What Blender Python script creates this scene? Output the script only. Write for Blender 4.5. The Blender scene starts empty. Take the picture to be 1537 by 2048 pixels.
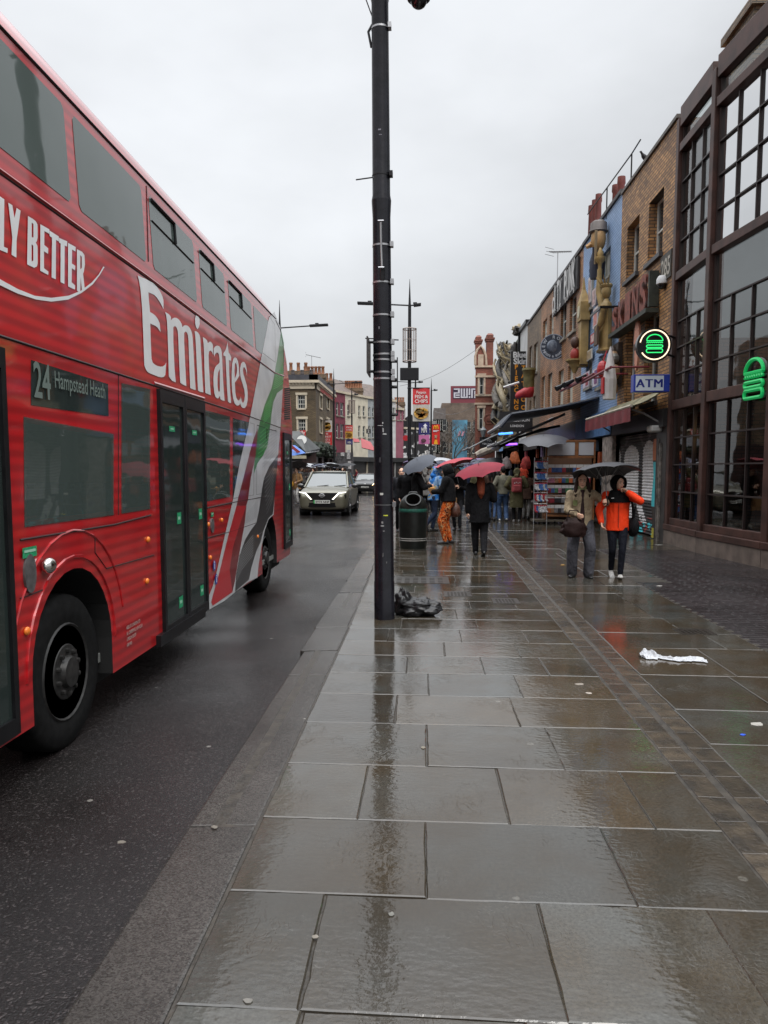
import bpy, math, random, bmesh
from mathutils import Vector as V, Matrix, noise as mnoise
from mathutils.geometry import tessellate_polygon
random.seed(7)
R = math.radians
SC = bpy.context.scene
COL = SC.collection
# ---------------------------------------------------------------- camera
FPX, HZ, PITCH, YAW, EYE = 1538.0, 940.0, R(5.0), math.atan(77/1538.0), 1.6
PCX, PCY = 768.5, HZ + FPX*math.tan(PITCH)
FW = V((-math.sin(YAW)*math.cos(PITCH), math.cos(YAW)*math.cos(PITCH), -math.sin(PITCH)))
RT = V((math.cos(YAW), math.sin(YAW), 0)); UP = RT.cross(FW); EYEP = V((0, 0, EYE))
cd = bpy.data.cameras.new('camera'); cam = bpy.data.objects.new('camera', cd); COL.objects.link(cam)
cd.sensor_fit = 'VERTICAL'; cd.sensor_height = 36; cd.lens = FPX/2048*36
cd.shift_y = (PCY-1024)/2048; cd.clip_end = 2000; cd.clip_start = 0.05
cam.matrix_world = Matrix((RT, UP, -FW)).transposed().to_4x4(); cam.location = EYEP
SC.camera = cam
def ray(x, y): return FW + RT*((x-PCX)/FPX) + UP*((PCY-y)/FPX)
def gz(x, y, z=0.0): d = ray(x, y); return EYEP + d*((z-EYE)/d.z)
def gx(x, y, X): d = ray(x, y); return EYEP + d*(X/d.x)
def gy(x, y, Y): d = ray(x, y); return EYEP + d*(Y/d.y)
# ---------------------------------------------------------------- world, sun, exposure
SUN_EL, SUN_ROT = R(52), R(155)
w = bpy.data.worlds.new('World'); SC.world = w; w.use_nodes = True
N, L = w.node_tree.nodes, w.node_tree.links; N.clear()
out = N.new('ShaderNodeOutputWorld'); mix = N.new('ShaderNodeMixShader')
sky = N.new('ShaderNodeTexSky'); sky.sky_type = 'NISHITA'; sky.sun_disc = False
sky.sun_elevation = SUN_EL; sky.sun_rotation = SUN_ROT; sky.air_density = 1.5; sky.dust_density = 4
bgn1 = N.new('ShaderNodeBackground'); bgn1.inputs[1].default_value = 0.10; L.new(sky.outputs[0], bgn1.inputs[0])
tc = N.new('ShaderNodeTexCoord'); sep = N.new('ShaderNodeSeparateXYZ'); L.new(tc.outputs['Generated'], sep.inputs[0])
mp = N.new('ShaderNodeMapping'); mp.inputs['Scale'].default_value = (1.6, 1.6, 3.2); mp.inputs['Location'].default_value = (0.35, 0.1, 0.2)
L.new(tc.outputs['Generated'], mp.inputs[0])
nz = N.new('ShaderNodeTexNoise'); nz.inputs['Scale'].default_value = 1.5; nz.inputs['Detail'].default_value = 5; nz.inputs['Roughness'].default_value = 0.5
L.new(mp.outputs[0], nz.inputs['Vector'])
# overcast: brighter overhead and towards the thin cloud up the street to the left
dt = N.new('ShaderNodeVectorMath'); dt.operation = 'DOT_PRODUCT'; dt.inputs[1].default_value = V((-0.20, 0.80, 0.56)).normalized(); L.new(tc.outputs['Generated'], dt.inputs[0])
mr = N.new('ShaderNodeMapRange'); mr.inputs[1].default_value = 0.80; mr.inputs[2].default_value = 0.985; mr.interpolation_type = 'SMOOTHSTEP'; L.new(dt.outputs['Value'], mr.inputs[0])
mz = N.new('ShaderNodeMapRange'); mz.inputs[1].default_value = -0.02; mz.inputs[2].default_value = 0.55; mz.inputs[3].default_value = 0.44; mz.inputs[4].default_value = 0.50; L.new(sep.outputs[2], mz.inputs[0])
mn = N.new('ShaderNodeMapRange'); mn.inputs[1].default_value = 0.3; mn.inputs[2].default_value = 0.7; mn.inputs[3].default_value = -0.09; mn.inputs[4].default_value = 0.09; L.new(nz.outputs[0], mn.inputs[0])
a1 = N.new('ShaderNodeMath'); L.new(mz.outputs[0], a1.inputs[0]); L.new(mn.outputs[0], a1.inputs[1])
mt = N.new('ShaderNodeMapRange'); mt.inputs[1].default_value = 0.53; mt.inputs[2].default_value = 1.0; mt.inputs[3].default_value = 0; mt.inputs[4].default_value = 3.1; L.new(sep.outputs[2], mt.inputs[0])
a0 = N.new('ShaderNodeMath'); L.new(a1.outputs[0], a0.inputs[0]); L.new(mt.outputs[0], a0.inputs[1]); a1 = a0
m2 = N.new('ShaderNodeMath'); m2.operation = 'MULTIPLY_ADD'; m2.inputs[1].default_value = 0.20; L.new(mr.outputs[0], m2.inputs[0]); L.new(a1.outputs[0], m2.inputs[2])
tint = N.new('ShaderNodeMix'); tint.data_type = 'RGBA'; tint.blend_type = 'MULTIPLY'; tint.inputs[0].default_value = 1
tint.inputs[7].default_value = (0.97, 0.995, 1.03, 1); L.new(m2.outputs[0], tint.inputs[6])
b2 = N.new('ShaderNodeBackground'); L.new(tint.outputs[2], b2.inputs[0]); b2.inputs[1].default_value = 1.0
mix.inputs[0].default_value = 0.93
L.new(bgn1.outputs[0], mix.inputs[1]); L.new(b2.outputs[0], mix.inputs[2]); L.new(mix.outputs[0], out.inputs[0])
sl = bpy.data.lights.new('sun', 'SUN'); sl.energy = 0.9; sl.angle = R(25); sl.color = (1, 0.97, 0.93)
so = bpy.data.objects.new('sun', sl); COL.objects.link(so); so.rotation_euler = (R(90)-SUN_EL, 0, math.pi-SUN_ROT)
so.location = (0, 0, 30)
SC.view_settings.view_transform = 'Standard'; SC.view_settings.look = 'None'; SC.view_settings.exposure = 0.42; SC.view_settings.gamma = 1
try:
    SC.cycles.max_bounces = 5; SC.cycles.diffuse_bounces = 2; SC.cycles.glossy_bounces = 3; SC.cycles.transmission_bounces = 4; SC.cycles.transparent_max_bounces = 8
    SC.cycles.caustics_reflective = False; SC.cycles.caustics_refractive = False; SC.cycles.use_denoising = True
except Exception: pass
# ---------------------------------------------------------------- materials
def lin(c): return tuple(((x/255)/12.92 if x/255 <= .04045 else ((x/255+.055)/1.055)**2.4) for x in c)
MATS = {}
def P(name, col=(.5, .5, .5), rough=.5, metal=0., spec=.5, var=0., vs=3., bump=0., bs=40., emit=None, es=1., rv=0., coat=0., col2=None, isl=0.):
    """procedural principled: colour varies by noise (var), optional second colour in patches, bump, roughness variation"""
    if name in MATS: return MATS[name]
    m = bpy.data.materials.new(name); m.use_nodes = True; MATS[name] = m
    nt = m.node_tree; n, l = nt.nodes, nt.links; bs_ = n['Principled BSDF']
    bs_.inputs['Base Color'].default_value = (*col, 1); bs_.inputs['Roughness'].default_value = rough
    bs_.inputs['Metallic'].default_value = metal; bs_.inputs['Specular IOR Level'].default_value = spec
    bs_.inputs['Coat Weight'].default_value = coat; bs_.inputs['Coat Roughness'].default_value = .06
    m.diffuse_color = (*col, 1)
    geo = n.new('ShaderNodeNewGeometry')
    if var or col2 or rv:
        nz = n.new('ShaderNodeTexNoise'); nz.inputs['Scale'].default_value = vs; nz.inputs['Detail'].default_value = 5
        l.new(geo.outputs['Position'], nz.inputs['Vector'])
    if var or col2 or isl:
        mx = n.new('ShaderNodeMix'); mx.data_type = 'RGBA'
        c2 = col2 or tuple(c*(1-var) for c in col); c1 = col if col2 else tuple(min(1, c*(1+var)) for c in col)
        mx.inputs[6].default_value = (*c1, 1); mx.inputs[7].default_value = (*c2, 1)
        if var or col2:
            mr = n.new('ShaderNodeMapRange'); mr.inputs[1].default_value = .35; mr.inputs[2].default_value = .65
            l.new(nz.outputs[0], mr.inputs[0]); l.new(mr.outputs[0], mx.inputs[0])
        else: l.new(geo.outputs['Random Per Island'], mx.inputs[0])
        o = mx.outputs[2]
        if isl and (var or col2):
            ml = n.new('ShaderNodeMapRange'); ml.inputs[3].default_value = 1-isl; ml.inputs[4].default_value = 1+isl
            l.new(geo.outputs['Random Per Island'], ml.inputs[0])
            hs = n.new('ShaderNodeHueSaturation'); l.new(o, hs.inputs['Color']); l.new(ml.outputs[0], hs.inputs['Value']); o = hs.outputs[0]
        l.new(o, bs_.inputs['Base Color'])
    if rv:
        mr = n.new('ShaderNodeMapRange'); mr.inputs[1].default_value = .3; mr.inputs[2].default_value = .7
        mr.inputs[3].default_value = max(.02, rough-rv); mr.inputs[4].default_value = rough+rv
        l.new(nz.outputs[0], mr.inputs[0]); l.new(mr.outputs[0], bs_.inputs['Roughness'])
    if bump:
        nb = n.new('ShaderNodeTexNoise'); nb.inputs['Scale'].default_value = bs; nb.inputs['Detail'].default_value = 4
        l.new(geo.outputs['Position'], nb.inputs['Vector'])
        bp = n.new('ShaderNodeBump'); bp.inputs['Strength'].default_value = bump; bp.inputs['Distance'].default_value = .01
        l.new(nb.outputs[0], bp.inputs['Height']); l.new(bp.outputs[0], bs_.inputs['Normal'])
    if emit:
        bs_.inputs['Emission Color'].default_value = (*emit, 1); bs_.inputs['Emission Strength'].default_value = es
    return m
def S(name, rgb, rough=.5, **k): return P(name, lin(rgb), rough, **k)
def brick(name, c1, c2, mortar, axis='YZ', scale=1.0, var=.35, paint=False):
    m = bpy.data.materials.new(name); m.use_nodes = True; MATS[name] = m
    n, l = m.node_tree.nodes, m.node_tree.links; bs_ = n['Principled BSDF']; bs_.inputs['Roughness'].default_value = .6
    m.diffuse_color = (*c1, 1)
    geo = n.new('ShaderNodeNewGeometry'); s = n.new('ShaderNodeSeparateXYZ'); cb = n.new('ShaderNodeCombineXYZ')
    l.new(geo.outputs['Position'], s.inputs[0]); ad = n.new('ShaderNodeMath'); l.new(s.outputs[0], ad.inputs[0]); l.new(s.outputs[1], ad.inputs[1])
    l.new(ad.outputs[0], cb.inputs[0]); l.new(s.outputs[2], cb.inputs[1])
    t = n.new('ShaderNodeTexBrick'); l.new(cb.outputs[0], t.inputs[0]); t.inputs['Scale'].default_value = 1
    t.inputs['Brick Width'].default_value = .235*scale; t.inputs['Row Height'].default_value = .078*scale; t.inputs['Mortar Size'].default_value = .011*scale
    t.inputs['Color1'].default_value = (*c1, 1); t.inputs['Color2'].default_value = (*c2, 1); t.inputs['Mortar'].default_value = (*mortar, 1)
    nz = n.new('ShaderNodeTexNoise'); nz.inputs['Scale'].default_value = .9; nz.inputs['Detail'].default_value = 6; l.new(geo.outputs['Position'], nz.inputs['Vector'])
    mr = n.new('ShaderNodeMapRange'); mr.inputs[1].default_value = .3; mr.inputs[2].default_value = .7; mr.inputs[3].default_value = 1-var; mr.inputs[4].default_value = 1+var
    l.new(nz.outputs[0], mr.inputs[0]); hs = n.new('ShaderNodeHueSaturation'); l.new(t.outputs['Color'], hs.inputs['Color']); l.new(mr.outputs[0], hs.inputs['Value'])
    l.new(hs.outputs[0], bs_.inputs['Base Color'])
    bp = n.new('ShaderNodeBump'); bp.inputs['Strength'].default_value = .6; bp.inputs['Distance'].default_value = .012; bp.invert = True
    l.new(t.outputs['Fac'], bp.inputs['Height']); l.new(bp.outputs[0], bs_.inputs['Normal'])
    return m
BLACK = P('black_paint', (.009, .009, .010), .35, spec=.3, var=.3, vs=9)
STEEL = P('steel', (.45, .45, .46), .35, metal=.9)
WHITE = P('white_paint', (.62, .62, .6), .45, var=.08, vs=5)
DARK = P('dark_void', (.008, .008, .008), .8)
RUBBER = P('rubber', (.012, .012, .012), .7, spec=.08, var=.2, vs=20)
# ---------------------------------------------------------------- mesh builder
class MB:
    def __init__(s): s.v, s.f, s.m, s.mi = [], [], [], 0
    def face(s, pts, mi=None):
        b = len(s.v); s.v += [V(p) for p in pts]; s.f.append(tuple(range(b, b+len(pts)))); s.m.append(s.mi if mi is None else mi); return s
    def grid(s, rows, closed=False, mi=None, caps=False):
        b = len(s.v); n = len(rows[0]); mi = s.mi if mi is None else mi
        for r in rows: s.v += [V(p) for p in r]
        for i in range(len(rows)-1):
            for j in range(n if closed else n-1):
                k = (j+1) % n
                s.f.append((b+i*n+j, b+i*n+k, b+(i+1)*n+k, b+(i+1)*n+j)); s.m.append(mi)
        if caps:
            s.f.append(tuple(b+j for j in reversed(range(n)))); s.m.append(mi)
            e = b+(len(rows)-1)*n; s.f.append(tuple(e+j for j in range(n))); s.m.append(mi)
        return s
    def box(s, x0, x1, y0, y1, z0, z1, mi=None):
        if x0 > x1: x0, x1 = x1, x0
        if y0 > y1: y0, y1 = y1, y0
        if z0 > z1: z0, z1 = z1, z0
        return s.hexa([(x0, y0, z0), (x1, y0, z0), (x1, y1, z0), (x0, y1, z0)], [(x0, y0, z1), (x1, y0, z1), (x1, y1, z1), (x0, y1, z1)], mi)
    def hexa(s, lo, hi, mi=None):
        b = len(s.v); s.v += [V(p) for p in lo]+[V(p) for p in hi]; mi = s.mi if mi is None else mi; n = len(lo)
        s.f.append(tuple(b+j for j in reversed(range(n)))); s.f.append(tuple(b+n+j for j in range(n))); s.m += [mi, mi]
        for i in range(n):
            j = (i+1) % n; s.f.append((b+i, b+j, b+n+j, b+n+i)); s.m.append(mi)
        return s
    def obox(s, c, u, v, w, mi=None):
        """box centred at c with half-axis vectors u,v,w"""
        c, u, v, w = V(c), V(u), V(v), V(w)
        if u.cross(v).dot(w) < 0: u = -u
        q = [-u-v, u-v, u+v, -u+v]
        return s.hexa([c+p-w for p in q], [c+p+w for p in q], mi)
    def tube(s, pts, r, n=8, mi=None, caps=True, flat=1.0):
        pts = [V(p) for p in pts]; rows = []; up0 = None
        for i, p in enumerate(pts):
            t = (pts[min(i+1, len(pts)-1)]-pts[max(i-1, 0)]).normalized()
            if up0 is None: up0 = V((0, 0, 1)) if abs(t.z) < .9 else V((0, 1, 0))
            a = t.cross(up0).normalized(); bb = a.cross(t).normalized(); up0 = bb
            rr = r[i] if isinstance(r, (list, tuple)) else r
            rows.append([p+a*(math.cos(2*math.pi*k/n)*rr)+bb*(math.sin(2*math.pi*k/n)*rr*flat) for k in range(n)])
        return s.grid(rows, True, mi, caps)
    def lathe(s, prof, c, n=16, mi=None, M=None, caps=True):
        c = V(c); rows = []
        for r, z in prof:
            row = []
            for k in range(n):
                a = 2*math.pi*k/n; p = V((r*math.cos(a), r*math.sin(a), z)); row.append(c+(M @ p if M else p))
            rows.append(row)
        return s.grid(rows, True, mi, caps)
    def ball(s, c, rx, ry=None, rz=None, n=12, m=8, mi=None, M=None):
        ry = rx if ry is None else ry; rz = rx if rz is None else rz; c = V(c); rows = []
        for i in range(m+1):
            th = math.pi*(-.5+(i if 0 < i < m else (.02 if i == 0 else m-.02))/m); row = []
            for k in range(n):
                a = 2*math.pi*k/n; p = V((rx*math.cos(th)*math.cos(a), ry*math.cos(th)*math.sin(a), rz*math.sin(th))); row.append(c+(M @ p if M else p))
            rows.append(row)
        return s.grid(rows, True, mi, True)
    def fill(s, loops, fn, t=.0, mi=None, back=False):
        """2D loops (outer + holes) filled; fn(u,v,w)->3D; w from 0 (front) to -t"""
        mi = s.mi if mi is None else mi
        vec = [[V((p[0], p[1], 0)) for p in lp] for lp in loops]
        tri = tessellate_polygon(vec); flat = [p for lp in vec for p in lp]
        b = len(s.v); s.v += [V(fn(p.x, p.y, 0)) for p in flat]
        for q in tri:
            a, c, d = [flat[i] for i in q]
            o = q if (c-a).cross(d-a).z > 0 else (q[0], q[2], q[1])
            s.f.append(tuple(b+i for i in o)); s.m.append(mi)
        if t:
            b2 = len(s.v); s.v += [V(fn(p.x, p.y, -t)) for p in flat]
            if back:
                for q in tri: s.f.append(tuple(b2+i for i in q)); s.m.append(mi)
            k = 0
            for lp in vec:
                n = len(lp)
                for i in range(n):
                    j = (i+1) % n; s.f.append((b+k+i, b+k+j, b2+k+j, b2+k+i)); s.m.append(mi)
                k += n
        return s
    def obj(s, name, mats, parent=None, smooth=None, bevel=0, loc=None, kind=None):
        mats = mats if isinstance(mats, (list, tuple)) else [mats]
        if loc is None: loc = V((0, 0, 0))
        base = V(loc)
        if parent is None and loc == V((0, 0, 0)) and s.v and kind != 'structure':
            base = V((sum(p.x for p in s.v)/len(s.v), sum(p.y for p in s.v)/len(s.v), min(p.z for p in s.v)))
        if parent is not None: base = wloc(parent)
        me = bpy.data.meshes.new(name); me.from_pydata([p-base for p in s.v], [], s.f); me.validate()
        for m in mats: me.materials.append(m)
        if len(mats) > 1:
            mm = s.m
            if len(me.polygons) == len(mm):
                for p, i in zip(me.polygons, mm): p.material_index = i
        bm = bmesh.new(); bm.from_mesh(me); bmesh.ops.recalc_face_normals(bm, faces=bm.faces); bm.to_mesh(me); bm.free()
        if smooth is not None:
            for p in me.polygons: p.use_smooth = True
            me.set_sharp_from_angle(angle=R(smooth))
        o = bpy.data.objects.new(name, me); COL.objects.link(o)
        if parent is not None: o.parent = parent
        else: o.location = base
        if bevel:
            md = o.modifiers.new('bevel', 'BEVEL'); md.width = bevel; md.segments = 2; md.limit_method = 'ANGLE'; md.angle_limit = R(40)
        if kind: o['kind'] = kind
        return o
def wloc(o):
    p = V(o.location)
    while o.parent: o = o.parent; p += V(o.location)
    return p
def tag(o, label=None, cat=None, group=None, kind=None):
    if label: o['label'] = label
    if cat: o['category'] = cat
    if group: o['group'] = group
    if kind: o['kind'] = kind
    return o
def thing(name, label, cat, loc=(0, 0, 0), group=None):
    o = bpy.data.objects.new(name, None); COL.objects.link(o); o.location = V(loc); o.empty_display_size = .1
    return tag(o, label, cat, group)
def copy_tree(o, parent=None):
    c = o.copy(); COL.objects.link(c)
    if parent: c.parent = parent
    for ch in [x for x in o.children]: copy_tree(ch, c)
    return c
FONT = {}
def glyphs(txt, size=1.0, cx=1.0, bold=0.0, align='LEFT', space=1.0):
    """text as flat triangles in 2D: list of (verts, faces)"""
    k = (txt, size, cx, bold, align, space)
    if k in FONT: return FONT[k]
    c = bpy.data.curves.new('lettering', 'FONT'); c.body = txt; c.size = size; c.offset = bold; c.align_x = align; c.space_character = space; c.resolution_u = 3; c.fill_mode = 'FRONT'
    o = bpy.data.objects.new('lettering', c); COL.objects.link(o)
    bpy.context.view_layer.update()
    me = bpy.data.meshes.new_from_object(o)
    r = ([(v.co.x*cx, v.co.y) for v in me.vertices], [tuple(p.vertices) for p in me.polygons])
    bpy.data.objects.remove(o); bpy.data.curves.remove(c); bpy.data.meshes.remove(me)
    FONT[k] = r; return r
def write(mb, txt, O, U, W, size, mi=0, cx=1.0, bold=0.0, align='CENTER', space=1.0, width=None):
    """lettering laid on the plane at O, along U, up W"""
    vs, fs = glyphs(txt, size, cx, bold, align, space); O, U, W = V(O), V(U), V(W); b = len(mb.v)
    k = 1.0
    if width and vs:
        xs = [v[0] for v in vs]; k = width/(max(xs)-min(xs))
    mb.v += [O+U*(x*k)+W*y for x, y in vs]
    for f in fs: mb.f.append(tuple(b+i for i in f)); mb.m.append(mi)
def crumple(c, rx, ry, rz, seed, amp, n=48, m=28, flat=.0):
    rows = []
    for i in range(m+1):
        th_ = math.pi*(-.5+min(max(i/m, .008), .992)); row = []
        for k in range(n):
            a = 2*math.pi*k/n; d = V((math.cos(th_)*math.cos(a), math.cos(th_)*math.sin(a), math.sin(th_)))
            s = 1+amp*(mnoise.noise(d*2.2+V((seed, 0, 0)))+.55*abs(mnoise.noise(d*5+V((seed, 3, 0))))+.35*mnoise.noise(V((d.x*3, d.y*9, d.z*9))+V((seed, 7, 0)))); p = V((d.x*rx*s, d.y*ry*s, d.z*rz*s)); p.z = max(p.z+rz*.75, .002); row.append(V(c)+p)
        rows.append(row)
    return rows
def clear_glass(name, tr, tintc=(1, 1, 1), ior=1.6, haze=0.):
    m = bpy.data.materials.new(name); m.use_nodes = True; n, l = m.node_tree.nodes, m.node_tree.links; o = n['Material Output']; n.remove(n['Principled BSDF'])
    t = n.new('ShaderNodeBsdfTransparent'); t.inputs[0].default_value = (*[c*tr for c in tintc], 1); g = n.new('ShaderNodeBsdfGlossy'); g.inputs[1].default_value = .02; f = n.new('ShaderNodeFresnel'); f.inputs[0].default_value = ior
    geo = n.new('ShaderNodeNewGeometry'); nz = n.new('ShaderNodeTexNoise'); nz.inputs['Scale'].default_value = 1.2; l.new(geo.outputs['Position'], nz.inputs['Vector'])
    bp = n.new('ShaderNodeBump'); bp.inputs['Strength'].default_value = .12; bp.inputs['Distance'].default_value = .03; l.new(nz.outputs[0], bp.inputs['Height']); l.new(bp.outputs[0], g.inputs['Normal'])
    mx = n.new('ShaderNodeMixShader'); l.new(f.outputs[0], mx.inputs[0])
    if haze:      # misted pane
        df = n.new('ShaderNodeBsdfDiffuse'); df.inputs[0].default_value = (.20, .26, .235, 1); m0 = n.new('ShaderNodeMixShader'); m0.inputs[0].default_value = haze; l.new(t.outputs[0], m0.inputs[1]); l.new(df.outputs[0], m0.inputs[2]); l.new(m0.outputs[0], mx.inputs[1])
    else: l.new(t.outputs[0], mx.inputs[1])
    l.new(geo.outputs['Position'], nz.inputs['Vector']); l.new(g.outputs[0], mx.inputs[2]); l.new(mx.outputs[0], o.inputs[0]); m.diffuse_color = (.5, .6, .6, 1); return m
# ================================================================ SETTING
def wet_stone():
    m = bpy.data.materials.new('wet_flagstone'); m.use_nodes = True; n, l = m.node_tree.nodes, m.node_tree.links; b = n['Principled BSDF']
    geo = n.new('ShaderNodeNewGeometry'); pos = geo.outputs['Position']
    def nz(scale, detail=5, vec=pos, rough=.55):
        t = n.new('ShaderNodeTexNoise'); t.inputs['Scale'].default_value = scale; t.inputs['Detail'].default_value = detail; t.inputs['Roughness'].default_value = rough; l.new(vec, t.inputs['Vector']); return t.outputs[0]
    def mr(x, a, bb, c, d):
        t = n.new('ShaderNodeMapRange'); t.inputs[1].default_value = a; t.inputs[2].default_value = bb; t.inputs[3].default_value = c; t.inputs[4].default_value = d; l.new(x, t.inputs[0]); return t.outputs[0]
    def mix(f, a, bb, typ='MIX'):
        t = n.new('ShaderNodeMix'); t.data_type = 'RGBA'; t.blend_type = typ
        if isinstance(f, float): t.inputs[0].default_value = f
        else: l.new(f, t.inputs[0])
        for i, c in ((6, a), (7, bb)):
            if isinstance(c, tuple): t.inputs[i].default_value = (*c, 1)
            else: l.new(c, t.inputs[i])
        return t.outputs[2]
    base = mix(mr(nz(2.3), .38, .62, 0, 1), (.064, .067, .062), (.050, .041, .028))
    rnd = mr(geo.outputs['Random Per Island'], 0, 1, 0, 1)
    base = mix(rnd, base, mix(.5, base, (.075, .050, .026)), 'MIX')
    hs = n.new('ShaderNodeHueSaturation'); l.new(base, hs.inputs['Color'])
    wn = n.new('ShaderNodeTexWhiteNoise'); wn.noise_dimensions = '1D'; l.new(geo.outputs['Random Per Island'], wn.inputs['W'])
    l.new(mr(wn.outputs['Value'], 0, 1, .72, 1.22), hs.inputs['Value']); base = hs.outputs[0]
    vo = n.new('ShaderNodeTexVoronoi'); vo.inputs['Scale'].default_value = 2.1; l.new(pos, vo.inputs['Vector'])   # trodden-in gum
    gum = mr(vo.outputs['Distance'], .035, .05, 1, 0)
    base = mix(mix(gum, (0., 0., 0.), (.45, .45, .45)), base, (.26, .25, .22))
    fine = nz(70, 4, pos, .7); base = mix(mr(fine, .35, .65, 0, .6), base, (.018, .016, .013)); blot = nz(.7, 6, pos, .7); base = mix(mr(blot, .45, .6, 0, .55), base, (.030, .022, .014))
    l.new(base, b.inputs['Base Color'])
    wet = nz(1.1, 4); l.new(mr(wet, .35, .68, 0.04, .13), b.inputs['Roughness'])
    b.inputs['Specular IOR Level'].default_value = .75
    mp = n.new('ShaderNodeMapping'); mp.inputs['Scale'].default_value = (1.0, 1.7, 1); l.new(pos, mp.inputs[0])
    r1 = nz(24, 2, mp.outputs[0], .4); r2 = nz(6, 3, mp.outputs[0]); r3 = nz(95, 2)
    dist = mr(nz(.8, 2), .35, .7, .25, 1.0)
    ad = n.new('ShaderNodeMath'); ad.operation = 'MULTIPLY_ADD'; l.new(r1, ad.inputs[0]); ad.inputs[1].default_value = .55; l.new(r2, ad.inputs[2])
    ad2 = n.new('ShaderNodeMath'); ad2.operation = 'MULTIPLY_ADD'; l.new(r3, ad2.inputs[0]); ad2.inputs[1].default_value = .16; l.new(ad.outputs[0], ad2.inputs[2])
    bp = n.new('ShaderNodeBump'); bp.inputs['Distance'].default_value = .0024; l.new(dist, bp.inputs['Strength']); mp2 = n.new('ShaderNodeMapping'); mp2.inputs['Scale'].default_value = (1.0, .55, 1); mp2.inputs['Rotation'].default_value = (0, 0, .5); l.new(pos, mp2.inputs[0])
    rd = n.new('ShaderNodeTexNoise'); rd.inputs['Scale'].default_value = 15; rd.inputs['Detail'].default_value = 4; rd.inputs['Distortion'].default_value = 1.8; l.new(mp2.outputs[0], rd.inputs['Vector'])      # riven creases
    ab = n.new('ShaderNodeMath'); ab.operation = 'SUBTRACT'; ab.inputs[1].default_value = .5; l.new(rd.outputs[0], ab.inputs[0]); ab2 = n.new('ShaderNodeMath'); ab2.operation = 'ABSOLUTE'; l.new(ab.outputs[0], ab2.inputs[0])
    ck = mr(ab2.outputs[0], 0, .035, -.26, 0); cm = n.new('ShaderNodeMath'); cm.operation = 'MULTIPLY'; l.new(ck, cm.inputs[0]); l.new(mr(nz(2.2, 3), .5, .62, 0, 1), cm.inputs[1])
    ad3 = n.new('ShaderNodeMath'); l.new(cm.outputs[0], ad3.inputs[0]); l.new(ad2.outputs[0], ad3.inputs[1]); l.new(ad3.outputs[0], bp.inputs['Height']); l.new(bp.outputs[0], b.inputs['Normal'])
    return m
def wet_road(name, col, scale=90, rough=(.05, .16), fleck=0., strength=.8):
    m = bpy.data.materials.new(name); m.use_nodes = True; n, l = m.node_tree.nodes, m.node_tree.links; b = n['Principled BSDF']
    geo = n.new('ShaderNodeNewGeometry'); pos = geo.outputs['Position']
    def nz(scale, detail=4):
        t = n.new('ShaderNodeTexNoise'); t.inputs['Scale'].default_value = scale; t.inputs['Detail'].default_value = detail; l.new(pos, t.inputs['Vector']); return t.outputs[0]
    def mr(x, a, bb, c, d):
        t = n.new('ShaderNodeMapRange'); t.inputs[1].default_value = a; t.inputs[2].default_value = bb; t.inputs[3].default_value = c; t.inputs[4].default_value = d; l.new(x, t.inputs[0]); return t.outputs[0]
    vo = n.new('ShaderNodeTexVoronoi'); vo.inputs['Scale'].default_value = scale; l.new(pos, vo.inputs['Vector'])
    mx = n.new('ShaderNodeMix'); mx.data_type = 'RGBA'; l.new(mr(nz(1.2), .35, .65, 0, 1), mx.inputs[0]); mx.inputs[6].default_value = (*col, 1); mx.inputs[7].default_value = (*[c*.55 for c in col], 1)
    hs = n.new('ShaderNodeHueSaturation'); l.new(mx.outputs[2], hs.inputs['Color'])
    sc = n.new('ShaderNodeSeparateColor'); l.new(vo.outputs['Color'], sc.inputs[0]); l.new(mr(sc.outputs[0], 0, 1, .5, 1.6), hs.inputs['Value'])
    v2 = n.new('ShaderNodeTexVoronoi'); v2.inputs['Scale'].default_value = 2.6; l.new(pos, v2.inputs['Vector'])
    g = n.new('ShaderNodeMix'); g.data_type = 'RGBA'; l.new(mr(v2.outputs['Distance'], .03, .045, .55, 0), g.inputs[0]); l.new(hs.outputs[0], g.inputs[6]); g.inputs[7].default_value = (.3, .28, .25, 1)
    fk = n.new('ShaderNodeMix'); fk.data_type = 'RGBA'; l.new(mr(sc.outputs[1], .86, .97, 0, fleck), fk.inputs[0]); l.new(g.outputs[2], fk.inputs[6]); fk.inputs[7].default_value = (*[min(.3, c*6) for c in col], 1)      # pale aggregate
    l.new(fk.outputs[2], b.inputs['Base Color'])
    l.new(mr(nz(.55, 3), .38, .62, *rough), b.inputs['Roughness']); b.inputs['Specular IOR Level'].default_value = .34
    ad = n.new('ShaderNodeMath'); ad.operation = 'MULTIPLY_ADD'; l.new(vo.outputs['Distance'], ad.inputs[0]); ad.inputs[1].default_value = -.7; l.new(nz(scale*1.4, 3), ad.inputs[2])
    bp = n.new('ShaderNodeBump'); bp.inputs['Distance'].default_value = .006; s_ = n.new('ShaderNodeSeparateXYZ'); l.new(pos, s_.inputs[0]); fl = mr(s_.outputs[1], 6.5, 15, 1.0, .5)      # standing water farther along
    mu = n.new('ShaderNodeMath'); mu.operation = 'MULTIPLY'; l.new(mr(nz(.45, 3), .35, .62, strength*.35, strength), mu.inputs[0]); l.new(fl, mu.inputs[1]); l.new(mu.outputs[0], bp.inputs['Strength']); l.new(ad.outputs[0], bp.inputs['Height']); l.new(bp.outputs[0], b.inputs['Normal'])
    return m
STONE = wet_stone()
ROAD = wet_road('wet_asphalt', (.017, .0145, .014), 120, fleck=.42, strength=1.0)
KERB = wet_road('wet_granite_kerb', (.058, .053, .048), 170, (.08, .25), strength=.4)
SETT = wet_road('wet_dark_setts', (.026, .021, .022), 60, (.10, .30), strength=.5)
MORTAR = P('wet_mortar', (.034, .028, .021), .45, var=.4, vs=12, bump=.5, bs=60)
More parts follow.
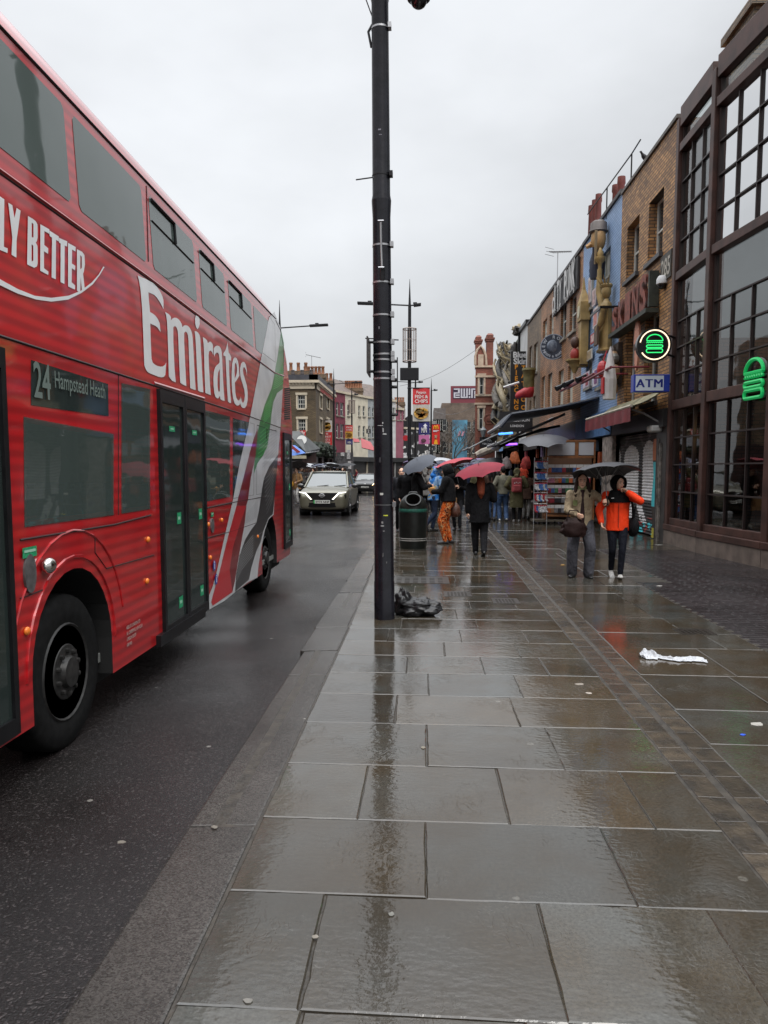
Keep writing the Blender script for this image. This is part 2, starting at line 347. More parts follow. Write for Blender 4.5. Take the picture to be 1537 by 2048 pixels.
DRAIN = P('wet_drain_block', (.046, .036, .026), .22, var=.45, vs=9, bump=.35, bs=45, isl=.3, rv=.1)
# ground as one sheet to the horizon, road on it, pavement slabs raised
mb = MB(); mb.face([(-400, -60, -.125), (400, -60, -.125), (400, 900, -.125), (-400, 900, -.125)]); mb.obj('ground', P('ground_asphalt', (.03, .03, .03), .35, var=.3, vs=.5), kind='structure')
RL = -9.6
mb = MB(); ys = [-30]+list(range(-5, 60, 5))+[60, 80, 120, 220, 400]
rows = [[(x, y, -.10+.03*(1-((x+5.3)/4.4)**2)) for x in (RL, -8, -6.5, -5.3, -4, -2.5, -1.0)] for y in ys]
mb.grid(rows); mb.obj('road', ROAD, kind='structure', smooth=60)
# pavement mortar bed
mb = MB(); mb.face([(-.95, -8, -.008), (7, -8, -.008), (7, 200, -.008), (-.95, 200, -.008)]); mb.obj('pavement_bed', MORTAR, kind='structure')
def slab(mb, u0, u1, v0, v1, sk=0., z=0., gap=.002, bev=.005):
    """one flagstone: chamfered top; sk = skew of the row line"""
    g = gap; dk = min(1, (u1-u0)/.5)*.003; dz = [random.uniform(-dk, dk) for _ in range(4)]
    j = lambda: random.uniform(-.004, .004)
    c = [(u0+g+j(), v0+g+j()), (u1-g+j(), v0+g+j()), (u1-g+j(), v1-g+j()), (u0+g+j(), v1-g+j())]
    c = [(u, v+sk*(u+.3)) for u, v in c]
    if u1-u0 > .3 and v0 < 12:          # worn, slightly ragged edges
        ns = 9; cc = []
        for a, b in zip(c, c[1:]+c[:1]):
            for q in range(ns):
                t = q/ns; e = 0 if q == 0 else random.gauss(0, .0011)-(.007*random.random() if random.random() < .05 else 0)*1
                cc.append((a[0]+(b[0]-a[0])*t+(e if abs(b[0]-a[0]) < abs(b[1]-a[1]) else 0)*(1 if b[1] > a[1] else -1), a[1]+(b[1]-a[1])*t+(e if abs(b[0]-a[0]) > abs(b[1]-a[1]) else 0)*(-1 if b[0] > a[0] else 1)))
        c = cc; tl = [random.uniform(-.006, .006) for _ in range(2)]; um, vm = (u0+u1)/2, (v0+v1)/2; dz = [tl[0]*(p[0]-um)+tl[1]*(p[1]-vm) for p in c]
    cx, cy = sum(p[0] for p in c)/len(c), sum(p[1] for p in c)/len(c)
    lo = [(p[0], p[1], -.03+z) for p in c]; mid = [(p[0], p[1], -bev*.8+z+d) for p, d in zip(c, dz)]
    def sh(p): d = V((cx-p[0], cy-p[1])); d = V((math.copysign(min(bev, abs(d.x)), d.x) if abs(d.x) > (u1-u0)/2-.05 else 0, math.copysign(min(bev, abs(d.y)), d.y) if abs(d.y) > (v1-v0)/2-.06 else 0)); return (p[0]+d.x, p[1]+d.y)
    top = [(*sh(p), z+d) for p, d in zip(c, dz)]
    mb.grid([lo, mid, top], True); b = len(mb.v); nn = len(c); mb.f.append(tuple(range(b-nn, b))); mb.m.append(mb.mi)
mb = MB()
rowsy = [-1.2, -.4, .3, .95, 1.55, 2.14, 2.77, 3.40, 4.06, 4.75, 5.38, 5.97, 6.55, 7.1]
joints = {4: [-.35, .30], 5: [-.36, .43, 1.04], 6: [.02, .80], 7: [-.29, .40, 1.05], 8: [.03, .77], 9: [-.17, .62], 10: [.05, .72], 11: [-.12, .50, 1.0], 12: [.2, .85]}
y = rowsy[-1]
while y < 62: y += random.uniform(.5, .72); rowsy.append(y)
XD = lambda y: 1.335+.016*max(0, y-3)      # left edge of the drain line
for i in range(len(rowsy)-1):
    v0, v1 = rowsy[i], rowsy[i+1]; js = joints.get(i)
    if js is None:
        js = []; u = -.74+random.uniform(.35, .8)
        while u < XD(v0)-.3: js.append(u); u += random.uniform(.5, .85)
    e = [-.735-.012*max(0, min(v0, 14)-7)]+js+[XD(v0)]
    for a, b in zip(e, e[1:]): slab(mb, a, b, v0, v1, -.022)
y = -1.0; XS = lambda y: 5.6               # right of the drain: larger slabs
while y < 62:
    h = random.uniform(.6, .95); u = XD(y)+.33; e = [u]
    lim = 3.05 if y < 11 else (3.5 if y < 15 else 5.35)
    while u < lim-.5: u += random.uniform(.65, 1.05); e.append(min(u, lim))
    if e[-1] < lim: e.append(lim)
    for a, b in zip(e, e[1:]):
        if b-a > .08: slab(mb, a, b, y, y+h, -.03)
    y += h
mb.obj('pavement', STONE, kind='structure')
mb = MB(); y = -1
while y < 60:                               # drain line: two rows of blocks with a slot between
    h = random.uniform(.2, .32); x = XD(y)
    slab(mb, x+.01, x+.15, y, y+h, 0, -.003, .002, .0025); slab(mb, x+.185, x+.325, y, y+h, 0, -.003, .002, .0025)
    y += h
mb.obj('drain_channel', DRAIN, kind='structure')
mb = MB(); k = 0; y = -1.0
while y < 17.2:                             # dark setts in front of the glass building
    x = (3.06 if y < 11 else 3.52)+(.05 if k % 2 else 0)
    while x < 6.2: slab(mb, x, x+.2, y, y+.1, 0, -.004, .002, .003); x += .2
    y += .1; k += 1
mb.obj('sett_paving', SETT, kind='structure')
mb = MB(); y = -1.5; lens = [1.15, 1.2, 1.02, 1.1]
KX = lambda y: -.745-.012*max(0, min(y, 14)-7)
ky = [-2.2, -1.2, .2, 1.45, 3.32, 5.9, 6.72, 7.75, 8.9, 10]
while ky[-1] < 200: ky.append(ky[-1]+random.uniform(.9, 1.4))
for a, b in zip(ky, ky[1:]):
    xi = KX((a+b)/2); xo = xi-.31-.003*random.random()
    if 6.72 <= a < 9: xo -= 0.03
    z = random.uniform(-.004, .004)
    mb.hexa([(xo, a+.006, -.13), (xi, a+.006, -.13), (xi, b-.006, -.13), (xo, b-.006, -.13)], [(xo, a+.006, z-.012), (xi, a+.006, z), (xi, b-.006, z), (xo, b-.006, z-.012)])
mb.obj('kerb', KERB, kind='structure', bevel=.012)
# far pavement on the other side of the road
mb = MB(); mb.box(-40, RL, 14, 200, -.2, .02); mb.obj('far_pavement', P('wet_far_paving', (.07, .062, .055), .2, var=.35, vs=1.5, bump=.3, bs=30), kind='structure', bevel=.02)
# covers let into the pavement
def cover(x0, x1, y0, y1, label):
    mb = MB(); mb.box(x0, x1, y0, y1, -.01, .003); 
    n = 6
    for i in range(n):
        for j in range(4):
            a = x0+.04+(x1-x0-.08)*i/n; b = y0+.04+(y1-y0-.08)*j/4
            mb.box(a, a+(x1-x0-.08)/n*.6, b, b+(y1-y0-.08)/4*.6, .003, .008)
    tag(mb.obj('inspection_cover', P('wet_iron', (.05, .042, .035), .3, metal=.6, var=.3, vs=20)), label, 'cover')
p = gz(850, 1160); cover(p.x-.45, p.x+.35, p.y-.35, p.y+.35, 'wide ribbed iron cover set in the wet paving beyond the tall black pole')
p = gz(912, 1188); cover(p.x-.15, p.x+.2, p.y-.2, p.y+.2, 'small square iron cover in the paving right of the black bag')
p = gz(1015, 1202); cover(p.x-.18, p.x+.14, p.y-.2, p.y+.2, 'pale square metal cover beside the drain line')
p = gz(1395, 1264); cover(p.x-.2, p.x+.15, p.y-.15, p.y+.15, 'small dark drain lid in the paving near the white plastic bag')
# ================================================================ BUS
FOLD, LEAN = 2.26, .05
def bus_uv(px, py, k=1.0):
    d = ray(px, py)
    for lean in (0., LEAN):
        n = V((1, .006, lean)); kk = -2.1+.03+lean*FOLD
        p = EYEP+d*((kk-n.dot(EYEP))/n.dot(d))
        if lean == 0 and p.z <= FOLD: break
    return (p.y, p.z)
def B3(u, v, w=0.): return V((-2.1-.006*(u-5)-LEAN*max(0, v-FOLD)+w, u, v))
def clipz(lp, z, above):
    o = []
    for i in range(len(lp)):
        a, b = lp[i-1], lp[i]; ia, ib = ((a[1] >= z) == above), ((b[1] >= z) == above)
        if ia != ib: t = (z-a[1])/(b[1]-a[1]); o.append((a[0]+(b[0]-a[0])*t, z))
        if ib: o.append(b)
    return o
def bus_fill(mb, loops, off=0., t=0., mi=None):
    fn = lambda u, v, w: B3(u, v, w+off)
    zs = [p[1] for p in loops[0]]
    if min(zs) < FOLD-.001 and max(zs) > FOLD+.001:
        for ab in (False, True):
            ls = [clipz(lp, FOLD, ab) for lp in loops]; ls = [q for q in ls if len(q) > 2]
            if ls: mb.fill(ls, fn, t, mi)
    else: mb.fill(loops, fn, t, mi)
def bus_red():
    m = S('bus_red', (186, 24, 34), .3, coat=1.0, spec=.4); n, l = m.node_tree.nodes, m.node_tree.links; b = n['Principled BSDF']
    geo = n.new('ShaderNodeNewGeometry'); t = n.new('ShaderNodeTexWave'); t.bands_direction = 'Z'; t.inputs['Scale'].default_value = 4.2; t.inputs['Distortion'].default_value = .5; t.inputs['Detail'].default_value = 2; t.inputs['Detail Scale'].default_value = .6; l.new(geo.outputs['Position'], t.inputs['Vector'])
    r = n.new('ShaderNodeMapRange'); r.inputs[1].default_value = .1; r.inputs[2].default_value = .9; l.new(t.outputs[1], r.inputs[0])
    mx = n.new('ShaderNodeMix'); mx.data_type = 'RGBA'; mx.inputs[6].default_value = (*lin((192, 26, 32)), 1); mx.inputs[7].default_value = (*lin((160, 22, 28)), 1); l.new(r.outputs[0], mx.inputs[0])
    # road film thickest low down on the skirt
    s = n.new('ShaderNodeSeparateXYZ'); l.new(geo.outputs['Position'], s.inputs[0]); rz = n.new('ShaderNodeMapRange'); rz.inputs[1].default_value = .2; rz.inputs[2].default_value = .6; rz.inputs[3].default_value = .35; rz.inputs[4].default_value = 0; l.new(s.outputs[2], rz.inputs[0])
    t2 = n.new('ShaderNodeTexNoise'); t2.inputs['Scale'].default_value = 5; t2.inputs['Detail'].default_value = 5; l.new(geo.outputs['Position'], t2.inputs['Vector'])
    mm = n.new('ShaderNodeMath'); mm.operation = 'MULTIPLY'; l.new(rz.outputs[0], mm.inputs[0]); l.new(t2.outputs[0], mm.inputs[1])
    m3 = n.new('ShaderNodeMix'); m3.data_type = 'RGBA'; l.new(mm.outputs[0], m3.inputs[0]); l.new(mx.outputs[2], m3.inputs[6]); m3.inputs[7].default_value = (.05, .03, .025, 1)
    l.new(m3.outputs[2], b.inputs['Base Color'])
    tb = n.new('ShaderNodeTexNoise'); tb.inputs['Scale'].default_value = 1.3; l.new(geo.outputs['Position'], tb.inputs['Vector'])
    bp = n.new('ShaderNodeBump'); bp.inputs['Strength'].default_value = .12; bp.inputs['Distance'].default_value = .03; l.new(tb.outputs[0], bp.inputs['Height']); l.new(bp.outputs[0], b.inputs['Coat Normal'])
    return m
def glass_dark(name, col, ior=1.8, rough=.04, wav=.25, sc=1.5):
    m = P(name, col, rough); n, l = m.node_tree.nodes, m.node_tree.links; b = n['Principled BSDF']; b.inputs['IOR'].default_value = ior
    geo = n.new('ShaderNodeNewGeometry'); t = n.new('ShaderNodeTexNoise'); t.inputs['Scale'].default_value = sc; l.new(geo.outputs['Position'], t.inputs['Vector'])
    bp = n.new('ShaderNodeBump'); bp.inputs['Strength'].default_value = wav; bp.inputs['Distance'].default_value = .03; l.new(t.outputs[0], bp.inputs['Height']); l.new(bp.outputs[0], b.inputs['Normal'])
    return m
RED = bus_red(); BGLASS = glass_dark('bus_glass', (.10, .125, .115), 1.75, .025, .10)  # upper panes: paler base colour stands in for sky showing through the far windows
LGLASS = glass_dark('bus_lower_glass', (.026, .036, .033), 1.5, .05, .1)
bus = thing('double_decker_bus', 'red double-decker bus with big white airline lettering and striped rear passing at the kerb', 'bus', (-3.3, 7.1, -.1))
def Q(*pts): return [bus_uv(*p) for p in pts]
FW_Y, RW_Y = 4.5, 10.62
def arch(cy, r=.54, zc=.47, n=14): return [(cy-r*math.cos(math.pi*i/n), zc+r*math.sin(math.pi*i/n)) for i in range(n+1)]
A1, A2 = arch(FW_Y), arch(RW_Y, .53, .46)
rear = [bus_uv(*p) for p in ((581, 1108), (584, 1000), (585, 866), (583, 820), (579, 770), (573, 720), (566, 680), (558, 648))]
side = [(1.75, .24), (A1[0][0], .22)]+A1+[(A1[-1][0], .22), (A2[0][0], .22)]+A2+[(A2[-1][0], .24)]+[rear[0]]+rear[1:]
rtop = (bus_uv(549, 622)[0], 3.86)
side += [rtop, (2.05, 3.86), (1.85, 3.2), (1.75, 2.2)]
mb = MB(); WQ = [[(47, 833), (227, 868), (227, 1030), (49, 1054)], [(243, 766), (300, 778), (300, 1018), (243, 1027)], [(411, 820), (460, 833), (460, 993), (412, 1003)]]
def inset(q, e=.03): c = (sum(a for a, b in q)/4, sum(b for a, b in q)/4); return [(a+math.copysign(e, c[0]-a), b+math.copysign(e, c[1]-b)) for a, b in q]
bus_fill(mb, [side]+[inset(Q(*q)) for q in WQ])
W = 2.5
for i in range(len(side)):           # skin round the perimeter to the far side
    a, b = side[i-1], side[i]
    if abs(a[1]-3.86) < .02 and abs(b[1]-3.86) < .02: continue
    inner = any(abs(p[0]-c) < .56 and p[1] < 1.05 for p in (a, b) for c in (FW_Y, RW_Y)) and not (a[1] < .25 and b[1] < .25)
    wdt = .55 if inner else W
    pa, pb = B3(*a), B3(*b); qa, qb = pa-V((wdt-(2*LEAN*max(0, a[1]-FOLD) if not inner else 0), 0, 0)), pb-V((wdt-(2*LEAN*max(0, b[1]-FOLD) if not inner else 0), 0, 0))
    mb.face([pa, pb, qb, qa], 1 if inner else 0)
off = lambda u, v, w=0.: B3(u, v, w)+V((-W+2*LEAN*max(0, v-FOLD), 0, 0))
mb.fill([[p for p in side]], off)
mb.obj('body', [RED, DARK], bus)
# roof: rounded shoulders, domed, dropping at the back
mb = MB(); rows = []
for y, zc in ((1.95, -.25), (2.2, -.05), (2.6, 0), (6, 0), (rtop[0]-.9, 0), (rtop[0]-.35, -.04), (rtop[0]-.05, -.15), (rtop[0]+.12, -.24)):
    o = B3(y, 3.86); row = []
    prof = [(0, 0), (.012, .06), (.05, .14), (.12, .205), (.26, .25), (.6, .285), (1.17, .30)]
    full = prof+[(2.34-a, b) for a, b in reversed(prof[:-1])]
    for a, b in full: row.append((o.x-a, y, 3.86+max(-.0, b+zc*(b/.3)) if b > 0 else 3.86))
    rows.append(row)
mb.grid(rows, caps=True); mb.obj('roof', RED, bus, smooth=60)
def seam(pts, name='panel_seam', r=.006, mat=None, off_=.001):
    mb = MB(); mb.tube([B3(u, v, off_) for u, v in pts], r, 5); return mb.obj(name, mat or P('seam_dark', (.02, .006, .006), .6), bus)
seam([(2, 3.865), (rtop[0]+.05, 3.865)], 'rain_gutter', .011)
seam([(1.8, 3.11), (6, 3.10), bus_uv(550, 746), bus_uv(568, 752)], 'belt_moulding', .012, RED)
seam([(1.8, 3.095), (6, 3.085), bus_uv(550, 748), bus_uv(567, 754)])
seam([(1.8, 2.262), bus_uv(315, 773), bus_uv(500, 833), bus_uv(562, 856)], r=.008)
seam([bus_uv(40, 1080), bus_uv(230, 1049), bus_uv(302, 1030)])
seam([bus_uv(407, 1017), bus_uv(470, 1004), bus_uv(548, 990)], r=.007)
seam([bus_uv(407, 1078), bus_uv(465, 1062), bus_uv(520, 1043)])
seam([bus_uv(237, 748), bus_uv(237, 1030)], r=.004); seam([bus_uv(293, 372), bus_uv(297, 523)], r=.005)
seam([bus_uv(190, 1075), bus_uv(190, 1105), bus_uv(213, 1137), bus_uv(308, 1110)], r=.004)
seam([bus_uv(40, 1197), bus_uv(85, 1180)], r=.004)
for cy, r0 in ((FW_Y, .60),):
    seam([(cy-r0*math.cos(a), .47+r0*1.02*math.sin(a)) for a in [math.pi*i/16 for i in range(17)]], 'wheel_arch_lip', .012, RED)
    seam([(cy-.76*math.cos(a), .5+.74*math.sin(a)) for a in [math.pi*i/16 for i in range(2, 16)]], 'wheel_arch_lip', .008, RED)
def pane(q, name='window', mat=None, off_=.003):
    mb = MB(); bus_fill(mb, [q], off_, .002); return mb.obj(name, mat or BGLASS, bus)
ztop = lambda y: 3.80-.012*(y-4); zbot = lambda y: 3.225-.010*(y-4)
ups = [(2.15, 3.3), (3.42, bus_uv(133, 300)[0]), (bus_uv(151, 320)[0], bus_uv(287, 450)[0]), (bus_uv(302, 465)[0], bus_uv(390, 545)[0]), (bus_uv(401, 555)[0], bus_uv(451, 605)[0]), (bus_uv(459, 610)[0], bus_uv(504, 640)[0]), (bus_uv(509, 650)[0], bus_uv(549, 690)[0])]
for i, (a, b) in enumerate(ups):
    r = .03
    q = [(a, zbot(a)+r), (a+r, zbot(a)), (b-r, zbot(b)), (b, zbot(b)+r), (b, ztop(b)-r), (b-r, ztop(b)), (a+r, ztop(a)), (a, ztop(a)-r)]
    if i == 6: q = q[:4]+[(b, 3.55), (b-.25, ztop(b)), (a+r, ztop(a)), (a, ztop(a)-r)]
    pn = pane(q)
    if i in (3, 4, 5):           # opening hopper with its black catch rail
        mb = MB(); m = a+(b-a)*.5; mb.tube([B3(a+.04, ztop(a)-.025, .012), B3(m, ztop(m)-.025, .012), B3(m+.01, ztop(m)-.2, .012)], .014, 5)
        mb.tube([B3(a+.03, ztop(a)-.19, .008), B3(b-.04, ztop(b)-.21, .008)], .006, 4); mb.obj('hopper_rail', BLACK, pn)
CLR = clear_glass('bus_clear_glass', .62, (.80, .95, .88), 1.5, .28)
for q in WQ: pane(Q(*q), mat=CLR)
o = B3(6, .5).x; mb = MB(); mb.box(o-2.42, o-.08, 2.0, 11.5, .30, .36); mb.box(o-2.42, o-2.38, 2.0, 11.5, .36, 2.2); mb.box(o-2.38, o-.08, 2.0, 11.5, 2.2, 2.24); mb.obj('saloon_lining', S('saloon_grey', (120, 122, 118), .6), bus)
for y in (3.55, 4.35, 5.15, 7.3, 8.1):
    for x in ((o-1.7, o-2.1) if 3.5 < y < 5 else (o-.35, o-.80, o-1.7, o-2.1)):
        mb = MB(); mb.box(x-.2, x+.2, y, y+.42, .78, .86); mb.obox((x, y+.46, 1.12), (.2, 0, 0), (0, .045, .0), (0, .04, .34)); mb.box(x-.16, x+.16, y+.1, y+.3, .36, .78); mb.obj('seat', S('seat_blue', (46, 62, 110), .7, var=.35, vs=14), bus, bevel=.02)
mb = MB(); mb.box(o-.85, o-.03, 3.86, 5.14, 1.03, 1.08); mb.box(o-.85, o-.80, 3.86, 5.14, .1, 1.03); mb.obj('wheel_housing', DARK, bus)
for y in (4.0, 4.95, 7.75): mb = MB(); mb.tube([(o-.62, y, .36), (o-.62, y, 2.2)], .018, 8); mb.obj('grab_pole', S('pole_yellow', (200, 160, 40), .4), bus, smooth=60)
pane(Q((466, 836), (508, 847), (508, 991), (466, 999)), mat=LGLASS)
ds = pane(Q((62, 720), (216, 768), (217, 832), (62, 810)), 'destination_display', LGLASS)
mb = MB(); ZD = bus_uv(140, 800)[1]; TXT = P('display_white', (.11, .14, .125), .5, emit=(.55, .7, .62), es=.03)
a = bus_uv(64, 785); write(mb, '24', B3(a[0], a[1]-.02, .012), (0, 1, 0), (0, 0, 1), .27, 0, .72, .004, 'LEFT')
a = bus_uv(106, 785); write(mb, 'Hampstead Heath', B3(a[0], a[1]+.03, .012), (0, 1, 0), (0, 0, 1), .135, 0, .78, .001, 'LEFT', width=bus_uv(205, 780)[0]-a[0])
mb.obj('route_lettering', TXT, ds)
# doors
def door(q, split, name='door', notices=True):
    (a0, z3), (b0, _), (b1, z0), _ = q; y0, y1 = q[0][0], q[1][0]; zt, zb = q[0][1], q[2][1]
    root = None
    for i, (u0, u1) in enumerate(((y0, y0+(y1-y0)*split), (y0+(y1-y0)*split, y1))):
        if u1-u0 < .05: continue
        mb = MB(); e = .05
        bus_fill(mb, [[(u0+.004, zb), (u1-.004, zb), (u1-.004, zt), (u0+.004, zt)], [(u0+e, zb+.09), (u0+e, zt-.1), (u1-e, zt-.1), (u1-e, zb+.09)]], .03, .035)
        d = mb.obj(name, BLACK, bus)
        mb = MB(); bus_fill(mb, [[(u0+e-.01, zb+.08), (u1-e+.01, zb+.08), (u1-e+.01, zt-.09), (u0+e-.01, zt-.09)]], .012, .004); mb.obj('glass', LGLASS, d)
        GRN = P('sticker_green', (.02, .30, .13), .4, var=.3, vs=60); mb = MB()
        zz = [zb+.22, zb+.95, zt-.30]
        for k, z in enumerate(zz if notices else ()):
            c = u1-e-.14 if k < 2 else (u0+u1)/2
            hw, hh = (.055, .05) if k < 2 else (.075, .022)
            bus_fill(mb, [[(c-hw, z-hh), (c+hw, z-hh), (c+hw, z+hh), (c-hw, z+hh)]], .0145)
            bus_fill(mb, [[(c-hw*.6, z-hh*.25), (c+hw*.5, z-hh*.25), (c+hw*.5, z+hh*.3), (c-hw*.6, z+hh*.3)]], .016, mi=1)
            mb.obj('notice_sticker', [GRN, P('sticker_pale', (.35, .6, .45), .4)], d); mb = MB()
    return
door(Q((313, 777), (405, 805), (404, 1225), (313, 1290)), .5)
yd = bus_uv(17, 1000)[0]-.02; door([(2.55, 2.2), (yd, 2.2), (yd, .25), (2.55, .25)], .5, notices=False)
q = Q((565, 866), (581, 872), (580, 1104), (565, 1112)); door([(q[0][0], 2.17), (q[1][0], 2.17), (q[1][0], .38), (q[0][0], .38)], .97, 'rear_door')
mb = MB(); a, b = bus_uv(313, 1294)[0], bus_uv(404, 1240)[0]; bus_fill(mb, [[(a, .20), (b, .20), (b, .29), (a, .29)]], .04, .05); mb.obj('door_sill', BLACK, bus)
seam([bus_uv(307, 766), bus_uv(408, 797)], 'door_header', .014, RED)
# airline livery at the tail
def poly(name, pts, mat, off_, parent=bus, holes=()):
    mb = MB(); bus_fill(mb, [[bus_uv(*p) for p in pts]]+[[bus_uv(*p) for p in h] for h in holes], off_); return mb.obj(name, mat, parent)
def r1(*l): return [(250+x/4.154, 520+y/4.154) for x, y in l]
def r3(*l): return [(380+x/4.452, 780+y/4.452) for x, y in l]
SILV = P('livery_silver', (.60, .60, .61), .3, coat=.6, var=.1, vs=4)
white_a = r1((1240, 430), (1195, 480), (1140, 770), (1120, 870), (1060, 1190), (1030, 1335))+r3((520, 320), (500, 400), (440, 660), (385, 960), (310, 1290), (240, 1600), (200, 1750), (150, 1870), (105, 1985), (150, 1965), (300, 1880), (400, 1800), (525, 1705), (600, 1670), (610, 1560), (635, 1400), (665, 1250), (700, 1150), (745, 1110))+r3((752, 950), (768, 700), (785, 560), (805, 330), (825, 0))+r1((1310, 1080), (1318, 930), (1320, 760), (1290, 560))
poly('livery_silver', white_a, SILV, .0045)
GREEN = P('livery_green', *[lin((20, 120, 46))], .3, coat=.6); LGREEN = P('livery_green_pale', lin((84, 176, 92)), .35)
gr = r1((1297, 585), (1320, 690), (1318, 930), (1310, 1070), (1262, 1105), (1232, 1180), (1215, 1290))+r3((712, 330), (690, 490), (650, 580), (600, 650), (568, 745), (572, 650), (585, 560), (600, 380), (625, 270))+r1((1135, 1290), (1160, 1200), (1215, 1070), (1240, 950), (1270, 780), (1288, 650))
poly('livery_green', gr, GREEN, .006)
CRIM = P('livery_crimson', lin((122, 22, 30)), .3, coat=.6); BRED = P('livery_red', lin((190, 34, 42)), .3, coat=.6)
poly('livery_crimson', r3((600, 340), (570, 420), (530, 560), (480, 760), (430, 950), (412, 1030), (500, 1030), (515, 980), (540, 780), (580, 600), (600, 420)), CRIM, .006)
poly('livery_red', r3((412, 1031), (390, 1110), (340, 1290), (260, 1620), (220, 1760), (185, 1890), (200, 1920), (375, 1800), (350, 1600), (380, 1400), (440, 1200), (500, 1031)), BRED, .006)
poly('livery_crimson', r3((500, 1031), (440, 1200), (380, 1400), (350, 1600), (375, 1800), (398, 1700), (420, 1560), (450, 1380), (480, 1220), (497, 1080)), CRIM, .006)
BLK = P('livery_black', (.035, .033, .034), .3, coat=.5)
poly('livery_black', r3((783, 575), (768, 760), (752, 950), (738, 1100), (697, 1140), (650, 1260), (600, 1290), (590, 1180), (615, 1060), (640, 880), (660, 780), (705, 680)), BLK, .006)
poly('livery_black', r3((650, 1262), (625, 1360), (595, 1420), (575, 1480), (545, 1580), (525, 1685), (400, 1795), (410, 1640), (440, 1470), (490, 1330), (545, 1240), (590, 1182), (600, 1292)), BLK, .006)
mb = MB()
def stroke(pts, wd=.008, o=.0075):
    uv = [bus_uv(*p) for p in pts]
    for p, q in zip(uv, uv[1:]):
        d = V((q[0]-p[0], q[1]-p[1])); 
        if d.length < 1e-4: continue
        nn = V((-d.y, d.x)).normalized()*wd; bus_fill(mb, [[(p[0]-nn.x, p[1]-nn.y), (q[0]-nn.x, q[1]-nn.y), (q[0]+nn.x*.6, q[1]+nn.y*.6), (p[0]+nn.x*.6, p[1]+nn.y*.6)]], o)
for k in range(9): stroke(r3((655+k*3, 800+k*38), (700+k*3, 760+k*30), (752-k*2, 660+k*36)), .004)
for k in range(9): stroke(r3((432-k*3, 1480+k*28), (480-k*3, 1390+k*26), (560+0*k, 1290+k*22)), .005)
mb.obj('livery_feather', P('livery_line', (.3, .3, .3), .4), bus)
mb = MB()
for k in range(9): stroke(r1((1160-k*2, 1220+k*18), (1195, 1170+k*16), (1222-k*2, 1110+k*22)), .004)
for k in range(8): stroke(r1((1248-k*3, 960+k*16), (1285-k*2, 925+k*18), (1312, 860+k*22)), .005)
for k in range(7): stroke(r3((600+k*4, 600-k*36), (640+k*6, 575-k*40), (690, 500-k*26)), .005)
mb.obj('livery_feather', LGREEN, bus)
mb = MB()
for k in range(9): stroke(r1((1225+k, 1210+k*20), (1255, 1170+k*20), (1300, 1120+k*22)), .004)
for k in range(9): stroke(r3((640+k*5, 690-k*36), (690+k*4, 640-k*34), (775, 540-k*24)), .004)
for k in range(10): stroke(r3((500-k*2, 1100+k*10), (545, 1050+k*12), (600, 985+k*15)), .003)
mb.obj('livery_feather', P('livery_grey_line', (.33, .33, .34), .4), bus)
seam(r3 and [bus_uv(*p) for p in r3((595, 312), (690, 345), (770, 365))], 'window_outline', .007)
seam([bus_uv(*p) for p in r3((535, 292), (570, 302), (565, 935), (385, 965))], 'window_outline', .005)
seam([bus_uv(*p) for p in r3((595, 312), (590, 930), (755, 908))], 'window_outline', .005)
seam([bus_uv(*p) for p in r3((683, 345), (680, 435))], 'window_outline', .012)
seam([bus_uv(*p) for p in r1((1250, 500), (1290, 580), (1312, 700), (1318, 840), (1312, 940))], 'window_outline', .009)
seam([bus_uv(*p) for p in r1((1200, 470), (1245, 540), (1248, 850), (1140, 770))], 'window_outline', .005)
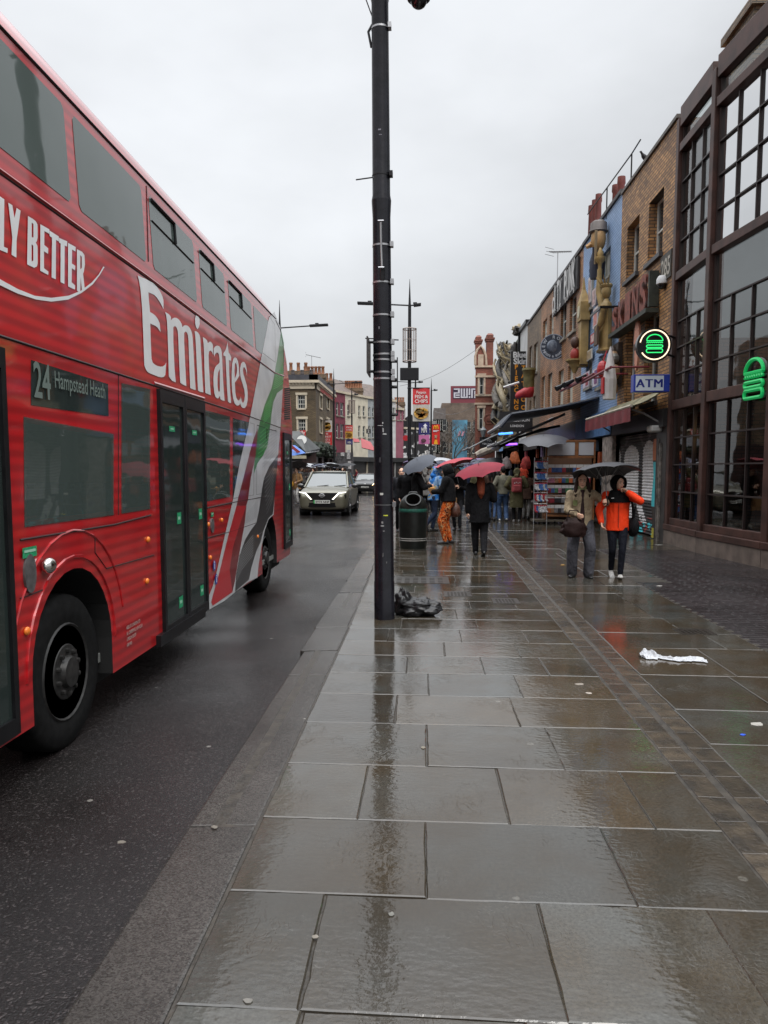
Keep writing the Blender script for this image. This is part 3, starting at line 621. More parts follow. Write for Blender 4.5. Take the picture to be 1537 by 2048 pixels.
# lettering
LW = P('lettering_white', (.74, .74, .74), .35, coat=.4, var=.05, vs=6)
EM = [[(102, 128), (170, 158), (230, 190), (262, 222), (288, 258), (308, 300), (318, 335), (318, 408), (303, 378), (285, 345), (262, 312), (240, 290), (216, 278), (192, 268), (198, 350), (206, 432), (230, 446), (250, 462), (270, 490), (286, 525), (294, 598), (280, 578), (266, 558), (246, 545), (226, 536), (208, 527), (212, 680), (218, 820), (228, 852), (245, 868), (268, 880), (292, 886), (312, 884), (328, 872), (341, 852), (333, 955), (322, 970), (302, 975), (275, 970), (240, 956), (206, 942), (186, 930), (172, 912), (163, 890), (158, 870), (150, 640), (140, 400), (126, 240), (114, 170)],
 [(330, 430), (352, 443), (370, 458), (380, 475), (380, 502), (392, 486), (410, 479), (428, 482), (445, 494), (458, 510), (468, 530), (476, 560), (486, 545), (502, 541), (520, 547), (535, 562), (548, 585), (556, 612), (561, 650), (572, 850), (580, 1000), (586, 1080), (565, 1075), (540, 1064), (530, 800), (526, 680), (522, 630), (514, 604), (502, 594), (490, 604), (490, 680), (498, 860), (508, 1048), (482, 1036), (457, 1020), (448, 850), (440, 640), (436, 590), (428, 562), (414, 548), (400, 558), (400, 680), (410, 900), (420, 1018), (388, 1002), (362, 968), (358, 800), (352, 600), (346, 500), (340, 460)],
 [(577, 590), (590, 592), (606, 603), (618, 622), (624, 650), (630, 760), (640, 950), (650, 1100), (625, 1096), (605, 1085), (596, 900), (588, 720), (583, 640)],
 [(598, 448), (610, 462), (618, 490), (619, 530), (612, 560), (602, 574), (590, 562), (582, 530), (580, 490), (587, 460)],
 [(645, 640), (665, 652), (680, 668), (688, 692), (698, 680), (710, 678), (724, 694), (730, 712), (732, 790), (722, 765), (710, 752), (698, 758), (693, 790), (697, 900), (704, 1020), (712, 1122), (688, 1114), (666, 1104), (660, 940), (655, 760), (651, 690)],
 [(735, 735), (748, 718), (765, 711), (782, 716), (795, 735), (803, 765), (806, 820), (812, 960), (820, 1090), (827, 1170), (808, 1166), (792, 1156), (787, 1128), (778, 1146), (764, 1150), (750, 1136), (741, 1105), (735, 1050), (733, 990), (737, 930), (746, 895), (760, 875), (776, 862), (785, 850), (784, 815), (779, 785), (770, 770), (758, 770), (748, 782), (742, 805), (737, 775)],
 [(850, 680), (855, 725), (860, 768), (872, 788), (881, 808), (879, 836), (862, 832), (866, 960), (873, 1090), (881, 1188), (866, 1186), (854, 1174), (846, 1060), (840, 930), (834, 800), (817, 793), (816, 776), (832, 752), (843, 720)],
 [(950, 960), (946, 890), (938, 842), (926, 816), (912, 808), (898, 822), (889, 862), (885, 930), (885, 1010), (889, 1090), (897, 1150), (910, 1192), (928, 1210), (946, 1208), (957, 1190), (957, 1148), (948, 1168), (936, 1166), (924, 1144), (916, 1098), (912, 1020), (930, 992)],
 [(1013, 965), (1012, 915), (1004, 872), (992, 850), (978, 845), (964, 860), (955, 900), (956, 950), (965, 995), (978, 1035), (990, 1080), (995, 1125), (990, 1168), (980, 1188), (968, 1172), (960, 1130), (957, 1190), (964, 1216), (978, 1230), (995, 1230), (1010, 1208), (1019, 1160), (1019, 1100), (1012, 1045), (998, 995), (984, 950), (979, 915), (984, 892), (994, 893), (1004, 915)]]
HO = {5: [(786, 905), (774, 932), (768, 985), (768, 1045), (773, 1085), (780, 1098), (787, 1085)], 7: [(911, 985), (926, 950), (930, 905), (926, 870), (918, 852), (912, 866), (909, 910)]}
for i, lp in enumerate(EM):
    poly('letter', r1(*lp), LW, .004, holes=[r1(*HO[i])] if i in HO else ())
def r2(*l): return [(x/5.912, 380+y/5.912) for x, y in l]
FB = [([(-14, 70), (45, 110), (40, 672), (85, 690), (82, 745), (-15, 705)], None), ([(92, 150), (140, 180), (165, 330), (190, 212), (238, 245), (190, 600), (188, 800), (130, 765), (140, 560)], None),
 ([(325, 308), (380, 340), (418, 370), (438, 410), (440, 560), (430, 605), (418, 620), (436, 660), (440, 700), (440, 870), (430, 905), (400, 920), (315, 880)], [[(370, 385), (390, 404), (390, 560), (370, 558)], [(368, 640), (388, 660), (388, 835), (368, 845)]]),
 ([(472, 405), (578, 465), (578, 518), (520, 485), (518, 650), (565, 690), (563, 755), (515, 725), (515, 925), (568, 965), (565, 1005), (470, 955)], None),
 ([(580, 480), (690, 550), (690, 608), (657, 590), (655, 1055), (605, 1035), (610, 562), (582, 545)], None), ([(693, 565), (790, 608), (788, 670), (760, 656), (757, 1110), (710, 1090), (712, 632), (693, 622)], None),
 ([(800, 625), (890, 675), (888, 728), (848, 704), (845, 870), (885, 895), (883, 950), (845, 925), (842, 1090), (885, 1130), (882, 1178), (800, 1140)], None),
 ([(905, 700), (968, 732), (994, 770), (1000, 880), (988, 960), (978, 990), (1000, 1190), (965, 1200), (950, 1030), (944, 1215), (905, 1190)], [[(945, 770), (962, 790), (962, 920), (945, 940)]])]
for lp, h in FB: poly('letter', r2(*lp), LW, .004, holes=[r2(*q) for q in h] if h else ())
poly('smile_line', r2((-120, 990), (0, 1060), (200, 1170), (400, 1250), (600, 1275), (800, 1250), (950, 1190), (1080, 1090), (1160, 1000), (1215, 905), (1230, 910), (1170, 1010), (1090, 1115), (960, 1215), (800, 1295), (600, 1320), (420, 1295), (200, 1225), (0, 1130), (-120, 1060)), LW, .0055)
# wheels
MX = Matrix.Rotation(R(90), 3, 'Y')
def wheel(parent, c, r, wd, rim_r, name='wheel', nbolt=10, side=1, rimmat=None):
    M = MX if side > 0 else Matrix.Rotation(R(-90), 3, 'Y')
    mb = MB(); mb.lathe([(rim_r, -wd), (r*.93, -wd), (r, -wd*.85), (r, -wd*.15), (r*.985, -.02), (r*.93, 0), (rim_r*1.12, .004), (rim_r, -.01)], c, 40, M=M); t = mb.obj(name, RUBBER, parent, smooth=40)
    mb = MB(); mb.lathe([(rim_r, -.01), (rim_r*.97, .0), (rim_r*.9, -.02), (rim_r*.62, -.028), (rim_r*.55, -.005), (rim_r*.34, -.002), (rim_r*.30, .03), (rim_r*.12, .036), (.001, .036)], c, 32, M=M)
    for k in range(nbolt):
        a = 2*math.pi*k/nbolt; q = V(c)+M @ V((rim_r*.44*math.cos(a), rim_r*.44*math.sin(a), -.012)); mb.lathe([(rim_r*.055, 0), (rim_r*.05, .03), (.001, .035)], q, 6, M=M)
        q = V(c)+M @ V((rim_r*.76*math.cos(a+.3), rim_r*.76*math.sin(a+.3), -.043)); mb.lathe([(rim_r*.08, 0), (rim_r*.07, .004), (.001, .004)], q, 8, M=M, mi=1)
    mb.obj('rim', [rimmat or P('wheel_rim', (.022, .021, .020), .5, metal=.1, var=.4, vs=25), DARK], t, smooth=35)
    return t
for cy in (FW_Y, RW_Y): wheel(bus, B3(cy, .375)+V((-.06, 0, 0)), .475, .28, .30)
mb = MB()
for cy in (FW_Y, RW_Y): 
    o = B3(cy, .4); mb.box(o.x-2.2, o.x-.5, cy-.6, cy+.6, .02, 1.0)
o = B3(7, .3); mb.box(o.x-2.3, o.x-.15, 2.2, 12.0, .12, .26); mb.obj('underbody', DARK, bus)
AMB = P('amber_lens', (.75, .20, .03), .25, emit=(1, .3, .04), es=.05)
for p in ((52, 1262), (295, 1079), (293, 1162), (416, 1049), (420, 1115), (443, 1040), (515, 1073)):
    mb = MB(); u = bus_uv(*p); mb.ball(B3(*u, .008), .014, .027, .023, 10, 6); mb.obj('marker_light', AMB, bus, smooth=60)
GREY = P('cap_grey', (.09, .085, .085), .5, var=.3, vs=20)
def disc(px, py, rx, rz, mat, name, off_=.012):
    u = bus_uv(px, py); mb = MB(); bus_fill(mb, [[(u[0]+rx*math.cos(2*math.pi*k/20), u[1]+rz*math.sin(2*math.pi*k/20)) for k in range(20)]], off_, .012); return mb.obj(name, mat, bus)
disc(58, 1147, .062, .105, GREY, 'filler_cap'); disc(424, 1051, .06, .075, GREY, 'filler_cap')
mb = MB(); u = bus_uv(88, 1131); mb.ball(B3(*u, .03), .035, .06, .045, 12, 8); mb.obj('chrome_lamp', P('chrome', (.75, .73, .68), .12, metal=1), bus, smooth=60)
GRN = P('sticker_green', (.02, .30, .13), .4)
for (x, y, hw, hh) in ((56, 1104, .075, .028), (423, 1029, .05, .022)):
    u = bus_uv(x, y); mb = MB(); bus_fill(mb, [[(u[0]-hw, u[1]-hh), (u[0]+hw, u[1]-hh), (u[0]+hw, u[1]+hh), (u[0]-hw, u[1]+hh)]], .011); bus_fill(mb, [[(u[0]-hw*.8, u[1]), (u[0]+hw*.8, u[1]), (u[0]+hw*.8, u[1]+hh*.5), (u[0]-hw*.8, u[1]+hh*.5)]], .013, mi=1); mb.obj('notice_sticker', [GRN, P('sticker_pale', (.35, .6, .45), .4)], bus)
for (x, y) in ((427, 1131), (431, 1158)):
    u = bus_uv(x, y); mb = MB(); bus_fill(mb, [[(u[0]+.05*math.cos(2*math.pi*k/16), u[1]+.055*math.sin(2*math.pi*k/16)) for k in range(16)]], .012)
    bus_fill(mb, [[(u[0]-.012, u[1]-.035), (u[0]+.018, u[1]-.035), (u[0]+.012, u[1]+.02), (u[0]-.012, u[1]+.02)]], .014, mi=1); mb.ball(B3(u[0], u[1]+.032, .014), .002, .011, .011, 8, 4, mi=1)
    mb.obj('priority_sticker', [P('sticker_blue', (.02, .06, .35), .4), P('sticker_white', (.6, .6, .62), .4)], bus)
mb = MB(); u = bus_uv(252, 1262); v1 = bus_uv(300, 1245)
for k, t in enumerate(('ABELLIO LONDON LTD', '301 CAMBERWELL NEW ROAD', 'LONDON SE5 0TF', 'KW9 9KB')):
    write(mb, t, B3(u[0], u[1]+.01-k*.042, .006), (0, 1, 0), (0, 0, 1), .036, 0, .62 if k else .7, .0005, 'LEFT')
mb.obj('operator_lettering', P('lettering_pale', (.4, .33, .3), .5), bus)
# engine grille on the tail corner
mb = MB(); n = 15
for k in range(n):
    y = 778+k*4.3; mb_a = bus_uv(569.2-k*.02, y); b_ = bus_uv(580.5-.0*k, y+4.5)
    bus_fill(mb, [[(mb_a[0], mb_a[1]-.010), (b_[0], b_[1]-.010+.05), (b_[0], b_[1]+.012+.05), (mb_a[0], mb_a[1]+.012)]], .004, .003)
mb.obj('engine_grille', DARK, bus)
# wipe: number plates and lamps on the (hidden) front are out of the frame
# ================================================================ BUILDINGS ON THE RIGHT
class Fr:
    """facade frame: u along U, v up, w outwards"""
    def __init__(s, O, U, n): s.O, s.U, s.n = V(O), V(U).normalized(), V(n).normalized()
    def p(s, u, v, w=0.): return s.O+s.U*u+V((0, 0, v))+s.n*w
def wall(mb, fr, u0, u1, v0, v1, holes=(), dep=.18, mi=0, rmi=None):
    us = sorted({u0, u1}|{h[0] for h in holes}|{h[1] for h in holes}); vs = sorted({v0, v1}|{h[2] for h in holes}|{h[3] for h in holes})
    us = [u for u in us if u0 <= u <= u1]; vs = [v for v in vs if v0 <= v <= v1]
    for a, b in zip(us, us[1:]):
        for c, d in zip(vs, vs[1:]):
            m = ((a+b)/2, (c+d)/2)
            if any(h[0] < m[0] < h[1] and h[2] < m[1] < h[3] for h in holes): continue
            mb.face([fr.p(a, c), fr.p(b, c), fr.p(b, d), fr.p(a, d)], mi)
    for a, b, c, d in [h[:4] for h in holes]:
        r = mi if rmi is None else rmi
        for q in (((a, c), (b, c)), ((b, c), (b, d)), ((b, d), (a, d)), ((a, d), (a, c))):
            mb.face([fr.p(*q[0]), fr.p(*q[1]), fr.p(*q[1], -dep), fr.p(*q[0], -dep)], r)
def fb(mb, fr, u0, u1, v0, v1, w0, w1, mi=None):
    return mb.obox(fr.p((u0+u1)/2, (v0+v1)/2, (w0+w1)/2), fr.U*abs(u1-u0)/2, V((0, 0, abs(v1-v0)/2)), fr.n*abs(w1-w0)/2, mi)
WGLASS = glass_dark('window_glass', (.03, .035, .038), 1.6, .05, .2, 3)
WFRAME = S('sash_white', (205, 205, 198), .5, var=.12, vs=6)
SILL = S('stone_sill', (140, 134, 122), .6, var=.25, vs=8)
def window(fr, h, parent, frame=WFRAME, glass=WGLASS, bars=(0, 1), rec=.13, fw=.06, sill=SILL, surround=None):
    a, b, c, d = h[:4]; mb = MB(); w0, w1 = -rec-.05, -rec
    fb(mb, fr, a, a+fw, c, d, w0, w1); fb(mb, fr, b-fw, b, c, d, w0, w1); fb(mb, fr, a+fw, b-fw, d-fw, d, w0, w1); fb(mb, fr, a+fw, b-fw, c, c+fw, w0, w1)
    nu, nv = bars
    for i in range(1, nv+1): v = c+(d-c)*i/(nv+1); fb(mb, fr, a+fw, b-fw, v-.025, v+.025, w0, w1-.006)
    for i in range(1, nu+1): u = a+(b-a)*i/(nu+1); fb(mb, fr, u-.015, u+.015, c+fw, d-fw, w0+.008, w1-.012)
    o = mb.obj('window', frame, parent)
    mb = MB(); mb.face([fr.p(a, c, w0+.02), fr.p(b, c, w0+.02), fr.p(b, d, w0+.02), fr.p(a, d, w0+.02)]); mb.obj('pane', glass, o)
    if sill: mb = MB(); fb(mb, fr, a-.06, b+.06, c-.1, c-.002, -rec+.02, .09); mb.obj('sill', sill, o)
    if surround:
        mb = MB(); s = .13; fb(mb, fr, a-s, a, c, d, .003, .05); fb(mb, fr, b, b+s, c, d, .003, .05); fb(mb, fr, a-s-.04, b+s+.04, d, d+s+.05, .003, .08); mb.obj('surround', surround, o)
    return o
def shell(mb, fr, u0, u1, v1, depth, mi=0):
    """sides, back and flat roof behind a facade"""
    for u in (u0, u1): mb.face([fr.p(u, -.1), fr.p(u, v1), fr.p(u, v1, -depth), fr.p(u, -.1, -depth)], mi)
    mb.face([fr.p(u0, -.1, -depth), fr.p(u1, -.1, -depth), fr.p(u1, v1, -depth), fr.p(u0, v1, -depth)], mi)
    mb.face([fr.p(u0, v1-.35), fr.p(u1, v1-.35), fr.p(u1, v1-.35, -depth), fr.p(u0, v1-.35, -depth)], mi)
XF = 5.4
FR = Fr((XF, 0, 0), (0, 1, 0), (-1, 0, 0))
def yz(px, py): p = gx(px, py, XF); return p.y, p.z
def hole(x0, x1, yt, yb):
    """opening from pixel columns and the rows of its near top / near bottom"""
    a, b = yz(x1, yt), yz(x0, yt); return (a[0], b[0], yz(x1, yb)[1], a[1])
BR1 = brick('brick_yellow_brown', lin((190, 142, 90)), lin((132, 94, 60)), lin((74, 62, 50)))
BR2 = brick('brick_brown', lin((180, 128, 90)), lin((142, 102, 70)), lin((78, 66, 54)))
BR3 = brick('brick_dark', lin((134, 110, 84)), lin((104, 86, 66)), lin((64, 56, 48)))
BLUEB = brick('brick_painted_blue', lin((148, 174, 208)), lin((138, 164, 200)), lin((108, 134, 170)), var=.16)
SLATE = S('slate', (62, 60, 62), .5, var=.3, vs=4)
POT = S('terracotta', (150, 70, 54), .6, var=.25, vs=5)
def chimney(parent, x, y, z0, z1, wx, wy, npots, mat, pot=POT, ph=.5, pr=.13, along='y'):
    mb = MB(); mb.box(x-wx/2, x+wx/2, y-wy/2, y+wy/2, z0, z1); mb.box(x-wx/2-.06, x+wx/2+.06, y-wy/2-.06, y+wy/2+.06, z1-.32, z1-.12); mb.box(x-wx/2-.03, x+wx/2+.03, y-wy/2-.03, y+wy/2+.03, z1-.119, z1+.05)
    c = mb.obj('chimney', mat, parent)
    for i in range(npots):
        t = (i+.5)/npots-.5; px, py = (x, y+t*wy*.9) if along == 'y' else (x+t*wx*.92, y)
        mb = MB(); mb.lathe([(pr*1.05, z1+.05), (pr, z1+.1), (pr*.82, z1+ph*.8), (pr*1.02, z1+ph*.84), (pr*.95, z1+ph), (pr*.6, z1+ph)], (px, py, 0), 10); mb.obj('chimney_pot', pot, c, smooth=50)
    return c
# ---- glass and bronze building
BZ = S('oxidised_bronze', (70, 45, 38), .5, metal=.15, var=.35, vs=3, bump=.2, bs=30)
BZD = S('dark_glazing_bar', (48, 36, 34), .45, metal=.2)
CG = clear_glass('clear_glazing', .60, (.92, 1, .98), 2.0)
gb = thing('glass_fronted_building', 'tall glass-fronted building in a reddish-brown metal frame with a green burger outline on its glazing', 'building', (7, 13, 0))
pts = [V((5.44, 17.22, 0)), V((5.44, 15.2, 0)), V((5.68, 12.9, 0)), V((6.25, 10.4, 0)), V((7.1, 8.2, 0))]
zr = [gy(1356, y, 17.22).z for y in (1072, 812, 556, 300, 240)]
zr = [.45]+zr[1:]; ZTOP = zr[4]+.02
for i in range(len(pts)):
    p = pts[i]; d = (pts[min(i+1, len(pts)-1)]-pts[max(i-1, 0)]).normalized(); n = V((d.y, -d.x, 0)); n = n if n.x < 0 else -n
    mb = MB(); mb.obox(p+V((0, 0, (ZTOP+.2)/2))-n*.05, d*.085, V((0, 0, (ZTOP-.2)/2)), n*.14); mb.obj('frame_post', BZ, gb, bevel=.01)
for k, (p, q) in enumerate(zip(pts, pts[1:])):
    U = (q-p).normalized(); n = V((U.y, -U.x, 0)); n = n if n.x < 0 else -n; fr = Fr(p, U, n); ln = (q-p).length
    mb = MB(); fb(mb, fr, 0, ln, -.02, .3, -.15, .12); mb.obj('plinth', S('concrete_plinth', (104, 92, 84), .5, var=.3, vs=4, bump=.3, bs=30), gb)
    mb = MB(); fb(mb, fr, 0, ln, .3, .42, -.1, .14); fb(mb, fr, .1, ln-.1, .42, .56, -.1, .05); mb.obj('sill_rail', BZ, gb, bevel=.01)
    for z, h in ((zr[1], .10), (zr[2], .085), (zr[3], .085), (ZTOP, .20)):
        mb = MB(); fb(mb, fr, .1, ln-.1, z-h, z+h, -.1, .075); mb.obj('transom', BZ, gb, bevel=.01)
    ncol = 3
    for (z0, z1, nr, top) in ((.56, zr[1]-.12, 4, 0), (zr[1]+.12, zr[2]-.11, 3, 1), (zr[2]+.11, zr[3]-.11, 4, 0), (zr[3]+.11, ZTOP-.22, 1, 2)):
        mb = MB(); vtop = z1
        if top == 1: vtop = z0+(z1-z0)*.66
        if top < 2:
            for i in range(1, ncol): u = .1+(ln-.2)*i/ncol; fb(mb, fr, u-.014, u+.014, z0, vtop, -.06, .01)
            for j in range(1, nr+(1 if top == 1 else 0)): v = z0+(vtop-z0)*j/nr; fb(mb, fr, .1, ln-.1, v-.014, v+.014, -.055, .015)
            fb(mb, fr, .1, .16, z0, z1, -.06, .012); fb(mb, fr, ln-.16, ln-.1, z0, z1, -.06, .012)
            wn_ = mb.obj('window', BZD, gb)
        else: fb(mb, fr, .1, .16, z0, z1, -.06, .012); wn_ = mb.obj('window', BZD, gb)
        mb = MB(); mb.face([fr.p(.1, z0, -.03), fr.p(ln-.1, z0, -.03), fr.p(ln-.1, z1, -.03), fr.p(.1, z1, -.03)]); mb.obj('pane', CG, wn_)
mb = MB(); mb.box(5.65, 13, 8.0, 17.15, -.02, .03); mb.obj('floor', S('dark_boards', (50, 36, 28), .4, var=.3), gb)
INT = brick('interior_brick', lin((96, 62, 46)), lin((78, 50, 40)), lin((48, 38, 32)))
mb = MB(); mb.box(9.6, 9.8, 8, 17.15, 0, 4.4); mb.box(5.7, 9.6, 17.0, 17.15, 0, 4.4); mb.obj('interior_wall', INT, gb); mb = MB(); mb.box(9.6, 9.8, 8, 17.15, 4.4, ZTOP-.1); mb.box(5.7, 9.6, 17.0, 17.15, 4.4, ZTOP-.1); mb.obj('interior_wall', S('pane_backing_grey', (138, 142, 146), .6, var=.12, vs=1), gb)  # upper grey wall is added behind the glazing to tone its white panes down
mb = MB(); mb.box(5.72, 9.6, 7.9, 16.98, 3.05, 3.3); mb.obj('upper_floor', S('floor_edge', (62, 44, 38), .6), gb)
mb = MB(); mb.box(6.6, 7.0, 14.1, 14.5, .03, 3.05); mb.box(6.4, 6.75, 12.2, 12.55, .03, 3.05); mb.box(6.4, 6.75, 12.2, 12.55, 3.3, 7); mb.box(7.2, 7.5, 14.6, 14.9, 3.3, 7); mb.obj('column', S('plaster_column', (170, 166, 156), .6), gb)
for (x0, x1, y0, y1) in ((6.0, 6.6, 13.2, 14.3), (6.1, 6.7, 15.3, 16.5), (6.2, 6.8, 11.6, 12.6)):
    mb = MB(); mb.box(x0, x1, y0, y1, .95, 1.5); mb.obj('interior_counter', S('counter_wood', (74, 40, 28), .4), gb)
mb = MB(); pz = gy(1413, 850, 15.6); x = pz.x; mb.tube([(x, 15.6, 2.62), (x+.05, 15.55, 2.3), (x-.02, 15.6, 2.32), (x+.04, 15.5, 2.05)], .025, 6); mb.obj('neon_tube', P('neon_warm', (.9, .7, .4), .4, emit=(1, .62, .25), es=5), gb)
# stack on the roof behind
mb = MB(); a = gy(1497, 95, 15.5); b = gy(1530, 30, 15.5); mb.box(a.x, a.x+.9, 15.3, 16.6, ZTOP-.6, b.z+.05); mb.box(a.x-.08, a.x+.98, 15.2, 16.7, b.z+.05, b.z+.2); mb.box(a.x+.02, a.x+.88, 15.3, 16.6, b.z+.2, b.z+.34)
cs = mb.obj('chimney', BR3, gb)
mb = MB(); mb.lathe([(.15, b.z+.34), (.13, b.z+.45), (.11, b.z+.9), (.15, b.z+.95), (.12, b.z+1.05)], (a.x+.3, 15.7, 0), 10); mb.obj('chimney_pot', POT, cs, smooth=50)
# ---- brick building with roller shutter (number 283)
b1_ = thing('brick_building', 'yellow-brown brick building with rusted shop letters, roller shutter and maroon awning', 'building', (7.5, 19.8, 0))
Y0, Y1 = 17.32, yz(1240, 600)[0]
hs_ = [hole(1256, 1280, 427, 540), hole(1300, 1329, 372, 500), hole(1253, 1274, 640, 806), hole(1292, 1320, 612, 800)]
mb = MB(); wall(mb, FR, Y0, Y1, 2.95, 9.05, hs_, .25); shell(mb, FR, Y0, Y1, 9.05, 6); mb.obj('wall', BR1, b1_)
DKF = S('dark_frame', (64, 62, 66), .5)
for i, h in enumerate(hs_): window(FR, h, b1_, rec=.2, bars=(0, 1), sill=P('dark_sill', (.05, .05, .055), .5), frame=WFRAME)
mb = MB(); fb(mb, FR, Y0, Y1, 9.05, 9.13, -.3, .05); mb.obj('coping', S('coping', (96, 90, 84), .6, var=.3), b1_)
mb = MB(); fb(mb, FR, Y0, Y1, 2.55, 2.95, -.1, .14); mb.obj('fascia', P('fascia_black', (.015, .014, .014), .4, var=.3), b1_)
ysh0, ysh1 = 18.05, yz(1212, 900)[0]
mb = MB(); fb(mb, FR, 17.32, ysh0, -.02, 2.55, -.2, .05); mb.obj('pier', P('pier_black', (.02, .018, .018), .45, var=.6, vs=5, col2=(.05, .045, .042)), b1_)
mb = MB(); fb(mb, FR, 17.62, 17.70, 0, 2.2, .05, .09); fb(mb, FR, 17.80, 17.83, 0, 2.3, .05, .08); mb.obj('downpipe', S('worn_pipe', (110, 104, 98), .5, var=.6, vs=8), b1_)
mb = MB(); fb(mb, FR, ysh1, Y1, -.02, 2.55, -.2, .10); mb.obj('pier', S('pier_posters', (150, 140, 132), .6, var=.45, vs=7), b1_)
# shutter: curtain of slats, sprayed
mb = MB(); nu, nv = 90, 150
u0, u1, v0, v1 = ysh0+.35, ysh1-.15, .05, 2.5
def graf(u, v):
    s, t = (u1-u)/(u1-u0), (v-v0)/(v1-v0)     # s: 0 at the far side
    for cx, hw, top, bot in ((.16, .13, .90, .42), (.50, .18, .90, .34), (.84, .13, .93, .30)):
        dx = abs(s-cx)/hw; edge = 1.0
        if t > top-.14: edge = math.sqrt(max(0, 1-((t-(top-.14))/.14)**2))
        if bot < t < top and dx < edge: return 1 if dx < edge-.14 and t > bot+.03 else 0
    if .1 < t < .36 and .25 < s < .85:
        k = int((s*9)+t*5) % 2; return 1 if (k and mnoise.noise((u*4, v*7, 1)) > -.25) else 0
    if t < .16: return 2 if mnoise.noise((u*3, v*6, 5)) > .05 else (3 if mnoise.noise((u*3, v*5, 9)) > .2 else 0)
    return 4 if mnoise.noise((u*2, v*3, 3)) > .28 else 0
for j in range(nv):
    for i in range(nu):
        ua, ub = u0+(u1-u0)*i/nu, u0+(u1-u0)*(i+1)/nu; va, vb = v0+(v1-v0)*j/nv, v0+(v1-v0)*(j+1)/nv
        wv = lambda v: .012*math.cos((v-v0)/.075*2*math.pi)-.10
        mb.face([FR.p(ua, va, wv(va)), FR.p(ub, va, wv(va)), FR.p(ub, vb, wv(vb)), FR.p(ua, vb, wv(vb))], graf((ua+ub)/2, (va+vb)/2))
mb.obj('roller_shutter', [S('shutter_dark', (46, 44, 44), .5, var=.3), S('spray_silver', (214, 212, 212), .5, var=.15, vs=9), S('spray_turquoise', (70, 190, 200), .5), S('spray_red', (150, 50, 44), .5), S('spray_grey', (96, 92, 92), .5)], b1_)
mb = MB()
for j in range(60):
    v = .02+2.3*j/60; t = j/60
    c = 0 if t > .78 else (1 if .3 < t < .76 else (2 if t < .1 else 3)); 
    uu = ysh0+.02+.04*math.sin(j*.5); fb(mb, FR, uu, ysh0+.30-.05*math.sin(j*.21), v, v+2.3/60, -.1, .02, c if mnoise.noise((j*.13, 3, 1)) > -.5 else 3)
mb.obj('painted_reveal', [S('spray_orange', (190, 104, 50), .5), S('spray_turquoise', (70, 190, 200), .5), S('spray_yellow', (170, 160, 60), .5), S('reveal_dark', (52, 44, 40), .5)], b1_)
mb = MB(); fb(mb, FR, 17.6, 18.0, 2.45, 2.60, .05, .3); mb.obj('bulkhead_lamp', S('lamp_white', (200, 200, 196), .4), b1_, bevel=.04)
def awning(name, label, y0, y1, xb, zb, xf, zf, top, val=None, vh=.25, rail=None, group=None, thick=.03, und=None):
    a = thing(name, label, 'awning', ((xb+xf)/2, (y0+y1)/2, zf-.2), group)
    mb = MB(); n = 8; rows = []
    for i in range(n+1):
        t = i/n; x, z = xb+(xf-xb)*t, zb+(zf-zb)*t-.05*math.sin(math.pi*t); rows.append([(x, y0+(y1-y0)*k/10, z-.012*math.sin(k*2.1)*math.sin(math.pi*t)) for k in range(11)])
    mb.grid(rows); mb.grid([[(p[0], p[1], p[2]-thick) for p in r] for r in rows], mi=1); mb.obj('cover', [top, und or top], a, smooth=40)
    mb = MB(); mb.tube([(xf, y0, zf), (xf, y1, zf)], .035, 6); mb.obj('front_rail', rail or S('rail_cream', (178, 170, 152), .5, var=.2), a)
    if val:
        mb = MB(); rows = []
        for k in range(33):
            y = y0+(y1-y0)*k/32; w_ = .025*math.sin(k*1.3); rows.append([(xf-.02+w_*.3, y, zf-.03), (xf-.02+w_, y, zf-vh)])
        mb.grid(rows); mb.obj('valance', val, a, smooth=60)
    for y in (y0+.15, y1-.15):
        mb = MB(); mb.tube([(xb-.03, y, zf-.35), ((xb+xf)/2, y+.1, zf-.15), (xf+.03, y, zf-.06)], .025, 6); mb.obj('folding_arm', S('arm_grey', (120, 118, 116), .5), a)
    return a
MAROON = S('maroon_canvas', (110, 34, 40), .6, var=.2, vs=4)
awning('shop_awning', 'short awning with mossy cream cover and maroon valance above the graffitied shutter', 17.5, 22.2, XF-.1, 3.36, 4.62, 3.02, S('mossy_canvas', (150, 142, 112), .7, var=.35, vs=3, col2=lin((92, 90, 66))), MAROON, .34)
# rusted letters, number plate and camera on that facade
RUST = S('rusted_letters', (120, 58, 42), .6, var=.4, vs=9); 
sg = thing('shop_letters', 'rusty red three-dimensional shop letters on a bracket across the brick facade', 'sign', FR.p((yz(1245, 650)[0]+yz(1315, 580)[0])/2, 5.6, .4))
ya, za = yz(1318, 600); yb, zb_ = yz(1243, 650); n = 5
for i, ch in enumerate('SKINS'):
    vs, fs = glyphs(ch, 1.0, 1.0, .03); xs = [v[0] for v in vs]; h0 = max(v[1] for v in vs); wl = (yb-ya)/n*.80; ub = yb-(yb-ya)*i/n
    mb = MB(); H = .62+.05*i; z0 = za-.15+(zb_-za)*.0
    for w_ in (.26, .22, .18, .14):
        b = len(mb.v); mb.v += [FR.p(ub-(x-min(xs))/(max(xs)-min(xs))*wl, z0+y/h0*H, w_) for x, y in vs]
        for f in fs: mb.f.append(tuple(b+k for k in f)); mb.m.append(0)
    mb.obj('letter', RUST, sg)
mb = MB(); fb(mb, FR, ya-.1, yb+.1, z0-.14, z0-.04, .02, .32); fb(mb, FR, ya-.06, ya+.03, z0, z0+.8, .02, .24); mb.obj('bracket', P('letter_bracket', (.03, .035, .025), .6, var=.4, vs=6), sg)
ya, za = yz(1343, 545); mb = MB(); write(mb, '285', FR.p(ya+.62, za, .04), (0, -1, 0), (0, 0, 1), .55, 0, .8, .01, 'LEFT'); mb2 = MB(); fb(mb2, FR, ya-.05, ya+.7, za-.08, za+.5, .0, .03)
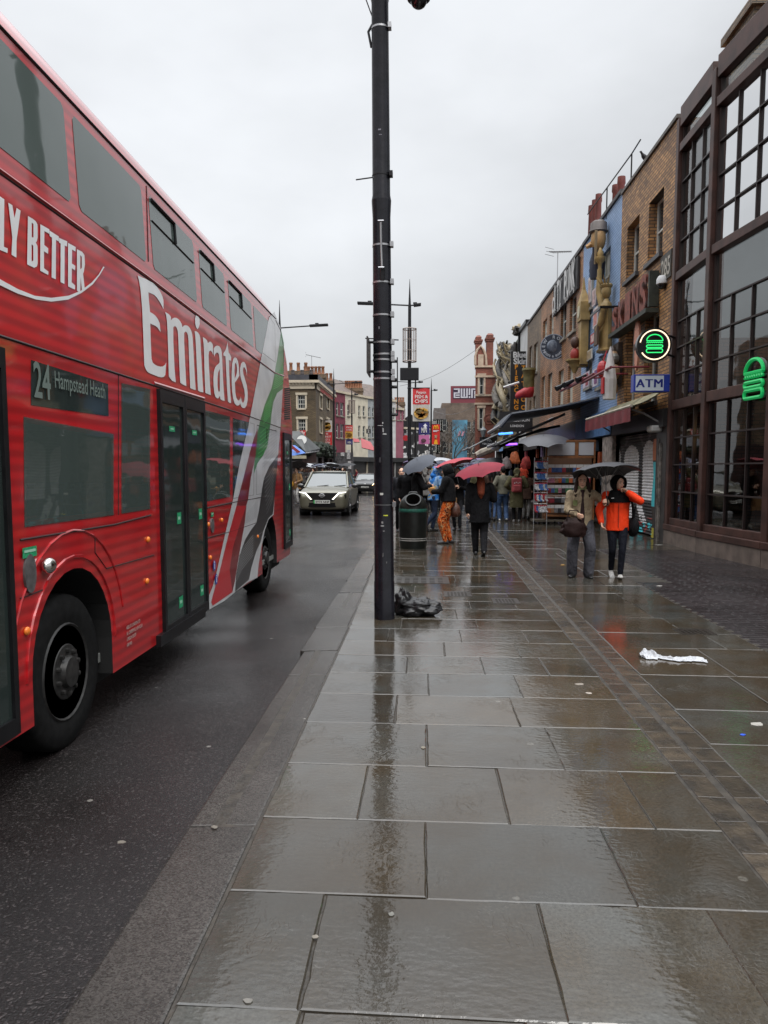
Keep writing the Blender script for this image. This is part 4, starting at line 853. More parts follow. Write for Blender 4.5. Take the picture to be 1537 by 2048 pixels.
nb_ = mb2.obj('house_number_plate', S('plate_grey', (70, 66, 60), .6, var=.3)); tag(nb_, 'weathered plate with house number on the brick wall beside the glass building', 'sign'); mb.obj('digits', S('digit_pale', (176, 170, 158), .6), nb_)
c_ = gy(1326, 566, 17.9); cc = thing('security_camera', 'white dome security camera on the brick wall beside the rusty letters', 'camera', c_)
mb = MB(); mb.lathe([(.001, .16), (.10, .15), (.14, .08), (.14, -.02), (.12, -.03)], c_, 14); mb.tube([c_+V((.0, 0, .12)), c_+V((.3, .05, .2)), (XF, c_.y+.1, c_.z+.2)], .04, 6); mb.obj('housing', S('camera_white', (205, 205, 205), .35), cc, smooth=50)
mb = MB(); mb.ball(c_+V((0, 0, -.03)), .115, .115, .11, 12, 8); mb.obj('lens_dome', P('dome_black', (.01, .01, .012), .08), cc, smooth=60)
# projecting signs: round burger sign, cash machine sign
def neon(name, col, es): return P(name, tuple(c*.6 for c in col), .4, emit=col, es=es)
NG = neon('neon_green', lin((40, 214, 110)), 1.1); NWm = neon('neon_warm_white', lin((255, 226, 190)), 1.3)
def burger(mb, C, U, W, s, r):
    C, U, W = V(C), V(U), V(W); P_ = lambda x, y: C+U*(x*s)+W*(y*s)
    a = [P_(.8*math.cos(math.pi*i/14), .30+.62*math.sin(math.pi*i/14)) for i in range(15)]; mb.tube(a+[a[0]], r, 6)
    mb.tube([P_(-.8+1.6*i/16, .13+.05*(1 if i % 2 else -1)) for i in range(17)], r*.8, 6)
    for y0, y1 in ((-.12, -.36), (-.50, -.86)):
        q = []
        for cx, sg_ in ((.68, 1), (-.68, -1)):
            for i in range(7): t = math.pi*(i/6-.5); q.append(P_(cx+sg_*.12*math.cos(t), (y0+y1)/2+sg_*(-1 if sg_ > 0 else -1)*-(y0-y1)/2*math.sin(t)*(1 if sg_ > 0 else 1)))
        mb.tube(q+[q[0]], r, 6)
Cb = gy(1307, 691, 16.9); rs = 33*16.9/1538
t = thing('round_burger_sign', 'round black projecting sign with neon green burger outline inside a white ring', 'sign', Cb)
mb = MB(); MY = Matrix.Rotation(R(90), 3, 'X'); mb.lathe([(.001, .08), (rs, .08), (rs, -.08), (.001, -.08)], Cb, 36, M=MY, caps=False); mb.obj('board', P('sign_black', (.006, .007, .006), .25), t, smooth=40)
mb = MB(); mb.tube([Cb+V((rs*.84*math.cos(a), -.10, rs*.84*math.sin(a))) for a in [R(212)+R(318)*i/40-R(0) for i in range(41)]], .013, 6); mb.obj('neon_ring', NWm, t)
mb = MB(); burger(mb, Cb+V((0, -.10, .02)), (1, 0, 0), (0, 0, 1), rs*.58, .011); mb.obj('neon_burger', NG, t)
mb = MB(); 
for z in (-.2, .2): mb.tube([Cb+V((rs*.9, 0, z)), V((5.44, 17.2, Cb.z+z))], .025, 6)
mb.tube([V((5.42, 17.2, Cb.z-.45)), V((5.42, 17.2, Cb.z+.45))], .03, 6); mb.obj('bracket', BLACK, t)
p0, p1 = gy(1268, 749, 17.0), gy(1339, 784, 17.0)
t = thing('cash_machine_sign', 'blue and white projecting box sign reading ATM beneath the round burger sign', 'sign', ((p0.x+p1.x)/2, 17, p1.z))
mb = MB(); mb.box(p0.x, p1.x, 16.98, 17.22, p1.z, p0.z); mb.obj('box', S('atm_blue', (36, 56, 150), .35), t, bevel=.01)
mb = MB(); mb.box(p0.x+.04, p1.x-.13, 16.974, 16.979, p1.z+.03, p0.z-.03); mb.obj('face', S('atm_face', (200, 208, 216), .3), t)
mb = MB(); cx = (p0.x+p1.x-.09)/2; [write(mb, 'ATM', (cx+dx, 16.970-.0005*i, p1.z+.10), (1, 0, 0), (0, 0, 1), .25, 0, 1.1, 0, 'CENTER', space=1.1, width=.55) for i, dx in enumerate((-.009, 0, .009))]; mb.obj('lettering', S('atm_text', (16, 32, 120), .4), t)
mb = MB(); mb.tube([(p1.x-.02, 17.1, (p0.z+p1.z)/2), (5.42, 17.25, (p0.z+p1.z)/2)], .03, 6); mb.obj('bracket', BLACK, t)
g0 = gy(1498, 758, 13.35); fr = Fr(pts[1], (pts[2]-pts[1]), (-1, -.1, 0)); U = (pts[2]-pts[1]).normalized(); nn = V((U.y, -U.x, 0)); nn = nn if nn.x < 0 else -nn
uc = (g0-pts[1]).dot(U); Cg = pts[1]+U*uc+V((0, 0, g0.z))+nn*.10
t = thing('burger_light', 'green burger outline light mounted on the glazing of the glass building', 'sign', Cg)
mb = MB(); burger(mb, Cg, U, (0, 0, 1), .36, .032); mb.obj('outline', S('burger_green', (26, 176, 92), .4, emit=lin((20, 150, 80)), es=.35), t)
mb = MB(); burger(mb, Cg-nn*.06, U, (0, 0, 1), .36, .03); mb.obj('return_edge', S('burger_grey', (96, 100, 96), .5), t)
# ---- blue-painted building
b2_ = thing('blue_building', 'blue-painted brick building hung with statues, posters and shop props', 'building', (7.5, 24.8, 0))
Y2 = yz(1166, 600)[0]; hs_ = [hole(1207, 1222, 490, 590), hole(1179, 1189, 526, 610), hole(1198, 1214, 704, 768), hole(1174, 1186, 692, 770)]
mb = MB(); wall(mb, FR, Y1, Y2, 3.3, 9.12, hs_, .2); shell(mb, FR, Y1, Y2, 9.12, 6); mb.obj('wall', BLUEB, b2_)
for h in hs_: window(FR, h, b2_, frame=S('shutter_cream', (176, 174, 162), .6, var=.2), glass=S('blind_cream', (150, 148, 140), .5, var=.25, vs=2), rec=.08, bars=(1, 1))
mb = MB(); fb(mb, FR, Y1, Y2, 9.12, 9.22, -.3, .06); mb.obj('coping', S('coping_dark', (70, 66, 66), .6), b2_)
mb = MB(); fb(mb, FR, Y1, Y2, 2.6, 3.3, -.1, .16); mb.obj('fascia', S('fascia_blue', (80, 116, 160), .5, var=.25), b2_)
for (px, py) in ((1200, 420), (1182, 432), (1169, 440), (1161, 450)): pass
chimney(b2_, 5.95, 28.0, 8.8, 9.55, .5, 1.9, 3, BR3, S('pot_red', (112, 56, 48), .6, var=.2), 1.4, .115)
chimney(b2_, 5.95, 24.7, 8.8, 9.2, .5, 1.5, 2, BR3, S('pot_red', (112, 56, 48), .6, var=.2), 1.2, .125)
mb = MB(); mb.tube([(XF, 20.3, 9.82), (XF, 21.1, 9.8), (XF, 26.5, 10.0)], .02, 6); mb.tube([(XF, 21.1, 9.0), (XF, 21.1, 9.8)], .02, 6); mb.tube([(XF, 23.8, 9.0), (XF, 23.8, 9.9)], .02, 6)
tag(mb.obj('roof_railing', BLACK), 'thin black roof railing above the blue and brick parapets', 'railing')
TAN = S('tan_statue', (160, 134, 84), .6, var=.3, vs=3, bump=.4, bs=8)
# tan robed statue with raised arm
s0 = gx(1212, 703, XF-.22); t = thing('robed_statue', 'tall tan robed statue with one arm raised, strapped to the blue facade', 'statue', s0)
k = 1.0; zb0 = s0.z; zt = gx(1222, 590, XF-.22).z; Hs = zt-zb0; c = V((s0.x, s0.y+.1, zb0)); rows = []
for f, rx, ry in ((0, .42, .46), (.03, .44, .48), (.05, .34, .40), (.3, .33, .38), (.55, .30, .37), (.75, .30, .42), (.9, .26, .40), (.96, .14, .2), (1.0, .11, .12)):
    rows.append([(c.x+rx*.55*math.cos(2*math.pi*j/20)*(1+.07*math.sin(j*2.5+f*3)), c.y+ry*.72*math.sin(2*math.pi*j/20)*(1+.06*math.sin(j*3.1)), c.z+f*Hs) for j in range(20)])
mb = MB(); mb.grid(rows, True, caps=True); mb.ball((c.x, c.y, zt+.22), .14, .15, .22, 12, 8); mb.tube([(c.x-.02, c.y+.3, zt-.2), (c.x-.1, c.y+.5, zt+.3), (c.x-.1, c.y+.45, zt+.95)], [.11, .09, .07], 8)
mb.lathe([(.05, .95), (.06, 1.1), (.16, 1.2), (.16, 1.28), (.08, 1.3), (.1, 1.4), (.02, 1.55)], (c.x-.1, c.y+.45, zt), 10); mb.tube([(c.x-.1, c.y-.26, zt-.25), (c.x-.22, c.y-.28, zt-.75), (c.x-.26, c.y-.1, zt-.9)], [.10, .085, .06], 8)
mb.lathe([(.15, .32), (.18, .38), (.15, .42)], (c.x, c.y, zt), 12)
for j in range(7): a = math.pi*(j/6)+math.pi/2; mb.tube([(c.x+.15*math.cos(a), c.y+.15*math.sin(a), zt+.42), (c.x+.3*math.cos(a), c.y+.3*math.sin(a), zt+.62)], [.03, .005], 5)
mb.obj('figure', TAN, t, smooth=50)
mb = MB(); mb.box(c.x-.30, c.x-.25, c.y-.3, c.y+.1, zt-1.3, zt-.75); mb.obj('tablet', S('tablet_brown', (84, 62, 44), .6), t)
mb = MB(); mb.box(c.x-.27, XF, c.y-.5, c.y-.45, zt-.35, zt-.28); mb.box(c.x-.27, c.x-.24, c.y-.5, c.y+.8, zt-.35, zt-.28); mb.obj('strap', BLACK, t)
# hanging figure with a big head
s0 = gx(1195, 500, XF-.28); t = thing('hanging_figure', 'cartoonish big-headed figure in a grey hat hanging high on the blue facade', 'statue', s0-V((0, 0, 1)))
H0 = gx(1197, 486, XF-.28)
HK = lambda x, y, z: H0+V((x, y, z))*.78
mb = MB(); mb.ball(HK(0, 0, .15), .22, .27, .38, 12, 8); mb.tube([HK(-.2, .1, .0), HK(-.42, .1, -.12)], [.1, .06], 6); mb.obj('head', S('carved_face', (186, 146, 96), .55, var=.2), t, smooth=50)
mb = MB(); mb.lathe([(.25, .28), (.28, .32), (.25, .36), (.24, .56), (.16, .62)], H0, 14); mb.obj('hat', S('hat_grey', (92, 84, 80), .6, var=.2), t, smooth=50)
mb = MB(); mb.tube([HK(0, 0, -.3), HK(0, .05, -.7), HK(0, .1, -1.3)], [.16, .24, .2], 8); mb.tube([HK(-.05, -.1, -.6), HK(-.2, -.45, -.75), HK(-.25, -.55, -.3)], .07, 6); mb.obj('body', S('figure_navy', (44, 46, 62), .6), t, smooth=50)
mb = MB(); mb.tube([HK(-.2, -.5, -.9), HK(-.25, -.75, .25)], .04, 6); mb.obj('rod', S('rod_tan', (150, 130, 100), .6), t)
# tan model tower at the joint of the blue and brown fronts
s0 = gx(1164, 760, XF-.2); ztw = gx(1167, 604, XF-.2).z; t = thing('model_tower', 'slim tan model clock tower fixed where the blue and brown fronts meet', 'ornament', s0)
mb = MB(); x, y = s0.x, s0.y; zz = lambda py: gx(1164, py, XF-.2).z
mb.box(x-.10, x+.14, y-.22, y+.22, zz(730), zz(645)); mb.box(x-.14, x+.16, y-.3, y+.3, zz(645), zz(610)); mb.hexa([(x-.14, y-.3, zz(610)), (x+.16, y-.3, zz(610)), (x+.16, y+.3, zz(610)), (x-.14, y+.3, zz(610))], [(x-.05, y-.08, zz(585)), (x+.05, y-.08, zz(585)), (x+.05, y+.08, zz(585)), (x-.05, y+.08, zz(585))]); mb.hexa([(x-.05, y-.08, zz(585)), (x+.05, y-.08, zz(585)), (x+.05, y+.08, zz(585)), (x-.05, y+.08, zz(585))], [(x-.01, y-.01, zz(560)), (x+.01, y-.01, zz(560)), (x+.01, y+.01, zz(560)), (x-.01, y+.01, zz(560))])
mb.obj('tower', TAN, t); mb = MB(); mb.lathe([(.001, .01), (.2, .01), (.2, 0)], (x-.15, y, zz(627)), 16, M=Matrix.Rotation(R(-90), 3, 'Y')); mb.obj('clock_face', S('clock_cream', (190, 180, 150), .5), t)
# posters, cloths and boards on the blue facade
def board(px0, px1, py0, py1, rgb, name, label, w_=.10, cat='poster', tilt=0, rgb2=None, grp=None):
    a, b = gx(px1, py0, XF-w_), gx(px0, py1, XF-w_); u0_, u1_ = sorted((a.y, b.y)); z0_, z1_ = sorted((gx((px0+px1)/2, py1, XF-w_).z, gx((px0+px1)/2, py0, XF-w_).z))
    mb = MB(); fb(mb, FR, u0_, u1_, z0_, z1_, w_-.03, w_)
    o = mb.obj(name, S('board_%d_%d_%d' % rgb, rgb, .6, var=.2, vs=6)); tag(o, label, cat, grp)
    if rgb2:
        mb = MB(); du, dz = (u1_-u0_)*.16, (z1_-z0_)*.13; fb(mb, FR, u0_+du, u1_-du, z0_+dz, z1_-dz, w_+.001, w_+.006); mb.obj('picture', S('board_%d_%d_%d' % rgb2, rgb2, .6, var=.35, vs=9), o)
    return o
board(1176, 1183, 555, 605, (196, 190, 186), 'banner_strip', 'long white cloth strip high on the blue facade under the hatted figure', rgb2=(172, 150, 146))
board(1184, 1192, 578, 612, (198, 182, 180), 'banner_strip', 'pinkish white cloth strip left of the robed statue', rgb2=(186, 156, 154))
board(1186, 1196, 615, 655, (204, 196, 194), 'framed_board', 'tall narrow white board with a pink figure on the blue facade', rgb2=(196, 128, 120))
board(1181, 1191, 667, 686, (188, 60, 62), 'framed_board', 'small red-framed board on the blue facade', rgb2=(200, 170, 164))
board(1173, 1184, 700, 720, (190, 184, 172), 'framed_board', 'cream board low on the blue facade over a window', rgb2=(160, 140, 112))
board(1166, 1170, 712, 728, (190, 64, 60), 'framed_board', 'small red and white board at the left edge of the blue facade')
board(1168, 1173, 625, 675, (190, 186, 190), 'oval_board', 'pale narrow board at the left edge of the blue facade')
for i, (px0, px1, py0, py1, rgb, lab) in enumerate(((1185, 1196, 738, 772, (200, 192, 202), 'striped white and purple flag hanging low on the blue facade'), (1206, 1218, 734, 764, (206, 196, 196), 'white and red flag beside a small red lantern'), (1166, 1178, 745, 775, (190, 176, 186), 'pale flag at the left end of the blue fascia'))):
    o = board(px0, px1, py0, py1, rgb, 'hanging_flag', lab, .3, 'flag'); 
    a = gx(px1-1, py0, XF-.3); mb = MB(); fb(mb, FR, a.y, a.y+.35, gx(px1, py1, XF-.3).z+.1, gx(px1, py0, XF-.3).z, .302, .31); mb.obj('stripe', S('flag_%d' % i, [(116, 62, 110), (176, 42, 50), (150, 60, 70)][i], .6), o)
p = gx(1206, 739, XF-.5); mb = MB(); mb.ball(p, .16, .16, .24, 12, 8); mb.tube([p+V((0, 0, .2)), p+V((.1, 0, .5))], .02, 5); tag(mb.obj('red_lantern', S('lantern_red', (172, 34, 42), .4)), 'small red lantern hanging in front of the blue facade', 'lantern')
p = gx(1219, 800, XF-.8); mb = MB(); mb.lathe([(.05, 0), (.16, .02), (.17, .5), (.12, .8), (.05, 1.15), (.01, 1.3)], p, 10); o = mb.obj('furled_flag', S('flag_white', (196, 192, 190), .6, var=.15)); tag(o, 'white furled flag with a red patch leaning over the maroon awning', 'flag')
mb = MB(); mb.box(p.x-.19, p.x-.15, p.y-.1, p.y+.1, p.z+.15, p.z+.55); mb.obj('patch', S('flag_red', (176, 34, 40), .6), o)
mb = MB()
for i in range(14):
    p = gx(1228+random.uniform(-7, 5), 706+i*5.5, XF-.25); mb.ball(p, random.uniform(.1, .2), random.uniform(.12, .24), random.uniform(.1, .22), 7, 5, mi=i % 3)
p0, p1 = gx(1234, 690, XF-.05), gx(1234, 772, XF-.05); mb.box(p0.x-.08, p0.x+.04, p0.y-.5, p0.y+.35, p1.z, p0.z)
tag(mb.obj('carved_board', [S('carved_dark', (72, 62, 56), .6, var=.3), S('carved_tan', (150, 118, 86), .6), S('carved_grey', (120, 116, 110), .6)]), 'dark carved board crowded with little grey and tan figures left of the shutter awning', 'board')
p = gx(1277, 690, XF-.15); mb = MB(); fr = FR
mb.fill([[(p.y+.23*math.cos(2*math.pi*k/24)*(1 if math.sin(2*math.pi*k/24) > -.2 else .7), p.z+.62*math.sin(2*math.pi*k/24)) for k in range(24)]], lambda u, v, w_: FR.p(u, v, .2+w_), .05, back=True)
o = mb.obj('shoe_sole_sign', S('sole_pink', (190, 132, 110), .6, var=.1)); tag(o, 'pinkish shoe-sole shaped sign in front of a lower brick-house window', 'sign')
mb = MB(); write(mb, 'ure', FR.p(p.y+.22, p.z-.1, .206), (0, -1, 0), (0, 0, 1), .3, 0, .9, .01, 'LEFT'); mb.obj('lettering', P('ink_black', (.02, .02, .02), .5), o)
for (px, py, tx, hh) in ((1272, 728, 'SHOE', .17), (1272, 742, 'ZONE', .15)): pass
# red lighting bars over the awning
for i, (x0, y0, x1, y1) in enumerate(((1163, 767, 1222, 767), (1136, 777, 1187, 776), (1121, 783, 1168, 782))):
    a, b = gx(x0, y0, 4.5), gx(x1, y1, 4.5); mb = MB(); mb.tube([a, V((4.5, b.y, a.z))], .035, 6); mb.tube([V((4.5, b.y, a.z)), V((XF, b.y, a.z))], .025, 5)
    o = mb.obj('light_bar', S('bar_red', (112, 30, 40), .45)); tag(o, ['red light bar nearest the blue facade, one spotlight at its end', 'red light bar with two black spotlights, between two others', 'lowest thin red light bar reaching farthest along the brown front'][i], 'lamp')
    for j in range((1, 2, 1)[i]):
        q = V((4.5, a.y-.25*j-.05, a.z+.12)); mb = MB(); mb.tube([q+V((.12, 0, .1)), q+V((-.16, -.1, -.05))], [.05, .09], 8); mb.tube([q, q-V((0, 0, .14))], .02, 5); mb.obj('spotlight', BLACK, o)
# ---- brown building
Y3 = yz(1083, 650)[0]
b3_ = thing('brown_building', 'brown brick building with tall white windows and dripping white letters along its parapet', 'building', (7.5, 31.5, 0))
hs_ = [hole(1087, 1095, 634, 680), hole(1100, 1108, 622, 674), hole(1123, 1134, 596, 672), hole(1141, 1154, 580, 656), hole(1084.5, 1091, 750, 816), hole(1097, 1105, 744, 814), hole(1118, 1128, 736, 808), hole(1137, 1147, 726, 804)]
mb = MB(); wall(mb, FR, Y2, Y3, 3.3, 9.08, hs_, .2); shell(mb, FR, Y2, Y3, 9.08, 6); mb.obj('wall', BR2, b3_)
PALE = S('blind_pale', (186, 182, 168), .5, var=.15, vs=3)
for i, h in enumerate(hs_): window(FR, h, b3_, rec=.1, glass=PALE if i in (0, 1, 4, 5, 6, 7) else WGLASS, bars=(0, 1))
mb = MB(); fb(mb, FR, Y2, Y3, 9.08, 9.2, -.3, .06); mb.obj('coping', S('coping_dark', (70, 66, 66), .6), b3_)
mb = MB(); fb(mb, FR, Y2, Y3, 2.7, 3.3, -.1, .12); mb.obj('fascia', P('fascia_black', (.015, .014, .014), .4, var=.3), b3_)
chimney(b3_, 7.0, 30, 8.6, 10.2, .9, 1.5, 0, BR3)
sp = thing('parapet_letters', 'dripping white graffiti-style letters along the brown parapet', 'sign', gx(1138, 590, XF-.3))
ya, za = yz(1160, 545); yb, zb_ = yz(1113, 588); txt = 'CITY PUNK'; n = len(txt)
for i, ch in enumerate(txt):
    if ch == ' ': continue
    vs, fs = glyphs(ch, 1.0, 1.0, .035); xs = [v[0] for v in vs]; h0 = max(v[1] for v in vs); wl = (yb-ya)/n*.88; ub = yb-(yb-ya)*i/n; H = .95 if i else .6
    mb = MB(); b = len(mb.v); mb.v += [FR.p(ub-(x-min(xs))/max(.05, max(xs)-min(xs))*wl*(.4 if ch == 'I' else 1), 7.95+.03*(i % 3)+y/h0*H, .16) for x, y in vs]
    for f in fs: mb.f.append(tuple(b+k for k in f)); mb.m.append(0)
    for k in range(2): u = ub-wl*(.2+.4*k); fb(mb, FR, u-.03, u+.03, 7.78+.07*((i+k) % 3), 7.97, .14, .158)
    mb.obj('letter', S('drip_white', (205, 203, 200), .5), sp)
mb = MB(); fb(mb, FR, ya-.1, yb+.1, 7.85, 8.95, .02, .10); mb.obj('backing', P('backing_dark', (.03, .028, .03), .6), sp)
# aerial
def aerial(base, h, label, rz=0.):
    t = thing('tv_aerial', label, 'aerial', base); mb = MB(); mb.tube([base, base+V((0, 0, h))], .022, 6); mb.obj('mast', STEEL, t)
    mb = MB(); d = V((math.cos(rz), math.sin(rz), -.2)); q = V((-math.sin(rz), math.cos(rz), 0)); o = base+V((0, 0, h)); mb.tube([o-d*.5, o+d*.8], .02, 5)
    for i in range(9): c_ = o+d*(-.45+i*.14); mb.tube([c_-V((0, 0, .02))-q*(.28-.015*i), c_-V((0, 0, .02))+q*(.28-.015*i)], .01, 4)
    for z in (-.16, .16): mb.tube([o-d*.5+V((0, 0, z))-q*.3, o-d*.5+V((0, 0, z))+q*.3], .01, 4)
    mb.obj('array', P('aerial_dark', (.06, .06, .06), .5), t); return t
q = gx(1115, 565, 6.2); aerial(V((6.2, q.y, 9.0)), gx(1115, 505, 6.2).z-9.0, 'television aerial above the brown parapet near the dripping letters', R(-50))
# round shop sign
Cn = gy(1107, 694, 31.0); rn = 24.5*31/1538
t = thing('round_boot_sign', 'large round dark blue shop sign with a globe, projecting from the brown front', 'sign', Cn)
Nn = V((-.25, -1, 0)).normalized(); Un = V((-Nn.y, Nn.x, 0)); Un = Un if Un.x > 0 else -Un
Mn = Matrix((Un, V((0, 0, 1)), Nn)).transposed()
mb = MB(); mb.lathe([(.001, .06), (rn, .06), (rn, -.06), (.001, -.06)], Cn, 40, M=Mn, caps=False); mb.obj('board', S('sign_navy', (40, 46, 62), .4, var=.25, vs=8), t, smooth=40)
mb = MB(); mb.lathe([(rn*.94, .065), (rn, .065), (rn, .05)], Cn, 40, M=Mn, caps=False); mb.obj('rim', S('sign_rim', (150, 158, 172), .4), t)
mb = MB(); mb.ball(Cn+Nn*.05+V((0, 0, .03)), rn*.5, rn*.12, rn*.5, 18, 10); mb.obj('globe', S('globe_grey', (70, 80, 100), .4, var=.6, vs=6, col2=lin((130, 138, 150))), t, smooth=60)
mb = MB()
for txt, a0, da, sz in (('NEW ROCK', 205, -29.5, .17), ('BOOTS & SHOES', 212, 9.6, .11)):
    for i, ch in enumerate(txt):
        top = da < 0; a = R(a0+da*i)if top else R(a0+da*i); rr = rn*.64 if top else rn*.82
        O = Cn+Nn*.068+Un*(rr*math.cos(a))+V((0, 0, rr*math.sin(a))); rad = Un*math.cos(a)+V((0, 0, math.sin(a))); tan = Un*math.sin(a)-V((0, 0, math.cos(a)))
        write(mb, ch, O, tan if top else -tan, rad if top else -rad, sz, 0, 1.0, .004, 'CENTER')
mb.obj('lettering', S('sign_letter', (178, 182, 190), .5), t)
mb = MB(); mb.tube([Cn+Un*rn*.95, V((XF, Cn.y+.25, Cn.z))], .03, 6); mb.tube([Cn+Un*rn*.6+V((0, 0, -rn*.75)), V((XF, Cn.y+.2, Cn.z-rn*.8))], .02, 6); mb.obj('bracket', BLACK, t)
p = gx(1150, 722, XF-.4); t = thing('wall_figurine', 'small red and brown figurine on a tan bracket on the brown front', 'ornament', p)
mb = MB(); mb.ball(p+V((0, 0, .2)), .16, .2, .22, 10, 7); mb.obj('torso', S('fig_red', (150, 50, 44), .6), t, smooth=60); mb = MB(); mb.ball(p+V((0, 0, .6)), .15, .17, .19, 10, 7); mb.obj('head', S('fig_brown', (78, 54, 44), .6), t, smooth=60)
mb = MB(); mb.lathe([(.05, -.4), (.2, -.1), (.3, 0), (.3, .05)], p, 10); mb.box(p.x, XF, p.y-.15, p.y+.15, p.z-.2, p.z); mb.obj('bracket', TAN, t)
# ---- narrow brick house, white house, carved dark front, grey and blue front
Y4, Y5, Y6 = yz(1056, 650)[0], yz(1041, 650)[0], yz(1009, 700)[0]
b4_ = thing('narrow_brick_house', 'narrow dark brick house with tall pale windows between the brown building and the white gable', 'building', (7.5, 38, 0))
z4 = gx(1070, 632, XF).z; hs_ = [hole(1059.5, 1064.5, 690, 748), hole(1069, 1076, 682, 742), hole(1060, 1063, 800, 822), hole(1067, 1072, 790, 815)]
mb = MB(); wall(mb, FR, Y3, Y4, 3.2, z4, hs_, .2); shell(mb, FR, Y3, Y4, z4, 6); mb.obj('wall', BR3, b4_)
for h in hs_: window(FR, h, b4_, rec=.1, glass=PALE)
mb = MB(); fb(mb, FR, Y3, Y4, z4, z4+.1, -.3, .06); mb.obj('coping', S('coping_dark', (70, 66, 66), .6), b4_)
mb = MB(); fb(mb, FR, Y3, Y4, 2.6, 3.2, -.1, .12); mb.obj('fascia', P('fascia_black', (.015, .014, .014), .4, var=.3), b4_)
b5_ = thing('white_house', 'white-rendered house front with a black gutter beyond the narrow brick house', 'building', (7.5, 42.5, 0))
z5 = gx(1049, 656, XF).z; mb = MB(); wall(mb, FR, Y4, Y5, 3.2, z5); shell(mb, FR, Y4, Y5, z5, 6); mb.obj('wall', S('white_render', (196, 196, 194), .6, var=.1, vs=2), b5_)
mb = MB(); fb(mb, FR, Y4-.05, Y5, z5, z5+.18, -.3, .12); fb(mb, FR, Y5-.15, Y5+.02, 3.2, z5, 0, .12); mb.obj('gutter', BLACK, b5_)
b6_ = thing('carved_front_house', 'dark house front smothered in carved rock, bones and serpents', 'building', (7.5, 49, 0))
z6 = gx(1020, 700, XF).z; mb = MB(); wall(mb, FR, Y5, Y6, 3.0, z6); shell(mb, FR, Y5, Y6, z6, 6); mb.obj('wall', S('rock_green', (86, 92, 74), .7, var=.4, vs=1.5), b6_)
mb = MB(); random.seed(11)
for i in range(70):
    u = random.uniform(Y5, Y6); v = random.uniform(3.2, z6+.5); sz_ = random.uniform(.2, .45); mb.grid(crumple(FR.p(u, v-sz_*.7, .12), sz_*.8, sz_*random.uniform(.8, 1.6), sz_, i, .95, 14, 9), True, mi=i % 3, caps=True)
for i in range(8):
    u = Y5+(Y6-Y5)*random.random(); z = random.uniform(3.4, 6.5); pts_ = [FR.p(u+.7*math.sin(k*.9+i), z+k*.42, .45+.25*math.cos(k*.8+i)) for k in range(9)]; mb.tube(pts_, [.24-.022*k for k in range(9)], 7, mi=i % 3)
for i in range(26):
    u = random.uniform(Y5, Y6); v = random.uniform(3.4, z6+.4); a = FR.p(u, v, .4); mb.tube([a, a+V((random.uniform(-.7, -.2), random.uniform(-.5, .3), random.uniform(.1, .8)))], [.1, .01], 5, mi=1)
mb.obj('carving', [S('rock_dark', (58, 54, 50), .7, var=.3), S('bone_tan', (150, 136, 108), .6, var=.2), S('rock_grey', (110, 104, 96), .7, var=.3)], b6_, smooth=60)
b7_ = thing('grey_blue_house', 'low grey and blue house front beside the red corner turret', 'building', (7.5, 54, 0))
Y7 = 57.6; z7 = gx(1000, 722, XF).z; h7 = [hole(989, 991, 765, 800), hole(992.5, 995, 762, 800)]
mb = MB(); ym = yz(1001, 750)[0]; wall(mb, FR, ym, Y7, 2.9, z7, h7, .1, 0); wall(mb, FR, Y6, ym, 2.9, z7+.5, (), .1, 1); shell(mb, FR, Y6, Y7, z7, 6); mb.obj('wall', [S('grey_render', (96, 96, 96), .6, var=.15, vs=2), S('sky_blue_render', (120, 160, 205), .6, var=.15, vs=2)], b7_)
for h in h7: window(FR, h, b7_, rec=.06, frame=S('dark_frame', (64, 62, 66), .5), sill=None)
# tattoo sign
p0, p1 = gy(1022, 703, 41.5), gy(1057, 822, 41.5)
t = thing('tattoo_sign', 'tall black projecting sign with white gothic and orange vertical lettering', 'sign', ((p0.x+p1.x)/2, 41.5, p1.z))
mb = MB(); mb.box(p0.x, p1.x, 41.45, 41.65, p1.z, p0.z); mb.obj('board', P('sign_board_black', (.014, .013, .014), .4), t)
k = 41.5/1538; mb = MB()
for tx, yy, xx in (('Blue', 715, 1040), ('Skin', 728, 1041)): q = gy(xx, yy, 41.44); write(mb, tx, q, (1, 0, 0), (0, 0, 1), .42, 0, .9, .012, 'CENTER', width=.70)
mb.obj('white_lettering', S('sign_white', (200, 200, 200), .5), t); mb = MB()
for tx, xx, y0, y1 in (('PIERCING', 1033, 738, 819), ('TATTOO', 1047.5, 740, 819)):
    for i, ch in enumerate(tx): mb = MB(); q = gy(xx, y0+(y1-y0)*i/(len(tx)-1), 41.44); write(mb, ch, q, (1, 0, 0), (0, 0, 1), .33, 0, 1.0, .012, 'CENTER'); mb.obj('letter', S('sign_orange', (214, 138, 30), .5), t)
mb = MB(); mb.box(p1.x, XF, 41.5, 41.6, p0.z-.4, p0.z-.3); mb.box(p1.x, XF, 41.5, 41.6, p1.z+.4, p1.z+.5); mb.obj('bracket', BLACK, t)
